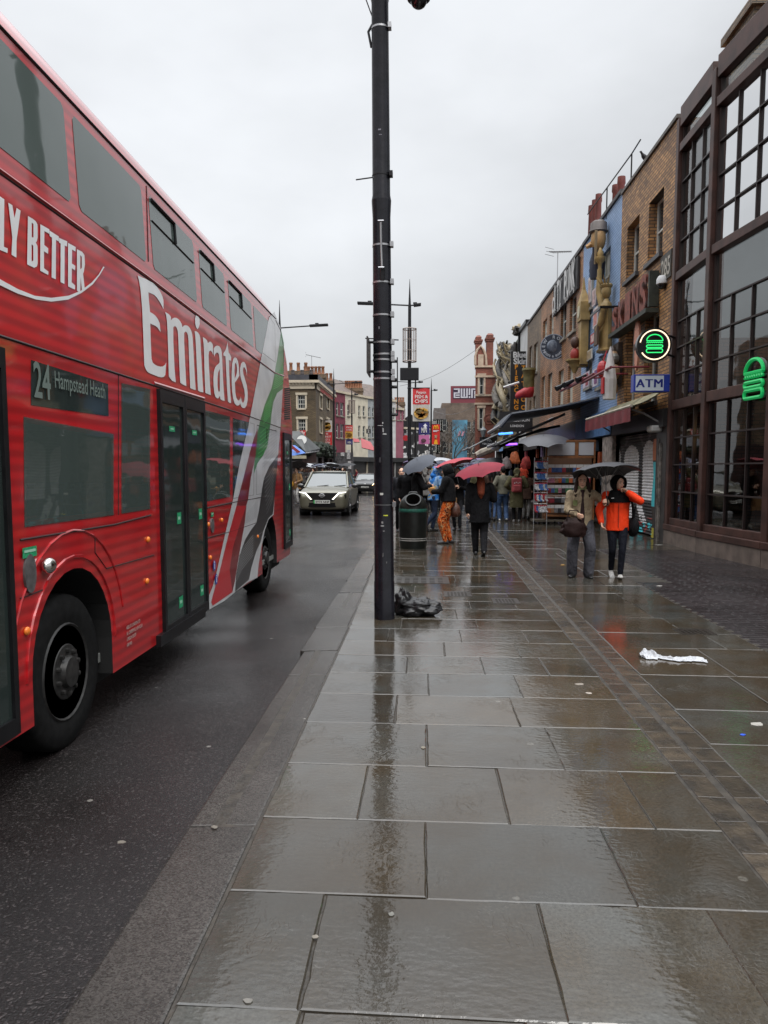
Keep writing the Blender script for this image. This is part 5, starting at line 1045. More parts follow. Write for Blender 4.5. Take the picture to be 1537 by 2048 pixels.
# big boxing-glove like ornament and banners beside the sign
p = gx(1053, 768, XF-.6); t = thing('giant_boot_ornament', 'giant red and olive boot ornament hanging beside the tattoo sign', 'ornament', p)
mb = MB(); mb.grid([[(p.x+xx+.0, p.y+rx*math.cos(a), p.z+zz+rz_*math.sin(a)) for a in [2*math.pi*k/14 for k in range(14)]] for xx, rx, rz_, zz in ((-.5, .05, .05, -.55), (-.42, .2, .16, -.52), (-.15, .26, .22, -.42), (.15, .27, .34, -.3), (.32, .2, .3, -.3), (.36, .05, .1, -.3))], True, caps=True); mb.obj('foot', S('boot_red', (176, 46, 52), .5, var=.2), t, smooth=60); mb = MB(); mb.lathe([(.2, -.2), (.26, 0), (.25, .35), (.30, .7), (.33, .72), (.31, .82), (.05, .83)], p+V((.12, 0, -.1)), 14); mb.obj('ankle', S('boot_olive', (104, 96, 58), .6, var=.3), t, smooth=60)
mb = MB(); mb.tube([p+V((-.3, .2, .1)), p+V((-1.0, .4, -.1))], .06, 6); mb.obj('pole', WHITE, t)
# shop awnings farther down
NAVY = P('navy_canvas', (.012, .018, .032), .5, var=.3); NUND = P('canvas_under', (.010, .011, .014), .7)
def awn2(name, label, Yn, Yf, prof, mats):
    """deep awning seen end-on: profile of pixels at the near end, run to Yf"""
    q = [gy(px, py, Yn) for px, py in prof]; a = thing(name, label, 'awning', (q[0].x, (Yn+Yf)/2, min(p.z for p in q)))
    mb = MB(); rows = [[V((p.x, y, p.z-.03*math.sin(i*2+y))) for i, p in enumerate(q)] for y in [Yn+(Yf-Yn)*k/6 for k in range(7)]]
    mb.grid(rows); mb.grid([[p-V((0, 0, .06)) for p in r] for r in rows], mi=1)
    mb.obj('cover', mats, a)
    mb = MB(); mb.tube([p+V((0, -.02, -.03)) for p in q], .05, 6); mb.obj('end_rail', mats[0], a); mb = MB(); e = q[-1]; mb.tube([(e.x, Yn, e.z), (e.x, Yf, e.z)], .06, 6); mb.obj('front_rail', S('rail_grey', (140, 140, 142), .5), a); return a
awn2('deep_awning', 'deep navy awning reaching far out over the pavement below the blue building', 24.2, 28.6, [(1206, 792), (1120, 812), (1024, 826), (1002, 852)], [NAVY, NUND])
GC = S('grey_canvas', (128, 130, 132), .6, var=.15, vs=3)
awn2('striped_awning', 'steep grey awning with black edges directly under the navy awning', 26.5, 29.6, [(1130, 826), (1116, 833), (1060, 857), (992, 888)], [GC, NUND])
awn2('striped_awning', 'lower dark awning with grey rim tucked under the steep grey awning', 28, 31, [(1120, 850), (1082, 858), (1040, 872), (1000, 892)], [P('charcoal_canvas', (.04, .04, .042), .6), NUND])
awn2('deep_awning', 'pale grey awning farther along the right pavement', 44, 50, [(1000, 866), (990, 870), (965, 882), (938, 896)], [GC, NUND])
p = gy(965, 905, 40); mb = MB(); mb.tube([p+V((-.3, 0, -.15)), p+V((0, 0, 0)), p+V((.9, 0, .35))], [.16, .2, .16], 8); tag(mb.obj('rolled_awning', S('rolled_cream', (140, 132, 118), .6, var=.3, vs=5)), 'cream rolled-up awning drooping among the farther shopfronts', 'awning')
# dark shop interiors at street level, open to the pavement
def shop(label, y0, y1, seed, xb=8.0):
    t = thing('open_shopfront', label, 'shop', ((XF+xb)/2, (y0+y1)/2, 0)); random.seed(seed)
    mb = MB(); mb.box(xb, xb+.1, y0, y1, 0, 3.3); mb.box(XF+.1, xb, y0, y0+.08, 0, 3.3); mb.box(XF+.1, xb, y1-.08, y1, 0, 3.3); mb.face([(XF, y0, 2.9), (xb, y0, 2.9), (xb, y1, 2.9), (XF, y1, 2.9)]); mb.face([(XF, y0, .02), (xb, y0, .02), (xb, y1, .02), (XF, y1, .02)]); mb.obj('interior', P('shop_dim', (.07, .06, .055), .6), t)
    cols = [(120, 40, 40), (60, 64, 80), (150, 140, 132), (170, 80, 40), (40, 40, 44), (110, 90, 120), (90, 110, 130), (160, 60, 70)]
    for k, c in enumerate(cols):
        mb = MB()
        for i in range(7):
            y = random.uniform(y0+.2, y1-.2); z = random.choice((.5, 1.1, 1.7, 2.2)); x = random.uniform(XF-.1, xb-.4); mb.box(x, x+.12, y, y+random.uniform(.15, .35), z, z+random.uniform(.3, .55))
        mb.obj('hung_stock', S('stock_%d' % k, c, .6, var=.3, vs=8), t)
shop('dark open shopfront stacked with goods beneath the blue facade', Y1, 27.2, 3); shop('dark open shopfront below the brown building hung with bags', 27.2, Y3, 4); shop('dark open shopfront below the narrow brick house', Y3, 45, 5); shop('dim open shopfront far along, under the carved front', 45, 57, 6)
p = gy(1030, 842, 33); mb = MB(); o = thing('clothing_sign', 'black shop sign with white lettering hung under the navy awning', 'sign', p); mb.box(p.x-.65, p.x+.75, 33, 33.05, p.z-.45, p.z+.4); mb.obj('board', P('sign_board_black', (.014, .013, .014), .4), o)
mb = MB(); write(mb, 'COLLECTION', (p.x+.1, 32.99, p.z-.02), (1, 0, 0), (0, 0, 1), .17, 0, 1, .004, 'CENTER'); write(mb, 'LONDON', (p.x+.1, 32.99, p.z-.25), (1, 0, 0), (0, 0, 1), .13, 0, 1, .004, 'CENTER'); mb.obj('lettering', S('sign_white', (200, 200, 200), .5), o)
NP = neon('neon_purple', lin((150, 80, 255)), 2.0); NB = neon('neon_blue', lin((60, 140, 255)), 2.0)
for k, (x, y, w_, lab) in enumerate(((1012, 868, .32, 'purple and blue neon strip glowing under the navy awning'), (1013, 890, .5, 'thin purple neon strip under the lower dark awning'))):
    p = gy(x, y, 36); mb = MB(); mb.tube([p-V((w_, 0, 0)), p+V((w_, 0, .05))], .05, 6); 
    if k == 0: mb.tube([p+V((-.1, 0, .2)), p+V((.25, 0, .22)), p+V((.2, 0, .6)), p+V((.05, 0, .6))], .04, 6)
    tag(mb.obj('neon_sign', NP if k else NB), lab, 'neon sign')
p = gy(987, 829, 56); mb = MB(); mb.box(p.x-.18, p.x+.2, 55.9, 56, p.z-.06, p.z+.06); tag(mb.obj('green_sign', neon('neon_sign_green', lin((50, 200, 60)), .8)), 'small lit green sign by the red turret', 'sign')
# ---- red corner building with turret and twin chimneys
RB = brick('red_brick', lin((146, 80, 62)), lin((126, 66, 52)), lin((104, 74, 62)), var=.22); STN = S('pale_stone', (186, 164, 142), .6, var=.15, vs=4)
YT = 58.0; t = thing('red_turret_building', 'ornate red brick corner building with stone bands and two tall chimneys', 'building', (4.7, 60, 0))
T = lambda px, py: gy(px, py, YT)
xl, xr = T(951, 800).x, T(988, 800).x+.15; zt = T(960, 730).z; FT = Fr((0, YT, 0), (1, 0, 0), (0, -1, 0))
def th(x0, x1, y0, y1): return (T(x0, y0).x, T(x1, y0).x, T(x0, y1).z, T(x0, y0).z)
hs_ = [th(959.5, 968, 752, 789), th(959, 967, 816, 858)]
mb = MB(); wall(mb, FT, xl, xr, 0, zt, hs_, .15); mb.face([(xl, YT, 0), (xl, YT, zt), (xl+1.2, 70, zt), (xl+1.2, 70, 0)]); mb.face([(xr, YT, 0), (xr, YT, zt), (xr, 70, zt), (xr, 70, 0)]); mb.face([(xl, YT, zt), (xr, YT, zt), (xr, 70, zt), (xl+1.2, 70, zt)]); mb.face([(xl+1.2, 70, 0), (xr, 70, 0), (xr, 70, zt), (xl+1.2, 70, zt)])
g = [T(951, 730), T(951, 712), T(955, 700), T(962, 692), T(968, 700), T(972, 712), T(973, 730)]; mb.fill([[(p.x, p.z) for p in g]], lambda u, v, w_: V((u, YT+.0-w_, v)), .4, back=True)
mb.obj('wall', RB, t)
for h in hs_: window(FT, h, t, rec=.1, surround=STN, bars=(0, 1))
mb = MB()
for py in (733, 753, 790.5, 807.5): fb(mb, FT, xl-.05, xr+.05, T(960, py).z-.07, T(960, py).z+.07, .0, .09)
mb.tube([V((p.x, YT-.02, p.z)) for p in g], .09, 6); p = T(962, 720); mb.box(p.x-.2, p.x+.2, YT-.05, YT, p.z-.4, p.z+.4); mb.obj('stone_band', STN, t)
for px, pw, py in ((958, 5.5, 684), (981, 6.5, 680)):
    a = T(px-pw, py); b = T(px+pw, 735); mb = MB(); mb.box(a.x, b.x, YT+.3, YT+1.0, zt-.2, a.z); mb.box(a.x-.06, b.x+.06, YT+.24, YT+1.06, a.z-.02, a.z+.1); mb.box(a.x-.1, b.x+.1, YT+.2, YT+1.1, a.z+.1, a.z+.22); mb.box(a.x, b.x, YT+.3, YT+1, a.z+.22, a.z+.4); mb.hexa([(a.x-.02, YT+.28, a.z+.4), (b.x+.02, YT+.28, a.z+.4), (b.x+.02, YT+1.02, a.z+.4), (a.x-.02, YT+1.02, a.z+.4)], [(a.x+.1, YT+.4, a.z+.55), (b.x-.1, YT+.4, a.z+.55), (b.x-.1, YT+.9, a.z+.55), (a.x+.1, YT+.9, a.z+.55)]); mb.obj('chimney', RB, t)
mb = MB(); p = T(979, 838); mb.lathe([(.42, .0), (.42, .05), (.34, .07), (.32, .03), (.2, .03), (.19, .08), (.1, .1)], V((p.x, YT, p.z)), 18, M=Matrix.Rotation(R(90), 3, 'X')); mb.obj('roundel', RB, t)
p = T(966, 865); ln_ = thing('wall_lantern', 'old grey street lantern on the red turret building', 'lantern', (p.x, YT-.5, p.z-.35)); mb = MB(); mb.lathe([(.1, -.35), (.22, .1), (.26, .14), (.1, .32), (.05, .4)], V((p.x, YT-.5, p.z)), 8); mb.obj('lamp', S('lantern_grey', (128, 132, 134), .4), ln_); mb = MB(); mb.tube([(p.x, YT, p.z-.4), (p.x, YT-.5, p.z-.45)], .04, 6); mb.obj('bracket', BLACK, ln_)
p = T(974, 884); o = thing('pub_sign', 'black fascia sign with white lettering at the foot of the red turret', 'sign', p); mb = MB(); mb.box(p.x-.55, p.x+.55, YT-.35, YT-.1, p.z-.4, p.z+.35); mb.obj('board', P('sign_board_black', (.014, .013, .014), .4), o); mb = MB(); write(mb, 'TATTOO', (p.x, YT-.36, p.z+.05), (1, 0, 0), (0, 0, 1), .2, 0, 1, .004, 'CENTER'); write(mb, 'PIERCING', (p.x, YT-.36, p.z-.2), (1, 0, 0), (0, 0, 1), .17, 0, 1, .004, 'CENTER'); mb.obj('lettering', S('sign_white', (200, 200, 200), .5), o)
# pigeons on the parapets
def pigeon(p, label, rz):
    t = thing('pigeon', label, 'pigeon', p); M = Matrix.Rotation(rz, 3, 'Z'); q = lambda x, y, z: V(p)+M @ V((x, y, z)); mb = MB()
    rows = []; 
    for s, r, z in ((-.17, .008, .10), (-.10, .03, .11), (-.03, .06, .12), (.04, .068, .14), (.09, .055, .175), (.115, .034, .215), (.13, .034, .245), (.155, .022, .255), (.18, .006, .248)):
        rows.append([q(s+.0, r*math.cos(a), z+r*math.sin(a)) for a in [2*math.pi*k/10 for k in range(10)]])
    mb.grid(rows, True, caps=True); mb.obj('body', P('pigeon_grey', (.035, .035, .04), .6, var=.4, vs=40), t, smooth=70)
    mb = MB(); mb.tube([q(-.08, 0, .11), q(-.26, 0, .06)], [.03, .035], 6, flat=.3); mb.obj('tail', P('pigeon_dark', (.02, .02, .022), .6), t)
    for s in (-1, 1): mb = MB(); mb.tube([q(.02, .025*s, .09), q(.03, .03*s, 0)], .008, 5); mb.obj('leg', S('pigeon_leg', (120, 60, 50), .6), t)
a = gx(1296, 312, XF+.1); pigeon(V((XF+.05, a.y, 9.13)), 'pigeon perched on the brick parapet', R(200))
q = gy(1433, 160, 16.0); pigeon(V((q.x, 16.0, ZTOP+.20)), 'pigeon perched on the top rail of the glass building', R(120))
# ================================================================ FAR SIDE AND END OF THE STREET
def fruv(fr, px, py): d = ray(px, py); t = (fr.O-EYEP).dot(fr.n)/d.dot(fr.n); p = EYEP+d*t; return (p-fr.O).dot(fr.U), p.z
def fh(fr, x0, x1, y0, y1): a, b = fruv(fr, x0, y0), fruv(fr, x1, y1); return (min(a[0], b[0]), max(a[0], b[0]), min(a[1], b[1]), max(a[1], b[1]))
def frame2(p, q):
    p, q = V((*p, 0)), V((*q, 0)); U = (q-p).normalized(); n = V((U.y, -U.x, 0)); n = n if n.dot(V((0, 0, 0))-p) > 0 else -n
    return Fr(p, U, n), (q-p).length
BRK = brick('brick_pub', lin((104, 88, 62)), lin((84, 70, 50)), lin((60, 52, 42)))
CREAM = S('cream_render', (206, 198, 178), .6, var=.1, vs=1.5)
PINK = S('magenta_render', (120, 50, 66), .6, var=.12, vs=1.5)
CORN = S('cornice_cream', (196, 184, 162), .6, var=.12, vs=2)
f1, l1 = frame2((-14, 60), (-8.3, 60)); f2, l2 = frame2((-8.3, 60), (-8.3, 72))
pub = thing('corner_pub', 'brown brick corner building with cream cornice, white-framed sash windows and red roofline letters', 'building', (-11, 64, 0))
zc = fruv(f1, 600, 766)[1]
mb = MB(); h1 = [fh(f1, 596, 611, 790, 817), fh(f1, 597, 612, 838, 862)]; h2 = [fh(f2, 639.5, 644, 790, 818), fh(f2, 653.5, 658.5, 792, 819), fh(f2, 639.5, 644, 838, 866), fh(f2, 653.5, 658.5, 838, 864)]
wall(mb, f1, 0, l1, 3.1, zc, h1, .15); wall(mb, f2, 0, l2, 3.1, zc, h2, .15); mb.box(-14, -8.3, 60.2, 72, zc-.3, zc-.28); mb.face([(-14, 60, 0), (-14, 72, 0), (-14, 72, zc), (-14, 60, zc)]); mb.face([(-14, 72, 0), (-8.3, 72, 0), (-8.3, 72, zc), (-14, 72, zc)]); mb.obj('wall', BRK, pub)
for f, hh in ((f1, h1), (f2, h2)):
    for h in hh: window(f, h, pub, rec=.1, bars=(2, 2) if f is f1 else (1, 1), surround=CORN, sill=CORN, fw=.05)
mb = MB(); fb(mb, f1, -.1, l1+.12, zc-.45, zc, -.05, .1); fb(mb, f2, -.1, l2, zc-.45, zc, -.05, .1); fb(mb, f1, -.1, l1+.3, zc, zc+.2, -.1, .28); fb(mb, f2, -.3, l2, zc, zc+.2, -.1, .28)
for k in range(22): fb(mb, f1, k*.26, k*.26+.12, zc-.14, zc-.01, .1, .22)
for k in range(44): fb(mb, f2, k*.26, k*.26+.12, zc-.14, zc-.01, .1, .22)
mb.obj('cornice', CORN, pub)
mb = MB(); fb(mb, f1, -.1, l1+.25, zc+.2, zc+.62, -.5, .2); fb(mb, f2, -.2, l2, zc+.205, zc+.625, -.49, .205)
mb.obj('parapet', S('lead_grey', (66, 66, 72), .5, var=.2), pub)
for k in range(8):
    mb = MB(); u = .3+k*.72; mb.lathe([(.13, 0), (.15, .1), (.11, .3), (.15, .36), (.12, .4)], f1.p(u, zc+.62, -.2), 8); mb.obj('chimney_pot', S('pot_dark', (74, 66, 64), .6), pub)
mb = MB(); wall(mb, f1, 0, l1, 0, 3.1, [(3.2, 4.6, .5, 2.6), (.5, 2.4, .5, 2.6)], .2); wall(mb, f2, 0, l2, 0, 3.1, [(1, 3.5, .5, 2.6), (4.5, 7.5, .4, 2.6), (8.5, 11, .5, 2.6)], .2); mb.obj('shopfront', S('pub_oxblood', (52, 34, 32), .45, var=.3), pub)
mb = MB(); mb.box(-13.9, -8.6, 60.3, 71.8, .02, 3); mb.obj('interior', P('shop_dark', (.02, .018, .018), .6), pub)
mb = MB(); a = fruv(f2, 638, 778); b = fruv(f2, 666, 784); write(mb, 'ELEPHANTS HEAD', f2.p(a[0]+.1, zc-.42, .14), f2.U, (0, 0, 1), .52, 0, 1, .02, 'LEFT', width=l2-.6); mb.obj('lettering', S('red_letters', (190, 44, 44), .5), pub)
mb = MB(); random.seed(5)
for i in range(60): u = random.uniform(.2, 9); mb.ball(f2.p(u, 3.1+random.uniform(-.3, .5), random.uniform(.1, .4)), .3, .3, .25, 6, 4)
for i in range(24): u = random.uniform(3.5, l1); mb.ball(f1.p(u, 3.1+random.uniform(-.2, .5), random.uniform(.1, .4)), .3, .3, .25, 6, 4)
mb.obj('flower_boxes', P('leaf_dark', (.018, .028, .016), .6, var=.5, vs=6, bump=1, bs=12), pub)
for (x, y, zt, n, sp) in ((-10.2, 63.5, 9.6, 3, 1.3), (-9.4, 67, 9.75, 6, 2.2), (-9.1, 70.5, 9.6, 5, 1.9)): chimney(pub, x, y, zc, zt, 2.0, .8, n, BR3, S('pot_clay', (150, 104, 78), .6, var=.25), .75, .15, 'x')
aerial(V((-9.6, 67, 9.9)), 1.5, 'television aerial on the corner pub chimneys', R(10))
C = [(-8.3, 72), (-7.45, 74.4), (-5.6, 79), (-4.6, 80.8), (-2.9, 83.2), (-2.1, 84.2), (1.2, 88.0)]
def house(i, name, label, cat, mat, holes, eave=None, roof=True, frame=WFRAME, blank=None, shopmat=None):
    f, ln = frame2(C[i], C[i+1]); t = thing(name, label, cat, V((*C[i], 0))+f.U*ln/2)
    ze = eave if eave else 9.0; hh = [fh(f, *h) for h in holes]
    mb = MB(); wall(mb, f, 0, ln, 2.9, ze, hh, .14)
    for u in (0, ln): mb.face([f.p(u, 0), f.p(u, ze), f.p(u, ze+1.9, -3.5), f.p(u, ze, -7), f.p(u, 0, -7)])
    mb.obj('wall', mat, t)
    for h in hh: window(f, h, t, rec=.08, bars=(0, 1), frame=frame)
    mb = MB(); fb(mb, f, 0, ln, 0, 2.5, -.3, -.2); mb.obj('shopfront', shopmat or P('shop_dark', (.02, .018, .018), .6), t); mb = MB(); fb(mb, f, 0, ln, 2.45, 2.9, -.15, .12); mb.obj('fascia', P('fascia_black', (.015, .014, .014), .4, var=.3), t)
    if roof: mb = MB(); mb.face([f.p(-.05, ze-.05, .1), f.p(ln+.05, ze-.05, .1), f.p(ln+.05, ze+1.9, -3.5), f.p(-.05, ze+1.9, -3.5)]); mb.face([f.p(-.05, ze+1.9, -3.5), f.p(ln+.05, ze+1.9, -3.5), f.p(ln+.05, ze, -7), f.p(-.05, ze, -7)]); mb.obj('roof', S('roof_brown', (88, 74, 66), .6, var=.3, vs=3), t)
    mb = MB(); fb(mb, f, 0, ln, ze-.16, ze+.05, 0, .14); mb.obj('cornice', CORN, t); return t, f, ln
t, f, ln = house(0, 'magenta_house', 'dark magenta painted house between the corner pub and the cream terrace', 'house', PINK, [(681, 688, 805, 833), (672.5, 678, 804, 831), (681, 688, 848, 877), (672.5, 678, 847, 876)], 9.0)
t, f, ln = house(1, 'cream_house', 'wide cream rendered terrace house with small sash windows', 'house', CREAM, [(695, 700.5, 809, 832), (717, 721.5, 811, 833), (726, 731, 812, 833), (695, 700, 850, 874), (717, 721.5, 851, 875), (726, 731, 852, 875)], 9.0)
chimney(t, -7.0, 78.2, 9.0, 9.75, 1.9, .8, 7, BR3, S('pot_clay', (150, 104, 78), .6, var=.25), .8, .14, 'x')
t, f, ln = house(2, 'grey_house', 'pale grey house partly behind the tall black pole', 'house', S('grey_pale_render', (150, 154, 156), .6, var=.15, vs=2), [(737, 741, 814, 834), (745, 749, 815, 834), (737, 741, 852, 876), (745, 749, 852, 876)], 9.0)
t, f, ln = house(3, 'white_far_house', 'white fronted house right behind the tall black pole', 'house', S('white_render', (196, 196, 194), .6, var=.1, vs=2), [(786, 790, 815, 840), (794, 798, 815, 840)], 9.0)
t, f, ln = house(4, 'rose_house', 'narrow rose-pink house between the tall pole and the lamp post with banners', 'house', S('rose_render', (142, 84, 98), .6, var=.1, vs=2), [(801, 804, 818, 840), (807.5, 811, 818, 840)], 8.2)
chimney(t, -2.6, 86, 8.0, 9.0, 1.2, .8, 4, BR3, S('pot_clay', (150, 104, 78), .6, var=.25), .6, .14, 'x')
t, f, ln = house(5, 'sticker_shop', 'black shop building plastered with white graffiti stickers', 'shop', P('black_wall', (.014, .013, .014), .5), [], 6.2, roof=False)
random.seed(21)
for i in range(34):
    u, v = random.uniform(.1, ln-.1), random.uniform(2.9, 6.0); w_, h_ = random.uniform(.12, .3), random.uniform(.1, .28); a = random.uniform(-.5, .5)
    mb = MB(); mb.obox(f.p(u, v, .02), (f.U*math.cos(a)+V((0, 0, math.sin(a))))*w_, (V((0, 0, math.cos(a)))-f.U*math.sin(a))*h_, f.n*.012); mb.obj('wall_sticker', S('sticker_grey_%d' % (i % 3), [(190, 190, 190), (150, 150, 152), (204, 200, 196)][i % 3], .6, var=.5, vs=7), t)
# backdrop behind the terrace so no horizon gap shows
def block(name, label, x0, x1, y, z1, mat, nwin=0, dep=8, cat='building'):
    t = thing(name, label, cat, ((x0+x1)/2, y+dep/2, 0)); f = Fr((x0, y, 0), (1, 0, 0), (0, -1, 0)); ln = x1-x0; hs = []
    for r in range(int(z1/3.2)):
        for i in range(nwin): u = ln*(i+.5)/nwin; hs.append((u-.45, u+.45, 1.0+r*3.1, 2.7+r*3.1))
    hs = [h for h in hs if h[3] < z1-.2]
    mb = MB(); wall(mb, f, 0, ln, 0, z1, hs, .15); shell(mb, f, 0, ln, z1, dep); mb.obj('wall', mat, t)
    for h in hs: window(f, h, t, rec=.08)
    return t
block('brown_office_block', 'brown brick block under the maroon billboard at the far end of the street', gy(884, 800, 118).x, gy(960, 800, 118).x, 118, gy(900, 806, 118).z, brick('brick_far', lin((126, 108, 92)), lin((108, 92, 80)), lin((90, 80, 72))), 5)
block('grey_roofed_block', 'low grey-brown block left of the billboard building', gy(868, 820, 112).x, gy(892, 800, 112).x, 112, gy(880, 816, 112).z, S('greybrown_render', (104, 96, 92), .6, var=.2), 3)
block('dark_far_shops', 'dark row of far shops closing the street under the bare trees', gy(835, 860, 125).x, gy(990, 860, 125).x, 125, gy(900, 850, 125).z, S('far_dark_brick', (92, 80, 74), .6, var=.3), 8)
block('pale_far_house', 'pale grey house glimpsed between the lamp post banners', gy(845, 860, 105).x, gy(872, 860, 105).x, 105, gy(850, 842, 105).z, S('far_pale', (140, 136, 134), .6, var=.2), 2)
def terrace(name, label, y0, y1, z1, mat, nb, seed):
    f = Fr((-13.5, y0, 0), (0, 1, 0), (1, 0, 0)); ln = y1-y0; t = thing(name, label, 'building', (-16, (y0+y1)/2, 0)); hs = [(ln*(i+.5)/nb-.5, ln*(i+.5)/nb+.5, z, z+1.7) for i in range(nb) for z in (3.9, 6.6)]
    mb = MB(); wall(mb, f, 0, ln, 3, z1, hs, .15); shell(mb, f, 0, ln, z1, 7); mb.obj('wall', mat, t); mb = MB(); fb(mb, f, 0, ln, 0, 3, -.2, .05); mb.obj('shopfront', S('pub_oxblood', (52, 34, 32), .45), t)
    for h in hs: window(f, h, t, rec=.1)
    chimney(t, -15.5, y0+.6, z1-.5, z1+1.2, .7, 1.3, 3, BR3)
for i, (y0, y1, z1, m_, nb) in enumerate(((-2, 6, 9.0, BRK, 3), (6, 15, 9.6, BR2, 3), (15, 23, 8.8, CREAM, 3), (23, 33, 9.4, BRK, 4), (33, 43, 8.9, BR3, 4))):
    terrace('brick_terrace_house' if m_ is not CREAM else 'cream_terrace_house', ['brown terrace house across the road level with the bus front', 'warm brick terrace house across the road behind the bus doors', 'cream terrace house across the road behind the bus', 'brown terrace house across the road near the bus tail', 'dark brick terrace house across the road just past the bus tail'][i], y0, y1, z1, m_, nb, i)
a, b = gy(902, 772, 118.5), gy(966, 806, 118.5); t = thing('roof_billboard', 'maroon rooftop billboard with blocky white lettering left of the red turret', 'billboard', ((a.x+b.x)/2, 118.5, b.z))
mb = MB(); mb.box(a.x, b.x, 118.5, 118.9, b.z-.3, a.z); mb.obj('panel', S('billboard_maroon', (124, 56, 66), .5), t)
mb = MB(); q0, q1 = gy(906.5, 776, 118.4), gy(960, 797, 118.4); mb.box(q0.x, q1.x, 118.46, 118.49, q1.z, q0.z); mb.obj('dark_ground', S('billboard_dark', (58, 44, 66), .5), t)
mb = MB(); G = lambda x0, x1, y0, y1: (lambda p, q: mb.box(p.x, q.x, 118.40, 118.45, q.z, p.z))(gy(x0, y0, 118.4), gy(x1, y1, 118.4))
for r in ((908, 920, 777, 779.5), (916.5, 920, 779.5, 787), (908, 916.5, 784.8, 787.2), (908, 911, 787.2, 796), (911, 920, 793.6, 796), (912, 920, 789, 791.5), (922, 925, 777, 796), (927.5, 930.5, 777, 793), (933, 936, 777, 796), (925, 933, 793.4, 796), (938, 941, 777, 790), (938, 941, 792.5, 796), (943, 946, 777, 796), (946, 954, 777, 779.6), (949, 951, 782, 796), (954, 957, 777, 796)): G(*r)
mb.obj('block_lettering', S('billboard_white', (196, 194, 202), .5), t)
a, b = gy(905, 840, 110), gy(935, 874, 110); t = thing('blue_mural', 'bright blue mural panel with pale striped legs at the end of the street', 'mural', ((a.x+b.x)/2, 110, b.z)); mb = MB(); mb.box(a.x, b.x, 110, 110.3, 0, a.z); mb.obj('panel', S('mural_blue', (96, 160, 188), .6, var=.4, vs=.7, col2=lin((60, 90, 110))), t)
mb = MB()
for px in (919, 926): p, q = gy(px, 862, 109.9), gy(px-3, 872, 109.9); mb.hexa([(q.x, 109.9, q.z), (q.x+.25, 109.9, q.z), (q.x+.25, 109.95, q.z), (q.x, 109.95, q.z)], [(p.x, 109.9, p.z), (p.x+.3, 109.9, p.z), (p.x+.3, 109.95, p.z), (p.x, 109.95, p.z)])
mb.obj('painted_legs', S('mural_pink', (200, 150, 170), .6), t)
# bare street trees
def tree(x, y, h, label, seed, col):
    random.seed(seed); t = thing('bare_tree', label, 'tree', (x, y, 0)); tr = MB(); cr = MB()
    def grow(p, d, ln, r, lvl):
        q = p+d*ln; m = p+d*(ln*.5)+V((random.uniform(-.06, .06), random.uniform(-.06, .06), 0))*ln
        (tr if lvl < 2 else cr).tube([p, m, q], [r, r*.85, r*.66], 6 if lvl < 3 else 4, caps=lvl < 2)
        if lvl >= 5: return
        for i in range(3 if lvl < 4 else 4):
            a = random.uniform(0, 6.28); s = random.uniform(.35, .8); nd = (d+V((math.cos(a), math.sin(a), random.uniform(-.1, .35)))*s).normalized(); grow(q if i < 2 else p+d*ln*random.uniform(.4, .9), nd, ln*random.uniform(.58, .8), r*.58, lvl+1)
    grow(V((x, y, 0)), V((0, 0, 1)), h*.30, .16, 0)
    tr.obj('trunk', col, t, smooth=60); cr.obj('crown', P('twig_brown', (.075, .058, .045), .7), t); return t
BARK = P('bark_dark', (.05, .042, .036), .7, var=.4, vs=8)
tree(gy(908, 900, 96).x, 96, 9.0, 'bare winter tree with dark forked branches in front of the blue mural', 3, BARK)
tree(gy(885, 900, 104).x, 104, 11, 'bare winter tree just right of the red burger-chain banner', 8, BARK)
tree(gy(940, 900, 108).x, 108, 11.5, 'bare winter tree beside the red turret building', 15, BARK)
tree(gy(925, 900, 114).x, 114, 12.5, 'tall bare winter tree below the maroon billboard', 22, BARK)
# awnings and canopies on the far pavement
def canopy(name, label, pts4, Y, mats, dy=2.0):
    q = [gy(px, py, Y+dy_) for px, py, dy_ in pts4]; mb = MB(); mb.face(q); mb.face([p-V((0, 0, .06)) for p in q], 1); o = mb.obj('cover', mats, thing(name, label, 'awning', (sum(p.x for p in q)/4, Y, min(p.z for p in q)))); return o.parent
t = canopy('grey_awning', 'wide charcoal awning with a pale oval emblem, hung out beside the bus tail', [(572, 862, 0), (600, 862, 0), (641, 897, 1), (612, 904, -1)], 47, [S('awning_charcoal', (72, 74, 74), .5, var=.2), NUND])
q = gy(604, 880, 46.6); mb = MB(); mb.lathe([(.22, .01), (.30, .01), (.30, 0), (.22, 0)], q, 20, M=Matrix.Rotation(R(68), 3, 'X')); mb.obj('emblem', S('emblem_white', (190, 190, 186), .5), t)
mb = MB(); a, b = gy(612, 906, 46), gy(638, 902, 48); mb.tube([a, b], .05, 6); mb.obj('front_rail', S('rail_grey', (140, 140, 142), .5), t)
t = canopy('blue_stall_roof', 'small blue and cream market stall roof below the charcoal awning', [(575, 892, 1), (590, 890, 1), (612, 906, 0), (585, 912, 0)], 42, [S('stall_blue', (50, 96, 168), .5, var=.2), NUND])
a, b = gy(583, 911, 42), gy(613, 906, 42); mb = MB(); mb.box(a.x, b.x, 41.98, 42.02, a.z-.17, a.z); mb.obj('valance', S('stall_cream', (170, 164, 140), .6, var=.2), t)
a = gy(585, 893, 42.4); b = gy(597, 906, 42.2); mb = MB(); mb.obox((a+b)/2+V((0, -.1, .03)), V((.25, 0, -.2)), V((0, .03, 0)), V((.05, 0, .06))); mb.obj('stripe', S('stall_red', (150, 60, 60), .5), t)
t = canopy('red_awning', 'bright red awning over a far shop, beyond the second car', [(722, 876, 1), (742, 884, 1), (752, 902, 0), (724, 895, 0)], 70, [S('awning_red', (150, 50, 54), .5), NUND])
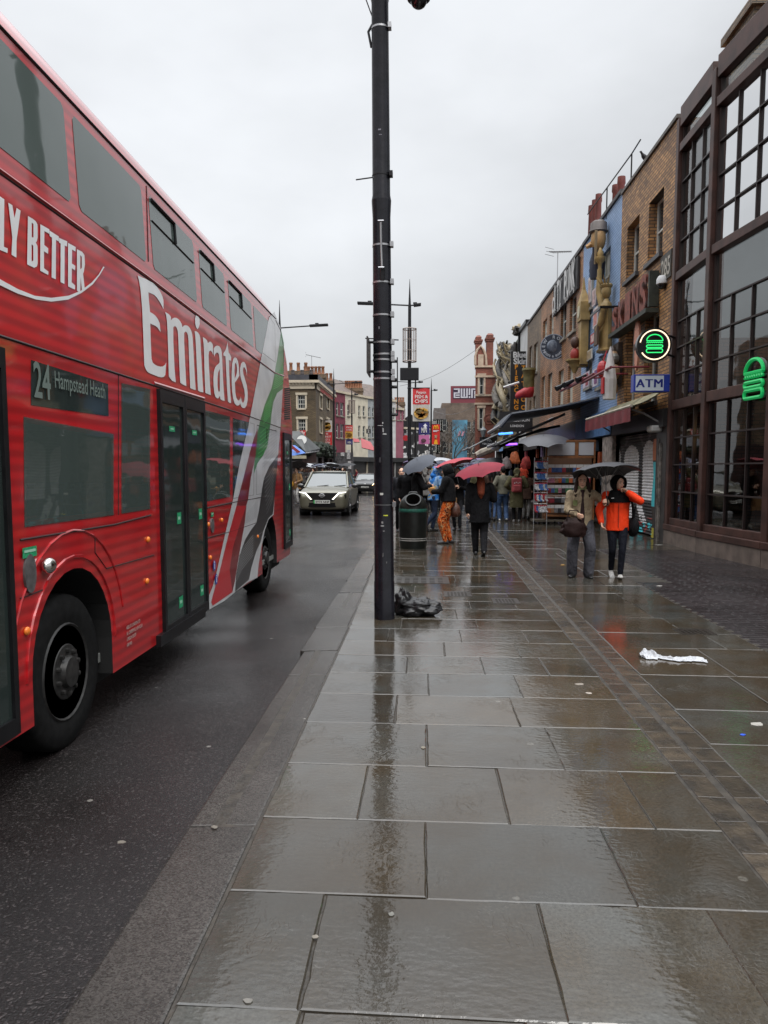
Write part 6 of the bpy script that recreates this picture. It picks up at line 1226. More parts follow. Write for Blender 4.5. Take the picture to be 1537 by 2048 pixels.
t = canopy('red_umbrella_canopy', 'small red parasol canopy left of the red awning', [(706, 876, 0), (718, 878, 0), (720, 884, -1), (708, 884, -1)], 70, [S('awning_red', (150, 50, 54), .5), NUND])
a, b = gy(674, 905, 70), gy(706, 945, 70); t = thing('grey_shutter_stall', 'grey graffitied stall wall with white notices beyond the first car', 'stall', ((a.x+b.x)/2, 70.3, 0)); mb = MB(); mb.box(a.x, b.x, 70, 70.6, 0, a.z); mb.obj('panel', S('stall_grey', (88, 86, 88), .6, var=.5, vs=5), t)
for (x, y0, y1) in ((697, 900, 918), (699, 922, 938), (685, 905, 912)): p, q = gy(x-3, y0, 69.9), gy(x+4, y1, 69.9); mb = MB(); mb.box(p.x, q.x, 69.92, 69.98, q.z, p.z); mb.obj('notice', S('notice_white', (190, 188, 188), .6, var=.4, vs=9), t)
# overhead cables
for p, q, lab in ((gy(800, 772, 70), gy(952, 700, 58), 'thin cable strung high across the street to the red turret'), (gy(868, 822, 75), gy(950, 812, 60), 'string of lights hung across the far street')):
    mb = MB(); mb.tube([p+(q-p)*(i/12)-V((0, 0, 1.2*math.sin(math.pi*i/12)*.4)) for i in range(13)], .015, 4); tag(mb.obj('overhead_cable', P('cable_grey', (.12, .12, .12), .6)), lab, 'cable')
# ================================================================ STREET FURNITURE
POLE = P('pole_black', (.010, .010, .014), .25, spec=.4, var=.3, vs=7, bump=.15, bs=18)
LAMPB = P('lamp_black', (.014, .014, .016), .45, spec=.3)
b0 = V((-.405, 8.2, 0)); b1p = V((-.475, 8.2, 9.4))
mast = thing('tall_black_pole', 'thick black steel pole at the kerb with metal bands and torn stickers', 'pole', b0)
def at(z, dx=0, dy=0): return b0+(b1p-b0)*(z/9.4)+V((dx, dy, 0))
rad = lambda z: .107-.0033*z
mb = MB(); zz = [0, .4, .41, 1.2, 1.9, 2.6, 3.4, 4.2, 4.36, 4.37, 4.42, 5.2, 6.3, 6.34, 6.4, 7.5, 9.4]
mb.tube([at(z) for z in zz], [rad(z)+(.004 if z <= .4 else 0)+(.009 if z in (4.36, 4.37, 6.34) else 0) for z in zz], 28); mb.obj('shaft', POLE, mast, smooth=50)
zpx = lambda py: gy(768, py, 8.2-.1).z
def band(py, h=.018, mat=STEEL, extra=.004, tilt=0.):
    z = zpx(py); mb = MB(); r = rad(z)+extra; rows = [[at(z+dz, r*math.cos(a), r*math.sin(a))+V((0, 0, tilt*math.cos(a))) for a in [2*math.pi*k/28 for k in range(28)]] for dz in (-h/2, h/2)]; mb.grid(rows, True); mb.box(at(z).x+r*.9, at(z).x+r+.025, 8.12, 8.2, z-.02, z+.03); mb.obj('steel_band', mat, mast, smooth=60)
for py in (487, 562, 628): band(py)
for py, tl in ((47, 0), (683, 0), (707, .004), (718, 0), (743, 0), (756, 0)): band(py, tilt=tl)
band(345, .012, LAMPB); band(1010, .006, S('scratch', (110, 110, 112), .5))
def rod(name, pts_, r, mat=LAMPB, n=6, parent=mast): mb = MB(); mb.tube(pts_, r, n); return mb.obj(name, mat, parent, smooth=50)
z = zpx(347); rod('side_rod', [at(z, -rad(z)), at(z-.02, -rad(z)-.17)], .007)
z = zpx(490); rod('front_bracket', [at(zpx(447), 0, -rad(z)-.05), at(zpx(487), 0, -rad(z)-.03), at(zpx(537), .008, -rad(z)-.03)], .011, STEEL); rod('front_bracket', [at(zpx(537), .01, -rad(z)-.01), at(zpx(560), .01, -rad(z))], .028)
for py in (444, 537): z = zpx(py); rod('front_bracket', [at(z, -.03, -rad(z)-.05), at(z, .03, -rad(z)-.05)], .008, STEEL)
z0_, z1_ = zpx(675), zpx(748)
mb = MB(); xx = at(z0_).x; mb.obox((xx-.145, 8.2, (z0_+z1_)/2), (.008, 0, 0), (0, .21, 0), (0, 0, (z0_-z1_)/2)); mb.obj('edge_on_sign', P('sign_edge', (.05, .045, .045), .4), mast, bevel=.004)
for z in (z0_-.03, z1_+.04): rod('sign_bracket', [at(z, -rad(z)), (xx-.14, 8.2, z)], .016)
z = zpx(673); rod('sign_bracket', [at(z, -.18), at(z-.02, .17)], .007)
z0_, z1_ = zpx(712), zpx(830); rod('signal_arm', [at(z0_, .155), at(z1_, .155)], .006)
for py in (720, 757, 772, 828): z = zpx(py); rod('clamp', [at(z, rad(z)-.01), at(z, .15)], .018)
z = zpx(58); rod('camera_arm', [at(z+.1, -rad(z)+.01), at(z+.03, -.12, .0), at(z-.12, -.09)], .014); rod('stay_wire', [at(zpx(22), -rad(9)), at(zpx(-20), -.15)], .006)
cz = gy(838, 5, 8.1); rod('camera_arm', [at(9.3), (cz.x, 8.15, 9.35), (cz.x, 8.1, cz.z+.12)], .035)
mb = MB(); mb.lathe([(.02, .2), (.10, .16), (.115, .08), (.115, .03), (.10, .02)], cz, 18); cam_h = mb.obj('camera_housing', LAMPB, mast, smooth=50); mb = MB(); mb.ball(cz+V((0, 0, .02)), .085, .085, .08, 14, 8); mb.obj('camera_dome', P('dome_black', (.01, .01, .012), .08), cam_h, smooth=60)
random.seed(31)
def scrap(py, dx, w_, h_, rgb, ang=0.):
    z = zpx(py); r = rad(z)+.0025; a = -math.pi/2+dx; mb = MB(); rows = []
    for j in range(3): rows.append([at(z+h_*(j/2-.5)*random.uniform(.6, 1.1)+ang*(k-2)*.01, r*math.cos(a+w_/r*(k/4-.5)), r*math.sin(a+w_/r*(k/4-.5))) for k in range(5)])
    mb.grid(rows); mb.obj('sticker_scrap', S('scrap_%d_%d_%d' % rgb, rgb, .6, var=.2), mast)
for d in ((851, -.25, .055, .008, (190, 190, 190)), (846, .02, .012, .02, (190, 190, 190)), (860, .05, .012, .05, (180, 180, 180)), (868, .2, .04, .014, (190, 190, 190)), (988, -.15, .035, .025, (196, 196, 190)), (1031, .25, .05, .014, (196, 200, 60)), (1045, -.1, .02, .03, (140, 140, 140)), (1052, -.1, .035, .018, (150, 150, 150)), (1062, .05, .02, .012, (130, 130, 130)), (258, -.1, .03, .016, (120, 120, 130)), (268, 0, .03, .008, (120, 120, 130)), (655, -.3, .012, .03, (120, 120, 126)), (1110, -.05, .012, .05, (90, 90, 90)), (1125, .3, .012, .02, (100, 100, 100)), (1185, -.1, .05, .03, (70, 70, 72)), (920, -.3, .02, .06, (60, 60, 64))): scrap(*d)
# lamp posts along both kerbs
def lamp_post(x, y, label, h=9.1, top=1.7, arms=(-2.3, .55), cage=None, box=None):
    t = thing('lamp_post', label, 'lamp post', (x, y, 0)); mb = MB(); mb.tube([(x, y, 0), (x, y, 1.1), (x, y, 1.12), (x, y, h)], [.13, .13, .09, .07], 10); mb.tube([(x, y, h), (x, y, h+top)], [.06, .008], 8); mb.obj('post', LAMPB, t, smooth=50)
    for a in arms:
        s = 1 if a > 0 else -1; mb = MB(); mb.tube([(x, y, h), (x+a*.72, y, h+.06*abs(a)*.7)], .035, 6); ar = mb.obj('arm', LAMPB, t)
        mb = MB(); c_ = (x+a*.86, y, h+.07*abs(a)*.7); mb.obox(c_, (abs(a)*.16+.1, 0, .02*s), (0, .13, 0), (0, 0, .055)); mb.obox((c_[0]-s*.1, y, c_[2]+.08), (.09, 0, 0), (0, .05, 0), (0, 0, .04)); mb.obj('lamp_head', LAMPB, t, bevel=.02)
    if cage:
        z0, z1, r = cage; mb = MB()
        for z in (z0, z1): mb.tube([(x+r*math.cos(2*math.pi*k/20), y+r*math.sin(2*math.pi*k/20), z) for k in range(21)], .028, 5)
        for k in range(20): a = 2*math.pi*k/20; mb.tube([(x+r*math.cos(a), y+r*math.sin(a), z0), (x+r*math.cos(a), y+r*math.sin(a), z1)], .012, 4)
        for z in (z0+(z1-z0)*.33, z0+(z1-z0)*.66): mb.tube([(x+r*math.cos(2*math.pi*k/20), y+r*math.sin(2*math.pi*k/20), z) for k in range(21)], .010, 4)
        mb.obj('light_cage', S('cage_wire', (150, 136, 128), .5), t)
    if box: mb = MB(); mb.box(x-.42, x+.42, y-.2, y-.09, box-.28, box+.28); mb.obj('control_box', LAMPB, t, bevel=.02)
    return t
ya = 35.2; xa = gy(819, 900, ya).x
lamp_post(xa, ya, 'black lamp post with wire light cage and food banners, right of the tall pole', gy(820, 611, ya).z, 1.15, (-2.2, .4), (gy(820, 723, ya).z, gy(820, 658, ya).z, .30), gy(820, 749, ya).z)
lamp_post(gy(831, 900, 64).x, 64, 'lamp post whose spire shows just right of the caged lamp post', gy(831, 765, 64).z, 1.2, (-2.4, .5))
yb = 70; lamp_post(gy(862.5, 900, yb).x, yb, 'lamp post carrying the tall red burger-chain banner', gy(862, 781, yb).z, 1.1, (.45,))
p = gy(560, 656, 40); lamp_post(p.x, 40, 'lamp post behind the bus with its lamp reaching over the road', p.z, 1.4, (2.35,))
p = gy(668, 768, 66); lamp_post(p.x, 66, 'far lamp post in front of the corner pub with a burger banner', p.z, 1.3, (-.6, 2.3))
p = gy(704, 790, 73); lamp_post(p.x, 73, 'far lamp post with small frame and fish banner before the cream house', p.z, .9, (.5,), (gy(704, 826, 73).z, gy(704, 801, 73).z, .3))
# banners
def banner(px0, px1, rows, Y, label, name='street_banner', cat='banner', pole=None):
    """rows: (y0, y1, rgb, [(text, rgb, size, dy)], picture)"""
    a, b = gy(px0, rows[0][0], Y), gy(px1, rows[-1][1], Y); t = thing(name, label, cat, ((a.x+b.x)/2, Y, b.z))
    mb = MB(); mb.tube([(a.x-.25, Y, a.z), (b.x, Y, a.z)], .025, 5); mb.obj('rail', LAMPB, t)
    for y0, y1, rgb, txt, pic in rows:
        p, q = gy(px0, y0, Y), gy(px1, y1, Y); mb = MB(); n = 6; g = [[V((p.x+(q.x-p.x)*i/n, Y+.02*math.sin(i*1.1), z)) for i in range(n+1)] for z in (p.z, q.z)]; mb.grid(g); mb.grid([[v+V((0, .02, 0)) for v in r] for r in g]); fld = mb.obj('panel', S('banner_%d_%d_%d' % rgb, rgb, .5, var=.06), t)
        for tx, c, sz, fy, wd in txt:
            mb = MB(); zz = p.z+(q.z-p.z)*fy; write(mb, tx, ((p.x+q.x)/2, Y-.04, zz), (1, 0, 0), (0, 0, 1), sz, 0, 1, .004*sz/.3, 'CENTER', width=(q.x-p.x)*wd); mb.obj('lettering', S('ink_%d_%d_%d' % c, c, .5), fld)
        if pic == 'food':
            mb = MB(); mb.ball(((p.x+q.x)/2, Y-.035, p.z+(q.z-p.z)*.55), (q.x-p.x)*.42, .004, (p.z-q.z)*.33, 16, 8); mb.obj('picture', S('food_plate', (206, 164, 84), .5, var=.2, vs=12), fld)
            for i, (c, n_) in enumerate((((206, 156, 62), 14), ((176, 116, 40), 10), ((120, 96, 50), 3))):
                mb = MB(); random.seed(i+int(px0))
                for k in range(n_): cx = p.x+(q.x-p.x)*random.uniform(.2, .8); cz = p.z+(q.z-p.z)*(random.uniform(.25, .55) if i != 1 else random.uniform(.5, .75)); mb.obox((cx, Y-.04-.004*i, cz), ((q.x-p.x)*.14, 0, random.uniform(-.05, .05)), (0, .004, 0), (0, 0, (p.z-q.z)*.06))
                mb.obj('picture', S('food_%d' % i, c, .5, var=.3, vs=9), fld)
        if pic == 'arrow':
            mb = MB(); cx, cz, s = (p.x+q.x)/2+.05, p.z+(q.z-p.z)*.35, (q.x-p.x)*.22; mb.face([(cx-s, Y-.04, cz), (cx+s, Y-.04, cz), (cx, Y-.04, cz+s*1.1)]); mb.face([(cx-s*.45, Y-.04, cz-s*1.1), (cx+s*.45, Y-.04, cz-s*1.1), (cx+s*.45, Y-.04, cz), (cx-s*.45, Y-.04, cz)]); mb.obj('arrow', S('ink_230_230_235', (230, 230, 235), .5), fld)
        if pic == 'arches':
            mb = MB(); cx, cz, s = (p.x+q.x)/2, p.z+(q.z-p.z)*.24, (q.x-p.x)*.28
            for sg_ in (-1, 1): mb.tube([(cx+sg_*s*.5+s*.48*math.cos(a), Y-.05, cz+s*1.5*math.sin(a)) for a in [math.pi*k/10 for k in range(11)]], .045, 5)
            mb.obj('emblem', S('arch_yellow', (240, 176, 40), .5), fld)
            mb = MB(); cz2 = p.z+(q.z-p.z)*.62; mb.lathe([(s*.45, -s*.7), (s*.7, s*.7), (.001, s*.7)], (cx, Y-.0, cz2), 14); mb.obj('cup', S('cup_white', (200, 180, 150), .5), fld); mb = MB(); cz3 = p.z+(q.z-p.z)*.99; mb.face([(cx-s*.9, Y-.04, cz3), (cx+s*.9, Y-.04, cz3), (cx+s*.45, Y-.04, cz3+.42), (cx-s*.45, Y-.04, cz3+.42)]); mb.obj('picture', S('arch_yellow', (240, 176, 40), .5), fld)
            mb = MB()
            for fy in (.31, .36): zz = p.z+(q.z-p.z)*fy; mb.box(cx-s*1.3, cx+s*(1.3 if fy < .33 else .6), Y-.045, Y-.03, zz-.025, zz+.025)
            mb.obj('text_line', S('ink_230_230_235', (230, 230, 235), .5), fld)
    return t
WH = (225, 222, 218)
banner(826, 860, [(776, 809, (206, 54, 58), [('Poppies', WH, .17, .34, .56), ('FISH &', WH, .22, .63, .76), ('CHIPS', WH, .23, .91, .76)], None), (809, 842.5, (190, 186, 178), [], 'food')], ya-.1, 'red fish and chips street banner with a food picture on the caged lamp post')
banner(838, 859.5, [(843.5, 869, (44, 44, 108), [('MIN', WH, .34, .86, .5)], 'arrow'), (870, 888, (196, 112, 160), [], None)], ya-.1, 'navy direction banner with a white arrow over a pink picture panel')
a, b = gy(842, 876, ya-.13), gy(853, 886, ya-.13); mb = MB(); mb.ball(((a.x+b.x)/2, ya-.13, (a.z+b.z)/2), .12, .01, .09, 8, 6); tag(mb.obj('panel_picture', S('cake_brown', (84, 50, 60), .5)), 'small dark cake picture on the pink panel under the navy banner', 'picture')
banner(864.5, 880, [(848.5, 889, (206, 44, 40), [], 'arches')], yb-.1, 'tall red banner with a yellow double-arch emblem and a cup')
banner(645, 664.5, [(840, 864, (196, 190, 186), [], 'food'), (864, 890, (196, 40, 44), [('WE', WH, .24, .22, .24), ('SERVE IT', WH, .24, .44, .78), ('HOT &', WH, .24, .66, .55), ('FRESH', WH, .24, .88, .6)], None)], 65.8, 'red and white burger banner on the far lamp post before the pub')
banner(691, 706, [(850, 863, (200, 60, 56), [('FISH &', WH, .22, .5, .7), ('CHIPS', WH, .22, .88, .7)], None), (863, 877, (200, 150, 60), [], 'food')], 72.8, 'small red fish and chips banner before the cream house')
banner(692.5, 706, [(878.5, 889, (44, 44, 108), [('MIN', WH, .3, .8, .5)], None)], 72.8, 'small navy banner under the far fish and chips banner')
banner(600, 612, [(860, 872, (190, 36, 42), [('illy', WH, .4, .75, .7)], None)], 58, 'small square red sign with white script in front of the corner pub', 'hanging_sign', 'sign')
p, q = gy(733, 858, 78), gy(742, 867, 78); mb = MB(); mb.box(p.x, q.x, 78, 78.1, q.z, p.z); o = mb.obj('hanging_sign', P('sign_board_black', (.014, .013, .014), .4)); tag(o, 'square black hanging sign with a white numeral on the grey far house', 'sign'); mb = MB(); write(mb, '2', ((p.x+q.x)/2, 77.95, q.z+.1), (1, 0, 0), (0, 0, 1), .4, 0, 1, .01, 'CENTER'); mb.obj('numeral', S('sign_white', (200, 200, 200), .5), o)
p = gy(812, 876, 80); mb = MB(); mb.lathe([(.3, .02), (.3, 0), (.001, 0)], p, 16, M=Matrix.Rotation(R(90), 3, 'X')); tag(mb.obj('round_red_sign', S('lantern_red', (196, 54, 44), .5)), 'round red sign on the black stickered shop', 'sign')
# litter bin
bp_ = V((-.19, 15.75, 0)); bn = thing('litter_bin', 'round black litter bin with hooded top and green rubbish sack showing', 'bin', bp_)
BB = P('bin_black', (.009, .010, .009), .3, spec=.4, var=.3, vs=9)
mb = MB(); mb.lathe([(.265, 0), (.27, .03), (.285, .12), (.295, .60), (.298, .74), (.28, .745)], bp_, 32); mb.obj('body', BB, bn, smooth=40)
mb = MB(); mb.lathe([(.282, .745), (.292, .76), (.292, .80), (.288, .82)], bp_, 32, caps=False); mb.obj('sack_edge', P('sack_green', (.02, .10, .075), .35, var=.3, vs=30, bump=.6, bs=40), bn, smooth=60)
MT = Matrix.Rotation(R(47), 3, 'X'); hc = bp_+V((0, 0, .80)); mb = MB(); rows = []
# hood with a real opening facing the camera
for i in range(13):
    th_ = R(90)*i/12; rows.append([hc+V((.29*math.cos(th_)*math.cos(a), .29*math.cos(th_)*math.sin(a), .02+.30*math.sin(th_))) for a in [2*math.pi*k/40 for k in range(40)]])
ax = MT @ V((0, 0, 1)); fs_ = MB(); base_i = 0
for i in range(12):
    for k in range(40):
        q = [rows[i][k], rows[i][(k+1) % 40], rows[i+1][(k+1) % 40], rows[i+1][k]]; c_ = (q[0]+q[1]+q[2]+q[3])/4-hc
        if c_.normalized().angle(ax) > R(29): fs_.face(q)
fs_.obj('hood', BB, bn, smooth=60)
mb = MB(); uu = V((1, 0, 0)); vv = ax.cross(uu).normalized(); 
def rim(r, d): return [hc+V((0, 0, .02))+ax*d+uu*(r*math.cos(a))+vv*(r*math.sin(a)) for a in [2*math.pi*k/28 for k in range(29)]]
mb.tube(rim(.152, .262), .022, 6, caps=False); mb.obj('opening_rim', BB, bn, smooth=60); mb = MB(); mb.grid([rim(.155, .255)[:-1], rim(.13, .02)[:-1]], True); mb.face(rim(.13, .02)[:-1]); mb.obj('opening', DARK, bn)
mb = MB(); mb.tube([hc+V((-.09, -.0, .31)), hc+V((-.07, 0, .345)), hc+V((.07, 0, .345)), hc+V((.09, 0, .31))], .02, 6); mb.obj('handle', BB, bn, smooth=60)
for z in (.165, .205): mb = MB(); mb.lathe([(.2895, z), (.291, z+.004), (.291, z+.012), (.2895, z+.016)], bp_, 32, caps=False); mb.obj('white_ring', S('ring_grey', (150, 148, 144), .5), bn)
# black rubbish bag by the pole
BAG = P('black_bag', (.010, .010, .011), .32, spec=.4, bump=.7, bs=18)
p = gz(838, 1232); t = thing('rubbish_bag', 'crumpled black rubbish bag slumped against the base of the tall pole', 'bag', p)
mb = MB(); mb.grid(crumple(p+V((-.0, .05, 0)), .22, .14, .105, 4, .34), True, caps=True); mb.obj('sack', BAG, t, smooth=70); mb = MB(); mb.grid(crumple(p+V((-.17, .10, 0)), .10, .11, .15, 9, .32), True, caps=True); mb.obj('tied_end', BAG, t, smooth=70)
# white carrier bag and scraps on the ground
p = gz(1342, 1318); mb = MB(); rows = []
for i in range(40):
    s = i/39; x = p.x-.24+.50*s; wd = (.11 if s < .25 else .035+.05*s)*(1 if s > .03 else .4); yy = p.y+.06-.13*s+.03*math.sin(s*9); row = []
    for k in range(9): t_ = k/8-.5; h_ = .008+.05*(1-4*t_*t_)*(.35 if s > .28 else 1)*(.4+abs(mnoise.noise((s*12, t_*5, 1)))*2.2); row.append((x+.02*mnoise.noise((s*8, t_*6, 4)), yy+t_*wd*2+.02*mnoise.noise((s*14, t_*4, 2)), h_))
    rows.append(row)
mb.grid(rows); o = mb.obj('carrier_bag', P('white_plastic', (.42, .43, .45), .35, bump=.7, bs=30)); tag(o, 'crumpled white plastic carrier bag lying on the wet paving', 'bag')
def scrap_on(px, py, w_, d_, rgb, label, seed, name='litter_scrap'):
    p = gz(px, py); random.seed(seed); n = 9; mb = MB(); ring = [(p.x+w_*random.uniform(.5, 1)*math.cos(2*math.pi*k/n), p.y+d_*random.uniform(.5, 1)*math.sin(2*math.pi*k/n), random.uniform(.003, .004)) for k in range(n)]; mb.face(ring); mb.grid([ring, [(x, y, .001) for x, y, z in ring]], True); tag(mb.obj(name, S('litter_%d_%d_%d' % rgb, rgb, .5, var=.15, vs=30)), label, 'litter')
for d in ((1516, 1449, .05, .06, (150, 147, 140), 'torn white paper scrap at the right edge of the paving'), (1486, 1470, .022, .02, (40, 80, 190), 'small bright blue scrap on the paving at the right'), (1126, 1130, .05, .04, (190, 140, 50), 'yellow leaf-like scrap on the paving left of the couple'), (1178, 1387, .028, .03, (150, 140, 130), 'pale paper scrap beside the drain line'), (1160, 1369, .04, .03, (130, 122, 112), 'grey paper scrap just left of the drain line'), (1320, 1172, .06, .05, (170, 166, 160), 'pale scrap at the edge of the dark setts'), (1318, 1090, .1, .06, (180, 178, 172), 'pale paper at the foot of the black pier'), (631, 1875, .013, .012, (115, 109, 99), 'pale round gum spot across a joint between slabs'), (497, 2003, .022, .018, (108, 105, 99), 'pale double gum spot near the kerb at the bottom'), (847, 1496, .018, .02, (115, 108, 95), 'pale gum spot by a slab corner below the pole'), (430, 1655, .02, .02, (108, 102, 93), 'pale spot on the second kerb stone'), (243, 1685, .022, .02, (108, 102, 93), 'pale round spot on the near asphalt'), (783, 1830, .014, .02, (100, 99, 93), 'faint grey gum spot on a wide slab')): scrap_on(*d, seed=int(d[0]))
# ================================================================ CARS
def loft_car(t, Z0, W, sects, mat, name='body'):
    """sects: (y, [(halfwidth, z)...]) mirrored into closed rings"""
    rows = [[(t.x+hw, t.y+y, Z0+z) for hw, z in pr]+[(t.x-hw, t.y+y, Z0+z) for hw, z in reversed(pr)] for y, pr in sects]
    return rows
def make_car(base, label, paint, glassm, kind):
    t = thing('car', label, 'car', base); B = V(base); z0 = 0
    hw = .93 if kind == 'suv' else .86; k = 1.0 if kind == 'suv' else .93
    def sec(y, s, zb, zs, zt, tw):   # width factor, bottom, shoulder height, top height, top width factor
        w_ = hw*s; return (y, [(w_*.90, zb), (w_*.985, zb+.10), (w_, (zb+zs)*.5), (w_*.985, zs-.06), (w_*.93, zs), (w_*tw, zt-.01), (w_*tw*.5, zt+.012)])
    S_ = [sec(0, .76, .30, .66, .70, .80), sec(.05, .88, .22, .74, .80, .84), sec(.22, .955, .20, .88, .93, .84), sec(.6, .99, .20, .965, 1.0, .82), sec(1.2, 1.0, .22, 1.02, 1.08, .80), sec(1.5, 1.0, .22, 1.03, 1.09, .8), sec(3.0, 1.0, .22, 1.05, 1.10, .8), sec(4.1, .98, .24, 1.06, 1.1, .8), sec(4.5, .93, .30, 1.02, 1.06, .8), sec(4.6, .84, .40, .9, .96, .8)]
    S_ = [(y, [(a, b*k) for a, b in pr]) for y, pr in S_]
    mb = MB(); mb.grid(loft_car(B, 0, 0, S_, paint), True, caps=True); bo = mb.obj('body', paint, t, smooth=40); md = bo.modifiers.new('s', 'SUBSURF'); md.levels = md.render_levels = 2
    # greenhouse: glass band and roof
    H = 1.66*k if kind == 'suv' else 1.47
    def gsec(y, z, w_): return [(B.x+hw*w_, B.y+y, z), (B.x+hw*w_*.6, B.y+y, z+.012), (B.x-hw*w_*.6, B.y+y, z+.012), (B.x-hw*w_, B.y+y, z)]
    zb = 1.06*k; mb = MB()
    lo = [gsec(1.15, zb-.02, .86), gsec(2.05, H-.06, .70), gsec(3.4, H-.05, .70), gsec(4.35, zb, .80)]
    mb.face([lo[0][0], lo[0][1], lo[0][2], lo[0][3], lo[1][3], lo[1][2], lo[1][1], lo[1][0]]); wsc = mb.obj('windscreen', glassm, t)
    for s in (0, 3):
        x = lambda q: (q[0]+(.0), q[1], q[2]); sgn = 1 if s == 0 else -1
        mb = MB(); mb.face([(B.x+sgn*hw*.90, B.y+1.28, zb-.03), lo[1][s], lo[2][s], (B.x+sgn*hw*.88, B.y+4.3, zb-.03)]); mb.obj('side_window', glassm, t)
        mb = MB(); mb.tube([(B.x+sgn*hw*.885, B.y+1.12, zb-.03), (B.x+sgn*hw*.72, B.y+2.03, H-.05)], .04, 6); mb.tube([(B.x+sgn*hw*.70, B.y+2.9, H-.04), (B.x+sgn*hw*.9, B.y+2.9, zb-.03)], .035, 6); mb.obj('pillar', paint, t)
        mb = MB(); c_ = V((B.x+sgn*(hw+.11), B.y+1.5, zb+.03)); mb.ball(c_, .13, .07, .085, 12, 8); mb.tube([c_-V((sgn*.1, 0, .03)), (B.x+sgn*hw*.9, B.y+1.5, zb-.02)], .03, 6); mb.obj('mirror', P('mirror_black', (.02, .02, .02), .3, coat=.5), t, smooth=60)
    mb = MB(); rows = [[(B.x+hw*.70*c, B.y+y, H-.055+zz*(1-c*c*.6)) for c in (-1.03, -.9, -.5, 0, .5, .9, 1.03)] for y, zz in ((1.98, .0), (2.2, .045), (2.8, .06), (3.5, .03), (3.75, -.02))]; mb.grid(rows); mb.obj('roof', paint, t, smooth=60)
    mb = MB(); mb.face([lo[2][0], lo[2][3], (B.x-hw*.8, B.y+4.5, zb-.05), (B.x+hw*.8, B.y+4.5, zb-.05)]); mb.obj('rear_window', glassm, t)
    for y in (.92, 3.72):
        for s in (-1, 1):
            wheel(t, (B.x+s*(hw-.01), B.y+y, .34), .34, .22, .22, nbolt=5, side=s, rimmat=P('car_rim', (.12, .12, .12), .35, metal=.7))
            mb = MB(); mb.lathe([(.40, -.3), (.40, .006), (.385, .008)], (B.x+s*(hw*1.0-.005), B.y+y, .35), 24, M=MX if s > 0 else Matrix.Rotation(R(-90), 3, 'Y'), caps=False); mb.obj('wheel_arch', DARK, t, smooth=40)
    fr = Fr((B.x, B.y, 0), (1, 0, 0), (0, -1, 0)); yb = lambda u: .03+.20*abs(u/hw)**3
    def strip(poly_, name, mat, w_=.0, parent=t, dep=.05):
        mb = MB(); cl = lambda lp, c, ab: [(b, a) for a, b in clipz([(b, a) for a, b in lp], c, ab)]
        for i in range(-10, 10):
            q = cl(poly_, i*.1, True); q = cl(q, i*.1+.1, False) if len(q) > 2 else q
            if len(q) > 2: mb.fill([q], lambda u, v, w2: V((B.x+u, B.y+yb(u)-w_-w2-.02-(.0 if v < .72*k else -(v-.72*k)*.25), v)))
        return mb.obj(name, mat, parent)
    GB = P('grille_black', (.006, .006, .006), .4, spec=.2)
    if kind == 'suv':
        strip([(-.62, .34), (.62, .34), (.80, .48), (.60, .50), (-.60, .50), (-.80, .48)], 'lower_intake', GB, .03)
        strip([(-.42, .56), (.42, .56), (.60, .74), (.66, .86), (-.66, .86), (-.60, .74)], 'grille', GB, .035)
        LED = P('headlight_lit', (.9, .9, .85), .3, emit=(1, .95, .80), es=1.0)
        for s in (-1, 1):
            q = [(s*.88, .90), (s*.60, .87), (s*.36, .62), (s*.42, .61), (s*.64, .83), (s*.86, .87)]; strip(q if s > 0 else q, 'headlight', LED, .05)
            strip([(s*.62, .60), (s*.86, .84), (s*.88, .70), (s*.72, .46), (s*.68, .46), (s*.80, .68)], 'air_curtain', GB, .032)
        mb = MB(); c_ = V((B.x, B.y-.035, .765)); mb.tube([c_+V((.09*math.cos(a), 0, .06*math.sin(a))) for a in [2*math.pi*i/20 for i in range(21)]], .012, 6); mb.box(c_.x-.12, c_.x+.12, c_.y-.012, c_.y+.012, c_.z-.014, c_.z+.014); mb.obj('badge', S('badge_silver', (190, 190, 190), .25, metal=.8), t)
        yp = B.y-.055; mb = MB(); mb.box(B.x-.30, B.x+.30, yp-.012, yp, .475, .595); npl = mb.obj('number_plate', S('plate_white', (196, 196, 190), .4), t)
        mb = MB(); mb.box(B.x-.30, B.x-.255, yp-.016, yp-.013, .475, .595); mb.obj('green_flash', S('plate_green', (20, 150, 70), .4), npl); mb = MB(); write(mb, 'EY74 NNP', (B.x+.025, yp-.016, .498), (1, 0, 0), (0, 0, 1), .10, 0, 1, .003, 'CENTER', width=.50); mb.obj('registration', P('ink_black', (.02, .02, .02), .5), npl)
    else:
        strip([(-.55, .30), (.55, .30), (.62, .42), (-.62, .42)], 'lower_intake', GB, .03); strip([(-.40, .58), (.40, .58), (.46, .64), (-.46, .64)], 'grille', GB, .035)
        LED = P('headlight_warm', (.9, .8, .6), .3, emit=(1, .62, .25), es=9)
        for s in (-1, 1): strip([(s*.52, .62), (s*.80, .66), (s*.84, .78), (s*.60, .72)], 'headlight', LED, .05)
        mb = MB(); c_ = V((B.x, B.y-.05, .70)); mb.ball(c_, .09, .015, .035, 12, 6); mb.obj('badge', S('badge_silver', (190, 190, 190), .25, metal=.8), t)
        yp = B.y-.06; mb = MB(); mb.box(B.x-.26, B.x+.26, yp-.012, yp, .44, .55); npl = mb.obj('number_plate', S('plate_white', (196, 196, 190), .4), t); mb = MB(); write(mb, 'LL69 FXS', (B.x, yp-.016, .46), (1, 0, 0), (0, 0, 1), .09, 0, 1, .003, 'CENTER', width=.44); mb.obj('registration', P('ink_black', (.02, .02, .02), .5), npl)
    mb = MB()
    for s in (-.35, .3): mb.tube([(B.x+s, B.y+1.16, zb+.02), (B.x+s+.42, B.y+1.25, zb+.06)], .01, 4)
    mb.obj('wiper', GB, wsc)
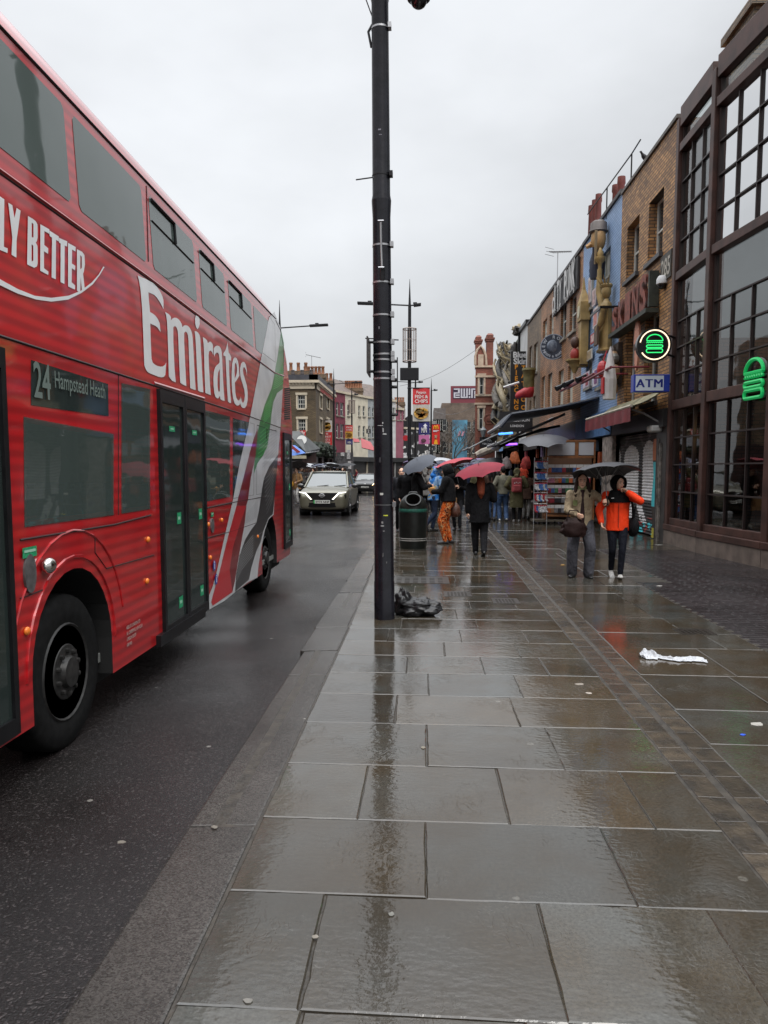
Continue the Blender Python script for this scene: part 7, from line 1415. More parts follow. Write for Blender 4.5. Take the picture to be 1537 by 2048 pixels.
    mb = MB(); mb.box(B.x-hw*.9, B.x+hw*.9, B.y+.25, B.y+4.3, .16, .3); mb.obj('underbody', DARK, t)
    return t
CGLASS = glass_dark('car_glass', (.06, .07, .07), 1.8, .04, .1)
c1 = make_car((0, 0, 0), 'grey-green electric SUV with slanting lit headlights driving towards us', P('car_bronze_grey', (.125, .118, .084), .35, metal=.4, coat=.45, var=.05), CGLASS, 'suv')
c1.location = (-3.66, 27.9, -.09); c1.rotation_euler.z = R(-1)
c2 = make_car((0, 0, 0), 'dark hatchback with warm bright headlights following the grey SUV', P('car_dark', (.012, .012, .013), .35, metal=.3, coat=.6), CGLASS, 'hatch')
c2.location = (gy(730, 940, 54).x, 54, -.09)
# ================================================================ PEOPLE
def cloth(name, rgb, rough=.8, fold=.7, fs=11, **k):
    if name in MATS: return MATS[name]
    m = S(name, rgb, rough, var=k.pop('var', .22), vs=k.pop('vs', 5), **k); n, l = m.node_tree.nodes, m.node_tree.links; b = n['Principled BSDF']; b.inputs['Specular IOR Level'].default_value = .12
    tc = n.new('ShaderNodeTexCoord'); mp = n.new('ShaderNodeMapping'); mp.inputs['Scale'].default_value = (1, 1, .55); l.new(tc.outputs['Object'], mp.inputs[0])
    t = n.new('ShaderNodeTexNoise'); t.inputs['Scale'].default_value = fs; t.inputs['Detail'].default_value = 3; t.inputs['Distortion'].default_value = 1.2; l.new(mp.outputs[0], t.inputs['Vector'])
    bp = n.new('ShaderNodeBump'); bp.inputs['Strength'].default_value = fold; bp.inputs['Distance'].default_value = .05; l.new(t.outputs[0], bp.inputs['Height']); l.new(bp.outputs[0], b.inputs['Normal'])
    return m
SKIN = S('skin_light', (222, 176, 150), .5, var=.1, vs=8); SKIN2 = S('skin_tan', (178, 128, 102), .5, var=.1, vs=8)
H_BR = S('hair_brown', (44, 30, 24), .6, spec=.12, var=.35, vs=60); H_BK = S('hair_black', (20, 17, 17), .6, spec=.12, var=.35, vs=60); H_RED = S('hair_auburn', (112, 54, 36), .6, spec=.15, var=.35, vs=60)
def remesh(o, vox, it=4, fac=.6):
    a = o.modifiers.new('r', 'REMESH'); a.mode = 'VOXEL'; a.voxel_size = vox; a.use_smooth_shade = True
    b = o.modifiers.new('s', 'SMOOTH'); b.factor = fac; b.iterations = it
    dg = bpy.context.evaluated_depsgraph_get(); me = bpy.data.meshes.new_from_object(o.evaluated_get(dg)); me.name = o.name
    mats = list(o.data.materials); o.modifiers.clear(); o.data = me
    me.materials.clear(); [me.materials.append(m) for m in mats]
    for p in me.polygons: p.use_smooth = True
    return o
def limb(mb, pts, rad, n=10):
    """rounded cones joint to joint"""
    for p, r in zip(pts, rad): mb.ball(p, r, r, r, n, 6)
    for i in range(len(pts)-1):
        if (V(pts[i+1])-V(pts[i])).length > 1e-4: mb.tube([pts[i], pts[i+1]], [rad[i], rad[i+1]], n)
def rings(mb, rr, n=18):
    mb.grid([[(cx+rx*math.cos(a), cy+ry*math.sin(a), z) for a in [2*math.pi*k/n for k in range(n)]] for cx, cy, z, rx, ry in rr], True, caps=True)
def ik(a, c, l1, l2, pole):
    a, c, pole = V(a), V(c), V(pole); d = c-a; L_ = min(d.length, (l1+l2)*.998); c = a+d.normalized()*L_
    x = (l1*l1-l2*l2+L_*L_)/(2*L_); h = math.sqrt(max(0, l1*l1-x*x)); dn = d.normalized(); q = (pole-dn*pole.dot(dn)); q = q.normalized() if q.length > 1e-5 else V((0, 1, 0))
    return a+dn*x+q*h, c
def hand(mb, wr, d, pn, side, curl=.5, s=1.0, fingers=True):
    """palm + four curled fingers + thumb; d = forearm direction, pn = palm normal"""
    d = V(d).normalized(); pn = (V(pn)-d*V(pn).dot(d)).normalized(); lat = d.cross(pn)*side; wr = V(wr)
    if not fingers: mb.ball(wr+d*.06, .035, .035, .05, 8, 6); return
    mb.obox(wr+d*.05*s, d*.045*s, lat*.036*s, pn*.013*s); mb.ball(wr+d*.012*s, .027*s, .027*s, .027*s, 8, 6)
    for k, (o, ln) in enumerate(((-.028, .072), (-.010, .082), (.009, .078), (.027, .060))):
        p = wr+d*.09*s+lat*o*s; pts = [wr+d*.07*s+lat*o*s, p]; a = 0; dd = d
        for j, f in enumerate((.45, .32, .26)): a += curl*(1.0+.1*k); v_ = d*math.cos(a)+pn*math.sin(a); p = p+v_*ln*f*s; pts.append(p)
        limb(mb, pts, [.0095*s, .0095*s, .0085*s, .0078*s, .0065*s], 7)
    t0 = wr+d*.03*s-lat*.03*s; t1 = t0+(d*.5-lat*.75+pn*.45).normalized()*.04*s; t2 = t1+(d*.8-lat*.1+pn*.7*max(.3, curl)).normalized()*.035*s
    limb(mb, [t0, t1, t2], [.014*s, .0115*s, .009*s], 7)
def person(label, loc, rz, h, feet, hands, top, legs, shoes, hair=None, hood=None, skin=SKIN, lean=0., tz=.78, tw=1.0, wide=1.0, slv=1.0, twist=0., headyaw=0., headpitch=0., vox=.014, curl=(.6, .6), face=True, group=None, hs=(1, 1), fingers=True, extra=None, hat=None, collar=None, ank=None, knee=.3, belly=.0):
    """figure standing at loc, facing local +Y; feet/hands = local (x, y, z) targets for left(-x), right(+x)"""
    pel = V((0, 0, .93)); che = V((0, lean*.6, 1.28)); nk = V((0, lean, 1.46)); hd = V((0, lean*1.15+.015, 1.595))
    Rt = Matrix.Rotation(twist, 3, 'Z'); Rh = Matrix.Rotation(headyaw, 3, 'Z') @ Matrix.Rotation(headpitch, 3, 'X')
    H_ = lambda x, y, z: hd+Rh @ V((x, y, z))
    body = MB(); rings(body, [(0, 0, .88, .13, .09), (0, lean*.2, 1.0, .12, .085), (0, lean*.6, 1.25, .13, .09), (0, lean*.9, 1.40, .12, .08), (0, lean*.95, 1.45, .06, .055)])
    limb(body, [nk-V((0, 0, .04)), nk+V((0, .01, .06))], [.055, .05])
    body.ball(H_(0, -.005, .03), .076, .095, .095, 16, 12); body.ball(H_(0, .022, -.035), .062, .072, .085, 14, 10); body.ball(H_(0, .062, -.093), .028, .026, .022, 10, 8)
    limb(body, [H_(0, .088, .012), H_(0, .106, -.030)], [.010, .014]); body.ball(H_(-.011, .095, -.033), .010); body.ball(H_(.011, .095, -.033), .010)
    for s in (-1, 1): body.ball(H_(s*.077, -.005, -.005), .012, .022, .032, 8, 6); body.ball(H_(s*.035, .077, -.025), .018, .012, .015, 8, 6)
    body.ball(H_(0, .086, -.066), .024, .010, .007, 10, 6); body.tube([H_(-.05, .072, .036), H_(0, .092, .034), H_(.05, .072, .036)], .008, 6)
    ub = MB(); tr = MB(); sh = []
    # torso garment
    hem = tz; w1 = .155*tw+belly; pr = [(0, lean*.1, hem, .172*tw+belly+(.02 if hem < .75 else 0), .118*tw+belly), (0, lean*.25, max(hem+.08, 1.0), .160*tw+belly, .114*tw+belly), (0, lean*.5, 1.18, .163*tw+belly*.7, .116*tw+belly*.7), (0, lean*.75, 1.33, .178*tw, .122*tw), (0, lean*.9, 1.41, .160*tw, .10*tw), (0, lean, 1.465, .085, .075), (0, lean, 1.49, .07, .065)]
    rings(ub, pr, 22)
    arms = []
    for i, s in enumerate((-1, 1)):
        sp = Rt @ V((s*.168*tw, 0, 1.385))+V((0, lean*.9, 0)); hp = V(hands[i]); el, wr = ik(sp, hp, .275, .245, (s*.7, -.6, -.55)); arms.append((sp, el, wr))
        limb(ub, [sp, el, wr+(el-wr).normalized()*.02], [.066*slv*(.5+.5*tw), .058*slv, .047*slv])
        limb(body, [sp, el, wr], [.04, .034, .026]); d = (wr-el).normalized()
        pn = V((-s, .25, -.1)) if hs[i] else V((0, -1, .2)); hand(body, wr, d, pn, s, curl[i], 1.0, fingers)
    for i, s in enumerate((-1, 1)):
        hp = V((s*.088, 0, .90)); f = V(feet[i][:3]); an = f+V((0, 0, .09)); yaw = feet[i][3] if len(feet[i]) > 3 else 0; fd = Matrix.Rotation(yaw, 3, 'Z') @ V((0, 1, 0))
        kn, an2 = ik(hp, an, .425, .415, fd+V((s*.1, 0, 0))); 
        limb(body, [hp, kn, an2], [.075, .05, .036])
        limb(tr, [hp, kn, an2+V((0, 0, -.02 if wide > 1.15 else .02))], [.098*(.6+.4*wide), .062*wide*(1.05 if wide > 1.15 else 1), .050*wide*(1.25 if wide > 1.15 else 1) if not ank else ank])
        pitch = feet[i][4] if len(feet[i]) > 4 else 0; m = MB(); up = V((0, 0, 1)); f2 = (fd*math.cos(pitch)+up*math.sin(pitch)).normalized(); u2 = (up*math.cos(pitch)-fd*math.sin(pitch)).normalized(); lt = fd.cross(up); rows = []
        for yy, hw, ht in ((-.085, .022, .05), (-.065, .036, .085), (-.01, .040, .105), (.05, .042, .075), (.11, .046, .058), (.15, .040, .048), (.175, .018, .03)):
            c_ = an2-V((0, 0, .09))+f2*yy+u2*0; rows.append([c_+lt*(-hw)+u2*.002, c_+lt*(hw)+u2*.002, c_+lt*hw*1.02+u2*.028, c_+lt*hw*.75+u2*ht*.9, c_+u2*ht, c_-lt*hw*.75+u2*ht*.9, c_-lt*hw*1.02+u2*.028])
        m.grid(rows, True, caps=True); sh.append(m)
    rings(tr, [(0, 0, .80, .155*(.7+.3*wide), .105), (0, 0, .90, .163+belly*.6, .112+belly*.6), (0, lean*.1, 1.0, .145+belly*.6, .10+belly*.5)], 20)
    o = body.obj('person', skin, None, loc=V((0, 0, .0001))); o.location = (0, 0, 0); remesh(o, vox*.72, 3, .45)
    j = ub.obj('jacket', top, o); remesh(j, vox, 5)
    t_ = tr.obj('trousers', legs, o); remesh(t_, vox, 5)
    for m in sh: q = m.obj('shoe', shoes, o, smooth=60); md = q.modifiers.new('s', 'SUBSURF'); md.levels = md.render_levels = 1
    if hair:
        mat, style = hair; hb = MB(); c_ = H_(0, -.018, .035); hb.ball(c_, .088, .100, .098, 16, 10, M=Rh)
        if style == 'long':
            for s in (-1, 1):
                limb(hb, [H_(s*.065, -.01, .03), H_(s*.090, .005, -.08), V((s*.105, lean+.05, 1.42)), V((s*.10, lean+.085, 1.34))], [.045, .042, .046, .03]); limb(hb, [H_(s*.04, -.075, 0), V((s*.06, lean-.085, 1.42)), V((s*.05, lean-.12, 1.30))], [.06, .065, .035])
        if style == 'back':
            limb(hb, [H_(0, -.06, 0), V((0, lean-.10, 1.44)), V((.0, lean-.135, 1.26)), V((0, lean-.13, 1.17))], [.075, .085, .07, .03])
        hr = hb.obj('hair', mat, o); remesh(hr, .012, 3)
        me = hr.data; bm = bmesh.new(); bm.from_mesh(me); Ri = Rh.inverted()
        for v in bm.verts:      # clear the face
            q = Ri @ (v.co-hd)
            if q.y > .035 and abs(q.x) < .066 and -.2 < q.z < .075: v.co -= (Rh @ V((0, 1, 0)))*min(.09, (q.y-.03))
        bm.to_mesh(me); bm.free()
    if hood:
        hb = MB(); rows = []
        for i in range(11):
            y = -.135+.215*i/10; r = .128*math.sqrt(max(.04, 1-((y+.01)/.15)**2*.85)) if y < 0 else .128-.08*y; cz = .012-.02*(i/10)
            rows.append([H_(r*.88*math.cos(a), y+.012*math.sin(a), cz+r*1.08*math.sin(a)-.01) for a in [2*math.pi*k/20 for k in range(20)]])
        hb.grid(rows, True); hb.face(rows[0]); hb.grid([[H_(0, 0, 0)+(p-H_(0, 0, 0))*.93 for p in r] for r in rows], True)
        limb(hb, [V((0, lean-.03, 1.46)), V((0, lean-.09, 1.47))], [.095, .08]); hb.obj('hood', hood, o, smooth=70)
    if hat:
        hb = MB(); hb.ball(H_(0, -.01, .05), .092, .106, .085, 16, 10, M=Rh); hb.tube([H_(-.06, .06, .06), H_(-.03, .15, .045), H_(.03, .15, .045), H_(.06, .06, .06)], .012, 6); hb.obj('cap', hat, o, smooth=60)
    if collar:
        hb = MB(); rr = []
        for z, r in ((1.45, .095), (1.50, .083), (1.515, .078), (1.505, .07)): rr.append([V((r*math.cos(a), lean+r*.9*math.sin(a)+.005, z)) for a in [2*math.pi*k/20 for k in range(20)]])
        hb.grid(rr, True); hb.obj('collar', collar, o, smooth=60)
    if face:
        EYW, EYB, LIP = S('eye_white', (190, 186, 180), .3), S('eye_dark', (30, 24, 22), .25), S('lip', (150, 84, 76), .45)
        for s in (-1, 1):
            m = MB(); m.ball(H_(s*.032, .083, .008), .0125, .008, .0075, 10, 6); e = m.obj('eye', EYW, o, smooth=80); m = MB(); m.ball(H_(s*.032, .089, .008), .0062, .004, .0065, 8, 6); m.obj('iris', EYB, e, smooth=80)
            m = MB(); m.tube([H_(s*.014, .096, .027), H_(s*.033, .095, .033), H_(s*.052, .084, .026)], [.003, .0042, .002], 5); m.obj('eyebrow', (hair[0] if hair else H_BR), o)
        m = MB(); m.tube([H_(-.022, .088, -.066), H_(0, .097, -.064), H_(.022, .088, -.066)], [.003, .0065, .003], 6); m.obj('mouth', LIP, o)
    if extra: extra(o, arms, hd, H_)
    k = h/1.715; o.scale = (k, k, k); o.rotation_euler.z = rz; o.location = V(loc); tag(o, label, 'person', group)
    o['arm_l'] = 0; del o['arm_l']
    M = Matrix.Rotation(rz, 3, 'Z'); return o, lambda p: V(loc)+M @ (V(p)*k), arms
def umbrella(label, apex, hand_, r, mat, drop=.26, n=8, group=None, shade=None):
    """canopy apex at `apex`, shaft towards `hand_`"""
    apex, hand_ = V(apex), V(hand_); ax = (apex-hand_).normalized(); u = ax.orthogonal().normalized(); v = ax.cross(u); t = thing('umbrella', label, 'umbrella', hand_, group)
    mb = MB(); rows = []; m = 4
    for i in range(8):
        f = .02+.98*i/7; row = []
        for k in range(n*m):
            a = 2*math.pi*k/(n*m); w_ = abs(((k % m)/m)-.5)*2  # 1 on rib
            rr = r*f*(math.cos(math.pi/n)+(1-math.cos(math.pi/n))*w_**2)*(1-.035*(1-w_)*f); z = -drop*r*1.9*(f**2.2)*(.5+.5*f*0+.0)-.0+(1-w_**2)*.06*r*f*f
            row.append(apex+(u*math.cos(a)+v*math.sin(a))*rr+ax*z)
        rows.append(row)
    mb.grid(rows, True); mb.face(rows[0]); mb.obj('canopy', mat, t, smooth=25)
    for k in range(n):
        mb = MB(); a = 2*math.pi*k/n; d = u*math.cos(a)+v*math.sin(a); mb.tube([apex+d*(r*f)+ax*(-drop*r*1.9*(f**2.2)*.5-.008) for f in (.03, .3, .6, .85, 1.0)], .004, 4); mb.tube([apex+d*(r*.5)+ax*(-drop*r*.95*.5**2.2-.01), apex-ax*.32], .003, 4); mb.obj('rib', P('rib_grey', (.2, .2, .2), .35, metal=.8), t)
    mb = MB(); mb.tube([apex+ax*.05, apex, hand_-ax*.03], [.004, .007, .007], 6); mb.obj('shaft', P('shaft_grey', (.16, .16, .16), .35, metal=.8), t)
    mb = MB(); mb.tube([hand_+ax*.06, hand_-ax*.08], .015, 8); mb.obj('handle', BLACK, t); return t
U_BK = S('umbrella_black', (30, 30, 33), .5, spec=.2, var=.15); U_GR = S('umbrella_grey', (64, 68, 77), .5, spec=.2, var=.15); U_RD = S('umbrella_red', (118, 32, 46), .55, spec=.12, var=.15); U_PK = S('umbrella_pink', (160, 60, 70), .55, spec=.15, var=.15, vs=12)
J_OL = cloth('jacket_olive', (150, 134, 110), fold=.9); C_BK = cloth('cloth_black', (22, 22, 24)); C_BK2 = cloth('cloth_charcoal', (40, 41, 45)); C_OR = cloth('jacket_orange', (236, 66, 30), .5, .55, 8); C_JN = cloth('jeans_grey', (74, 74, 80), vs=3, var=.55); C_JB = cloth('jeans_blue', (66, 86, 118), vs=3, var=.4); C_GN = cloth('coat_green', (84, 80, 58)); C_BR = cloth('cloth_brown', (72, 54, 46)); C_GY = cloth('cloth_grey', (110, 108, 106)); C_TN = cloth('cloth_tan', (136, 106, 74)); C_NV = cloth('cloth_navy', (34, 42, 62)); C_WH = cloth('cloth_pale', (170, 168, 166))
SH_BK = P('shoe_black', (.015, .015, .016), .4); SH_WH = S('shoe_white', (190, 188, 184), .5, var=.3, vs=30)
# --- couple under the black umbrella
pA, pB = V((2.36, 11.55, 0)), V((2.88, 11.50, 0)); KH = 1.54
def exA(o, arms, hd, H_):
    m = MB(); rings(m, [(0, .030, .80, .085, .105), (0, .035, 1.1, .075, .103), (0, .04, 1.36, .055, .095), (0, .03, 1.46, .05, .07)], 14); m.obj('sweater', cloth('sweater_brown', (52, 38, 38)), o, smooth=60)
    m = MB(); rr = []
    for z, r in ((1.44, .098), (1.49, .09), (1.52, .084), (1.50, .07)): rr.append([V((r*math.cos(a), .01+r*.85*math.sin(a), z)) for a in [2*math.pi*k/20 for k in range(20)]])
    m.grid(rr, True); m.obj('scarf', S('scarf_green', (120, 122, 84), .8), o, smooth=60)
    for s in (-1, 1):
        m = MB(); m.grid([[(s*.035, .085, 1.47), (s*.15, .05, 1.46)], [(s*.06, .122, 1.40), (s*.135, .105, 1.38)]]); m.grid([[(s*.035, .079, 1.47), (s*.15, .044, 1.46)], [(s*.06, .116, 1.40), (s*.135, .099, 1.38)]]); m.obj('lapel', J_OL, o)
    m = MB(); m.box(.085, .155, .116, .128, 1.20, 1.29); m.obj('pocket', cloth('pocket_green', (112, 118, 78)), o)
A, wA, armA = person('person in an olive jacket and baggy grey jeans holding the wide black umbrella', pA, R(176), KH, [(-.13, .03, 0, R(12)), (.13, -.05, 0, R(-14))], [(-.36, .20, 1.27), (.10, .26, 1.06)], J_OL, C_JN, SH_BK, hair=(H_BR, 'long'), tz=.84, tw=1.10, wide=1.45, slv=1.10, vox=.012, curl=(1.0, 1.0), extra=exA, headyaw=R(-4), fingers=True)
def exB(o, arms, hd, H_):
    yk = MB(); rings(yk, [(0, .0, 1.27, .210, .150), (0, .0, 1.33, .211, .151), (0, 0, 1.41, .194, .130), (0, 0, 1.475, .115, .1)], 22); q = yk.obj('yoke', C_BK, o, smooth=60)
    m = MB(); m.tube([(0, .143, 1.27), (0, .146, 1.1), (0, .140, .86)], .005, 5); m.obj('zip', S('zip_dark', (120, 34, 20), .5), o)
    m = MB(); write(m, '▪', (0, 0, 0), (1, 0, 0), (0, 0, 1), .01); m = MB()
    for k in range(3): m.obox((.088+.016*k,   .157, 1.345-.002*k), (.006, 0, 0), (0, .002, 0), (0, 0, .009-.002*k))
    m.obj('chest_mark', S('mark_white', (200, 200, 200), .5), o)
    m = MB(); m.tube([(-.19, .0, 1.42), (-.225, .1, 1.2), (-.24, .02, .95)], .016, 6); m.obj('strap', C_BK, o)
Bp, wB, armB = person('person in a bright orange jacket with black hood, hand raised to the collar', pB, R(172), KH-.02, [(-.05, .13, .0, R(-4), R(12)), (.07, -.16, .03, R(6), R(-22))], [(-.13, .17, 1.44), (.27, .10, .93)], C_OR, cloth('trousers_navy', (26, 28, 36)), SH_WH, hood=C_BK, hair=(H_BK, 'short'), tz=.80, tw=1.14, wide=1.0, slv=1.14, vox=.012, curl=(.9, .5), extra=exB, headyaw=R(34), headpitch=R(-8))
hA = wA((-.37, .22, 1.30)); ap = gy(1209, 927, 11.42); umbrella('wide black umbrella held low over the couple walking towards us', ap, hA, .53, S('umbrella_dark_grey', (54, 54, 58), .5, spec=.2, var=.15), .28)
p = wA((.16, .27, .86)); t = thing('handbag', 'dark brown slouchy bag held in front of the olive jacket', 'bag', p-V((0, 0, .15))); mb = MB(); mb.grid(crumple(p-V((0, 0, .15)), .17, .07, .15, 3, .4, 26, 16), True, caps=True); mb.obj('pouch', S('bag_brown', (40, 24, 22), .6, spec=.2, var=.25, bump=.4, bs=30), t, smooth=60); mb = MB(); mb.tube([p+V((-.10, 0, .1)), p+V((-.06, 0, .24)), p+V((.06, 0, .24)), p+V((.10, 0, .1))], .01, 6); mb.obj('handle', S('bag_brown', (48, 32, 30), .5), t)
p = wB((-.25, -.02, .86)); t = thing('shoulder_bag', 'black shoulder bag at the hip of the person in orange', 'bag', p-V((0, 0, .12))); mb = MB(); mb.ball(p, .09, .13, .15, 12, 8); mb.obj('pouch', C_BK, t, smooth=60); mb = MB(); mb.tube([p+V((0, .05, .12)), p+V((.03, .0, .3)), p+V((0, -.05, .12))], .01, 5); mb.obj('strap', C_BK, t)
# --- walker under the dark red umbrella, seen from behind
pC = V((1.07, 14.4, 0)); C_, wC, _ = person('person in long black clothes with auburn hair walking away under the dark red umbrella', pC, R(4), 1.60, [(-.05, .20, .0, 0, R(6)), (.06, -.20, .04, 0, R(-28))], [(-.24, .06, .86), (.13, .22, 1.18)], C_BK, cloth('trousers_charcoal', (30, 30, 33)), SH_BK, hair=(H_RED, 'back'), tz=.66, tw=1.16, wide=1.3, ank=.06, slv=1.25, face=False, curl=(.5, 1.0))
umbrella('dark red umbrella tilted over the walker in long black clothes', gy(958, 930, 14.5), wC((.13, .24, 1.24)), .48, U_RD, .26)
# --- pair eating by the bin: orange patterned trousers, blue jacket
C_PAT = cloth('trousers_pattern', (200, 88, 30), fs=7); n, l = C_PAT.node_tree.nodes, C_PAT.node_tree.links
t1 = n.new('ShaderNodeTexCoord'); vo = n.new('ShaderNodeTexNoise'); vo.inputs['Scale'].default_value = 13; vo.inputs['Distortion'].default_value = 1.5; l.new(t1.outputs['Object'], vo.inputs['Vector']); cr = n.new('ShaderNodeValToRGB'); l.new(vo.outputs[0], cr.inputs[0])
cr.color_ramp.interpolation = 'CONSTANT'; E_ = cr.color_ramp.elements; E_[0].position = 0; E_[0].color = (*lin((58, 30, 24)), 1); E_[1].position = .41; E_[1].color = (*lin((206, 92, 30)), 1)
for ps, c in ((.47, (150, 48, 24)), (.53, (214, 120, 46)), (.58, (190, 160, 120)), (.64, (92, 40, 26))): e = E_.new(ps); e.color = (*lin(c), 1)
l.new(cr.outputs[0], n['Principled BSDF'].inputs['Base Color'])
C_BLJ = cloth('jacket_blue', (92, 132, 182), .6); n, l = C_BLJ.node_tree.nodes, C_BLJ.node_tree.links; t1 = n.new('ShaderNodeTexCoord'); wv = n.new('ShaderNodeTexNoise'); wv.inputs['Scale'].default_value = 5; l.new(t1.outputs['Object'], wv.inputs['Vector']); cr = n.new('ShaderNodeValToRGB'); cr.color_ramp.interpolation = 'CONSTANT'; E_ = cr.color_ramp.elements; E_[0].position = 0; E_[0].color = (*lin((44, 108, 180)), 1); E_[1].position = .45; E_[1].color = (*lin((128, 160, 196)), 1)
for ps, c in ((.57, (190, 160, 60)), (.61, (60, 120, 180)), (.68, (190, 80, 60))): e = E_.new(ps); e.color = (*lin(c), 1)
l.new(wv.outputs[0], cr.inputs[0]); l.new(cr.outputs[0], n['Principled BSDF'].inputs['Base Color'])
pD = gz(897, 1087); D_, wD, _ = person('person in a black hoodie and orange patterned baggy trousers standing beside the bin', pD, R(82), 1.72, [(-.09, .06, 0, R(5)), (.09, -.03, 0, R(-8))], [(-.06, .34, 1.12), (.08, .32, 1.12)], C_BK, C_PAT, SH_BK, hood=C_BK, tz=.92, tw=1.18, wide=1.5, slv=1.2, ank=.052, face=False, curl=(.8, .8), lean=.03, belly=.03, headpitch=R(-14))
def exE(o, arms, hd, H_): pass
pE = gz(866, 1063); E_p, wE, _ = person('person in a pale blue patterned hooded jacket and dark jeans behind the bin', pE, R(-60), 1.70, [(-.08, .04, 0, 0), (.10, -.28, .06, 0, R(-45))], [(-.10, .34, 1.10), (.12, .30, 1.12)], C_BLJ, cloth('jeans_dark', (40, 48, 66)), SH_BK, hood=C_BLJ, tz=.82, tw=1.15, wide=1.1, slv=1.2, face=False, curl=(.8, .8), lean=.09)
p = wD((0, .36, 1.16)); t = thing('food_box', 'small tan food box held between the two people by the bin', 'box', p); mb = MB(); mb.hexa([p+V((x*.06, y*.06, -.04)) for x, y in ((-1, -1), (1, -1), (1, 1), (-1, 1))], [p+V((x*.085, y*.085, .04)) for x, y in ((-1, -1), (1, -1), (1, 1), (-1, 1))]); mb.obj('tray', S('carton_tan', (170, 130, 84), .6), t); mb = MB()
for k in range(5): mb.ball(p+V((random.uniform(-.04, .04), random.uniform(-.04, .04), .045)), .025, .02, .018, 6, 4)
mb.obj('food', S('food_gold', (196, 140, 60), .6), t)
p = wD((.17, -.12, .74)); t = thing('shoulder_bag', 'brown leather bag hanging behind the patterned trousers', 'bag', p-V((0, 0, .2))); mb = MB(); mb.grid(crumple(p-V((0, 0, .17)), .12, .15, .17, 5, .25, 20, 12), True, caps=True); mb.obj('pouch', S('leather_brown', (92, 58, 46), .5, var=.3), t, smooth=60); mb = MB(); mb.tube([p+V((0, .05, .1)), p+V((0, 0, .55)), p+V((0, -.05, .1))], .012, 5); mb.obj('strap', S('leather_brown', (92, 58, 46), .5), t)
# --- man in black under the grey umbrella, others behind
pF = V((-.13, 18.9, 0)); F_, wF, _ = person('person all in black facing right under the grey umbrella behind the bin', pF, R(-78), 1.76, [(-.09, .02, 0), (.09, 0, 0)], [(-.12, .26, 1.22), (.14, .30, 1.18)], C_BK, C_BK2, SH_BK, hair=(H_BK, 'short'), tz=.8, tw=1.2, wide=1.1, slv=1.2, curl=(.9, .9))
umbrella('steep grey umbrella tipped back over the person in black behind the bin', gy(835, 920, 18.8), wF((-.10, .27, 1.25)), .46, U_GR, .30)
pG = V((-.33, 19.4, 0)); person('person in a black padded jacket half hidden by the tall pole', pG, R(165), 1.72, [(-.09, .05, 0), (.09, -.1, 0)], [(-.24, .1, .9), (.24, .05, .9)], C_BK, C_BK2, SH_BK, hood=C_BK, tz=.76, tw=1.25, slv=1.3)
pG = V((-.55, 19.9, 0)); person('person in a dark coat directly behind the tall pole', pG, R(190), 1.66, [(-.09, .05, 0), (.09, -.1, 0)], [(-.24, .1, .9), (.24, .05, .9)], C_BK2, C_BK, SH_BK, hair=(H_BR, 'short'), tz=.7, tw=1.2, slv=1.25)
# --- shoppers by the kiosk
pH = gz(1033, 1044); Hq, wH, _ = person('person in a long green hooded coat with a red backpack, facing the stall', pH, R(-8), 1.66, [(-.08, .02, 0), (.09, -.06, 0, R(-10))], [(-.22, .14, 1.05), (.2, .2, 1.1)], C_GN, C_BK, cloth('shoe_mixed', (120, 118, 116)), hood=C_GN, tz=.46, tw=1.2, slv=1.25, wide=1.1, face=False)
p = wH((0, -.16, 1.18)); t = thing('backpack', 'dusty red backpack with small white badges worn over the green coat', 'bag', p-V((0, 0, .25))); mb = MB(); mb.obox(p, (.15, .02, 0), (-.01, .08, 0), (0, 0, .22)); mb.obj('main_pocket', S('pack_red', (150, 62, 66), .6, var=.2), t, bevel=.04); mb = MB(); mb.obox(p+V((.0, -.10, -.09)), (.11, .015, 0), (-.005, .035, 0), (0, 0, .09)); mb.obj('front_pocket', S('pack_red', (150, 62, 66), .6), t, bevel=.02)
for k in range(4): mb = MB(); mb.ball(p+V((-.08+.055*k, -.092, .06+.02*(k % 2))), .016, .006, .016, 8, 5); mb.obj('badge', S('mark_white', (200, 200, 200), .5), t)
pI = gz(1006, 1042); person('person in a grey-green jacket and blue jeans walking away beside the green coat', pI, R(3), 1.68, [(-.09, .12, 0), (.1, -.1, .03, 0, R(-15))], [(-.2, .1, 1.0), (.24, .05, .9)], cloth('jacket_greygreen', (104, 102, 90)), C_JB, SH_WH, hair=(H_BK, 'short'), tz=.86, tw=1.1, slv=1.15, wide=1.2, face=False)
pI2 = gz(1056, 1040); person('person in brown with grey trousers behind the green coat by the sock rack', pI2+V((0, .5, 0)), R(-20), 1.6, [(-.09, .05, 0), (.1, -.1, 0)], [(-.2, .15, 1.0), (.2, .2, 1.0)], C_BR, C_GY, SH_BK, hair=(H_BR, 'back'), tz=.7, tw=1.1, face=False)
pK = V((.92, 20.5, 0)); K_, wK, _ = person('person with long dark hair facing us under the pink spotted umbrella', pK, R(165), 1.66, [(-.09, .05, 0), (.09, -.1, 0)], [(-.12, .22, 1.2), (.2, .2, .95)], C_BK, C_BK2, SH_BK, hair=(H_BR, 'long'), tz=.7, tw=1.15)
umbrella('pink spotted umbrella just behind the black hood', gy(906, 919, 20.3), wK((-.1, .25, 1.25)), .62, U_PK, .26)
t = wK((.1, .22, .9)); mb = MB(); mb.box(t.x-.13, t.x+.13, t.y-.06, t.y+.06, t.z-.35, t.z); o = mb.obj('paper_bag', S('paper_tan', (150, 112, 72), .7, var=.2)); tag(o, 'tan paper carrier bag held by the person under the pink umbrella', 'bag')
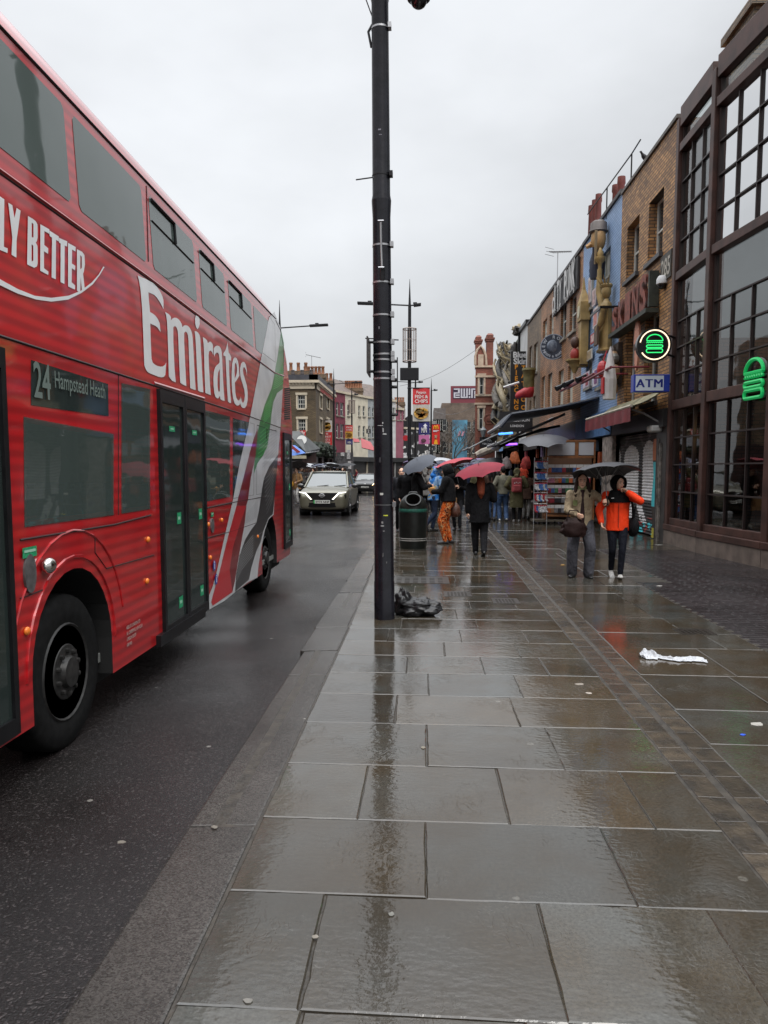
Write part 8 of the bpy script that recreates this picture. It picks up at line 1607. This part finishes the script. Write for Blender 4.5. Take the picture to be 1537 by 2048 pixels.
# --- left pavement: tan coat by the bus tail
pL = V((gy(594, 940, 36).x, 36, 0)); L_, wL, _ = person('person in a tan coat with a yellow bag just past the bus tail', pL, R(150), 1.7, [(-.09, .05, 0), (.09, -.1, 0)], [(-.18, .2, 1.05), (.2, .2, 1.0)], C_TN, C_WH, SH_BK, hair=(H_BR, 'short'), tz=.7, tw=1.2, vox=.02)
umbrella('dark brown umbrella over the person in the tan coat', gy(592, 926, 36), wL((-.16, .22, 1.1)), .6, S('umbrella_brown', (66, 56, 54), .5), .22)
mb = MB(); t = wL((.18, .25, .95)); mb.ball(t, .14, .08, .18, 10, 8); o = mb.obj('yellow_bag', S('bag_yellow', (206, 150, 40), .5)); tag(o, 'yellow bag held by the person in the tan coat', 'bag')
# --- crowd: archetypes copied along both pavements
arch_ = []
random.seed(77)
for i, (tp, lg, hr, hd_) in enumerate(((C_BK, C_BK2, (H_BK, 'short'), None), (C_NV, C_JB, (H_BR, 'back'), None), (C_GY, C_BK, None, C_GY), (C_BR, C_JB, (H_BK, 'long'), None), (C_BK2, C_GY, (H_BR, 'short'), None), (C_GN, C_BK, None, C_GN), (cloth('cloth_maroon', (96, 36, 44)), C_BK2, (H_BK, 'short'), None), (C_WH, C_JB, (H_BR, 'back'), None))):
    o, f, _ = person('x', (0, 0, 0), 0, 1.69, [(-.08, .14, 0), (.09, -.14, .02, 0, R(-12))], [(-.16, .24, 1.15), (.23, .1, .92)], tp, lg, SH_BK, hair=hr, hood=hd_, tz=.74, tw=1.15, slv=1.2, vox=.028, face=False, fingers=False); arch_.append(o)
TONE = ['black', 'navy', 'grey hooded', 'brown', 'charcoal', 'green hooded', 'maroon', 'pale']
UM = {}
for k, (m_, nm) in enumerate(((U_BK, 'black'), (U_GR, 'grey'), (S('umbrella_silver', (150, 152, 156), .5), 'silver'), (S('umbrella_navy', (46, 52, 74), .5), 'navy'), (S('umbrella_crimson', (176, 44, 54), .5), 'crimson'), (S('umbrella_violet', (104, 84, 130), .5), 'violet'))):
    UM[nm] = umbrella('x', (0, 0, 2.0), (0, 0, 1.15), .55, m_, .24)
used_p, used_u = set(), set()
def crowd(i, x, y, rz, um=None, label=None, ulabel=None, grp='pedestrians crowding the pavements', h=1.0):
    o = arch_[i]
    if i in used_p: o = copy_tree(o)
    used_p.add(i); s0 = 1.69/1.715*h; o.scale = (s0, s0, s0); o.location = (x, y, 0); o.rotation_euler.z = rz; tag(o, label, 'person', grp)
    if um:
        t = UM[um]
        if um in used_u: t = copy_tree(t)
        used_u.add(um); M = Matrix.Rotation(rz, 3, 'Z'); q = M @ V((-.17*h, .30*h, 0)); t.location = (x+q.x, y+q.y, 1.18*h); t.rotation_euler = (random.uniform(-.15, .15), random.uniform(-.15, .15), random.uniform(0, 1.5)); tag(t, ulabel, 'umbrella', 'umbrellas over the crowd')
def P_at(px, Y): return gy(px, 940, Y).x
# nearer ones that can be told apart
near = [(0, 1004, 27, R(10), 'black', 'person in black under a broad black umbrella left of the kiosk', 'broad black umbrella at the left end of the kiosk header'),
 (4, 985, 30, R(20), 'grey', 'person in charcoal under a grey umbrella by the first striped awning', 'grey umbrella near the first striped awning'),
 (5, 960, 25, R(170), None, 'person in a green hood behind the dark red umbrella', None), (3, 985, 24.5, R(-10), None, 'person in brown with long hair beside the jeans walker', None),
 (1, 943, 28, R(5), 'navy', 'person in navy walking away under a navy umbrella', 'navy umbrella seen just right of the pink one'), (6, 870, 27, R(175), 'silver', 'person in maroon facing us under a silver umbrella', 'silver umbrella above the pink spotted umbrella'),
 (2, 850, 26, R(0), 'black', 'person in a grey hood under a black umbrella beyond the bin', 'black umbrella beyond the bin and the pink umbrella'), (0, 814, 27, R(180), None, 'person in black standing just right of the tall pole', None),
 (7, 932, 40, R(180), 'violet', 'person in pale clothes under a violet umbrella in mid crowd', 'violet umbrella in mid crowd by the pale awning'), (4, 910, 38, R(0), 'crimson', 'person in charcoal under a crimson umbrella in mid crowd', 'crimson umbrella in mid crowd'),
 (0, 690, 62, R(180), None, 'person in black crossing beyond the grey car', None), (6, 714, 66, R(100), None, 'person in maroon beside the far red awning', None), (0, 690, 58, R(120), 'black', 'person under a black umbrella before the grey graffitied stall', 'black umbrella before the grey graffitied stall')]
for i, px, Y, rz, um, lb, ul in near: crowd(i, P_at(px, Y), Y, rz, um, lb, ul)
random.seed(99); names = list(UM)
for k in range(46):      # right pavement, thinning with distance
    Y = 31+60*(k/46)**1.25+random.uniform(-1, 1); x = random.uniform(-.2, 4.3)*(.75 if Y > 58 else 1); i = random.randrange(8); um = random.choice(['black', 'black', 'grey', 'navy', 'black', 'silver', 'violet', None, None])
    crowd(i, x, Y, random.choice((0, math.pi))+random.uniform(-.4, .4), um, 'distant pedestrian in %s clothes in the crowd down the right pavement' % TONE[i], um and 'distant %s umbrella in the crowd down the right pavement' % um, 'distant crowd on the right pavement', random.uniform(.93, 1.05))
for k in range(26):      # left pavement in front of the corner pub
    px = 592+100*((k*.618) % 1); Y = random.uniform(46, 60); i = random.randrange(8); um = random.choice(['black', 'black', 'grey', 'navy', None, None, 'silver'])
    crowd(i, P_at(px, Y), Y, random.uniform(0, 6.2), um, 'distant pedestrian in %s clothes on the far pavement before the pub' % TONE[i], um and 'distant %s umbrella on the far pavement before the pub' % um, 'crowd on the far pavement', random.uniform(.93, 1.05))
for k in range(16):
    Y = random.uniform(70, 95); i = random.randrange(8); um = random.choice(['black', 'grey', 'black', None]); crowd(i, P_at(random.uniform(790, 850), Y), Y, random.uniform(0, 6.2), um, 'distant pedestrian in %s clothes before the stickered shop' % TONE[i], um and 'distant %s umbrella before the stickered shop' % um, 'crowd before the stickered shop', random.uniform(.95, 1.05))
for i in range(8):
    if i not in used_p: bpy.data.objects.remove(arch_[i])
# ================================================================ KIOSK
YK = 23.2; K = lambda px, py: gy(px, py, YK); z0 = K(1130, 1046).z; xL, xR = K(1092, 900).x, K(1192, 900).x
kt = thing('market_stall', 'wooden market stall with white header panels and shelves of little bags and phone cases', 'stall', ((xL+xR)/2, YK, 0)); WOOD = S('stall_wood', (142, 92, 54), .5, var=.3, vs=6)
zt, zh = K(1150, 880).z, K(1150, 913).z
mb = MB(); 
for x in (xL, xR-.05): mb.box(x, x+.05, YK, YK+.06, .05, zt)
xm = (xL+xR)/2+.18; mb.box(xm-.05, xm+.05, YK-.01, YK+.05, zh, zt); mb.box(xL, xR, YK-.012, YK+.05, zt-.06, zt); mb.box(xL, xR, YK-.012, YK+.05, zh-.05, zh+.02); mb.obj('frame', WOOD, kt, bevel=.006)
for a, b in ((xL+.06, xm-.06), (xm+.06, xR-.06)): mb = MB(); mb.box(a, b, YK+.0, YK+.04, zh+.04, zt-.07); mb.obj('header_panel', S('panel_white', (196, 196, 200), .4), kt)
mb = MB(); mb.box(xL, xR, YK+.5, YK+.54, .1, zh); mb.obj('back_panel', S('stall_back', (128, 98, 76), .6), kt)
shz = [K(1130, y).z for y in (951, 991, 1031)]
for z in shz: mb = MB(); mb.box(xL+.05, xR-.05, YK+.02, YK+.5, z-.03, z); mb.obj('shelf', WOOD, kt)
mb = MB(); mb.box(xL-.35, xR, YK-.05, YK+.5, .06, .12)
mb.obj('base', S('stall_base', (96, 88, 76), .6), kt)
for x in (xL-.3, xL+.3, xR-.2): mb = MB(); mb.lathe([(.06, -.02), (.06, .02)], (x, YK, .06), 10, M=MX); mb.obj('caster', RUBBER, kt)
# hanging packets: each its own object
def packet(rgb, nm):
    o = thing('packet', 'x', 'packet'); mb = MB(); mb.box(-.055, .055, -.012, .012, -.16, -.02); mb.obj('pouch', S('packet_%s' % nm, rgb, .4, var=.35, vs=25), o, bevel=.01); mb = MB(); mb.box(-.05, .05, -.005, .005, -.02, .075); mb.obj('card', S('packet_card', (222, 220, 218), .5), o); return o
cols = dict(black=(36, 34, 38), tan=(160, 120, 90), blue=(60, 90, 150), red=(150, 44, 56), orange=(200, 100, 50), grey=(120, 118, 120), pink=(190, 120, 140), green=(70, 120, 80)); PK = {n: packet(c, n) for n, c in cols.items()}; usedk = set(); random.seed(13)
def hang(proto, key, used, loc, label, group, rz=0.):
    o = proto if key not in used else copy_tree(proto); used.add(key); o.location = loc; o.rotation_euler.z = rz; tag(o, label, None, group)
for j, py in enumerate((934, 955, 975, 995, 1015)):
    z = K(1130, py).z; row = ['top', 'second', 'middle', 'fourth', 'lowest'][j]
    for k in range(12):
        n_ = random.choice(list(cols)); hang(PK[n_], n_, usedk, (xL+.13+k*(xR-xL-.2)/12, YK+.03+.02*(k % 2), z), '%s packet hanging in the %s row of the wooden stall' % (n_, row), 'packets hanging on the wooden stall', random.uniform(-.2, .2))
for n_, o in PK.items():
    if n_ not in usedk:
        for c in list(o.children): bpy.data.objects.remove(c)
        bpy.data.objects.remove(o)
# sock rack at its left end
xs0, xs1 = K(1068, 900).x, K(1094, 900).x; sr = thing('sock_rack', 'narrow wire rack of hanging socks at the left end of the stall', 'rack', ((xs0+xs1)/2, YK-.2, 0)); mb = MB()
for x in (xs0, xs1): mb.tube([(x, YK-.2, 0), (x, YK-.2, K(1080, 915).z)], .015, 6)
for py in (920, 942, 963, 985, 1007): mb.tube([(xs0, YK-.22, K(1080, py).z), (xs1, YK-.22, K(1080, py).z)], .01, 5)
mb.obj('wire_frame', STEEL, sr)
def sock(rgb, nm):
    o = thing('sock_pack', 'x', 'socks'); mb = MB(); mb.tube([(0, 0, .05), (0, 0, -.09), (.03, 0, -.13), (.075, 0, -.14)], [.032, .03, .032, .022], 8, flat=.5); mb.obj('sock', S('sock_%s' % nm, rgb, .7, var=.5, vs=30), o, smooth=60); mb = MB(); mb.box(-.04, .04, -.014, .014, .03, .065); mb.obj('header', S('sock_header', (170, 40, 56), .5), o); return o
sc_ = {'white': (190, 188, 190), 'blue': (70, 110, 170), 'red': (170, 50, 60)}; SKp = {n: sock(c, n) for n, c in sc_.items()}; useds = set()
for j, py in enumerate((922, 944, 965, 987, 1009)):
    for k in range(6): n_ = random.choice(list(sc_)); hang(SKp[n_], n_, useds, (xs0+.04+k*(xs1-xs0-.08)/5, YK-.24, K(1080, py).z-.07), '%s sock pair hanging in the %s row of the sock rack' % (n_, ['top', 'second', 'middle', 'fourth', 'lowest'][j]), 'socks on the sock rack', random.uniform(-.3, .3))
# umbrella standing on the stall, bags and red bags hung at its left
umbrella('big charcoal umbrella fixed over the left end of the stall header', K(1083, 873)+V((0, -.4, 0)), K(1086, 925)+V((0, -.2, 0)), .75, S('umbrella_charcoal', (58, 58, 64), .5), .24)
for k, (px, py, rgb, lb) in enumerate(((1052, 925, (150, 46, 40), 'red patterned bag hung left of the sock rack, upper one'), (1046, 945, (190, 64, 36), 'orange-red pointed bag hung left of the sock rack, lower one'), (1030, 915, (170, 90, 50), 'orange cloth bag hung deeper under the awning'), (1014, 925, (120, 110, 110), 'grey bag hung under the awning left of the orange one'))):
    p = gy(px, py, 24.0+.3*k); mb = MB(); mb.grid(crumple(p-V((0, 0, .2)), .14, .05, .20, k+3, .5, 18, 10), True, caps=True); t = thing('hanging_bag', lb, 'bag', p-V((0, 0, .25))); mb.obj('pouch', S('hang_%d' % k, rgb, .6, var=.35, vs=9), t, smooth=60); mb = MB(); mb.tube([p+V((-.08, 0, .05)), p+V((0, 0, .35)), p+V((.08, 0, .05))], .01, 5); mb.obj('strap', BLACK, t)
for k in range(2):
    p = gz(1082+k*9, 1044); t = thing('shoe_pair', 'dark shoes lying at the foot of the sock rack' if k == 0 else 'second dark shoe pair at the foot of the stall', 'shoes', p)
    for s in (-1, 1):
        mb = MB(); mb.ball(p+V((s*.07, -.1, .05)), .05, .14, .05, 10, 6); mb.obj('shoe', SH_BK, t, smooth=60)
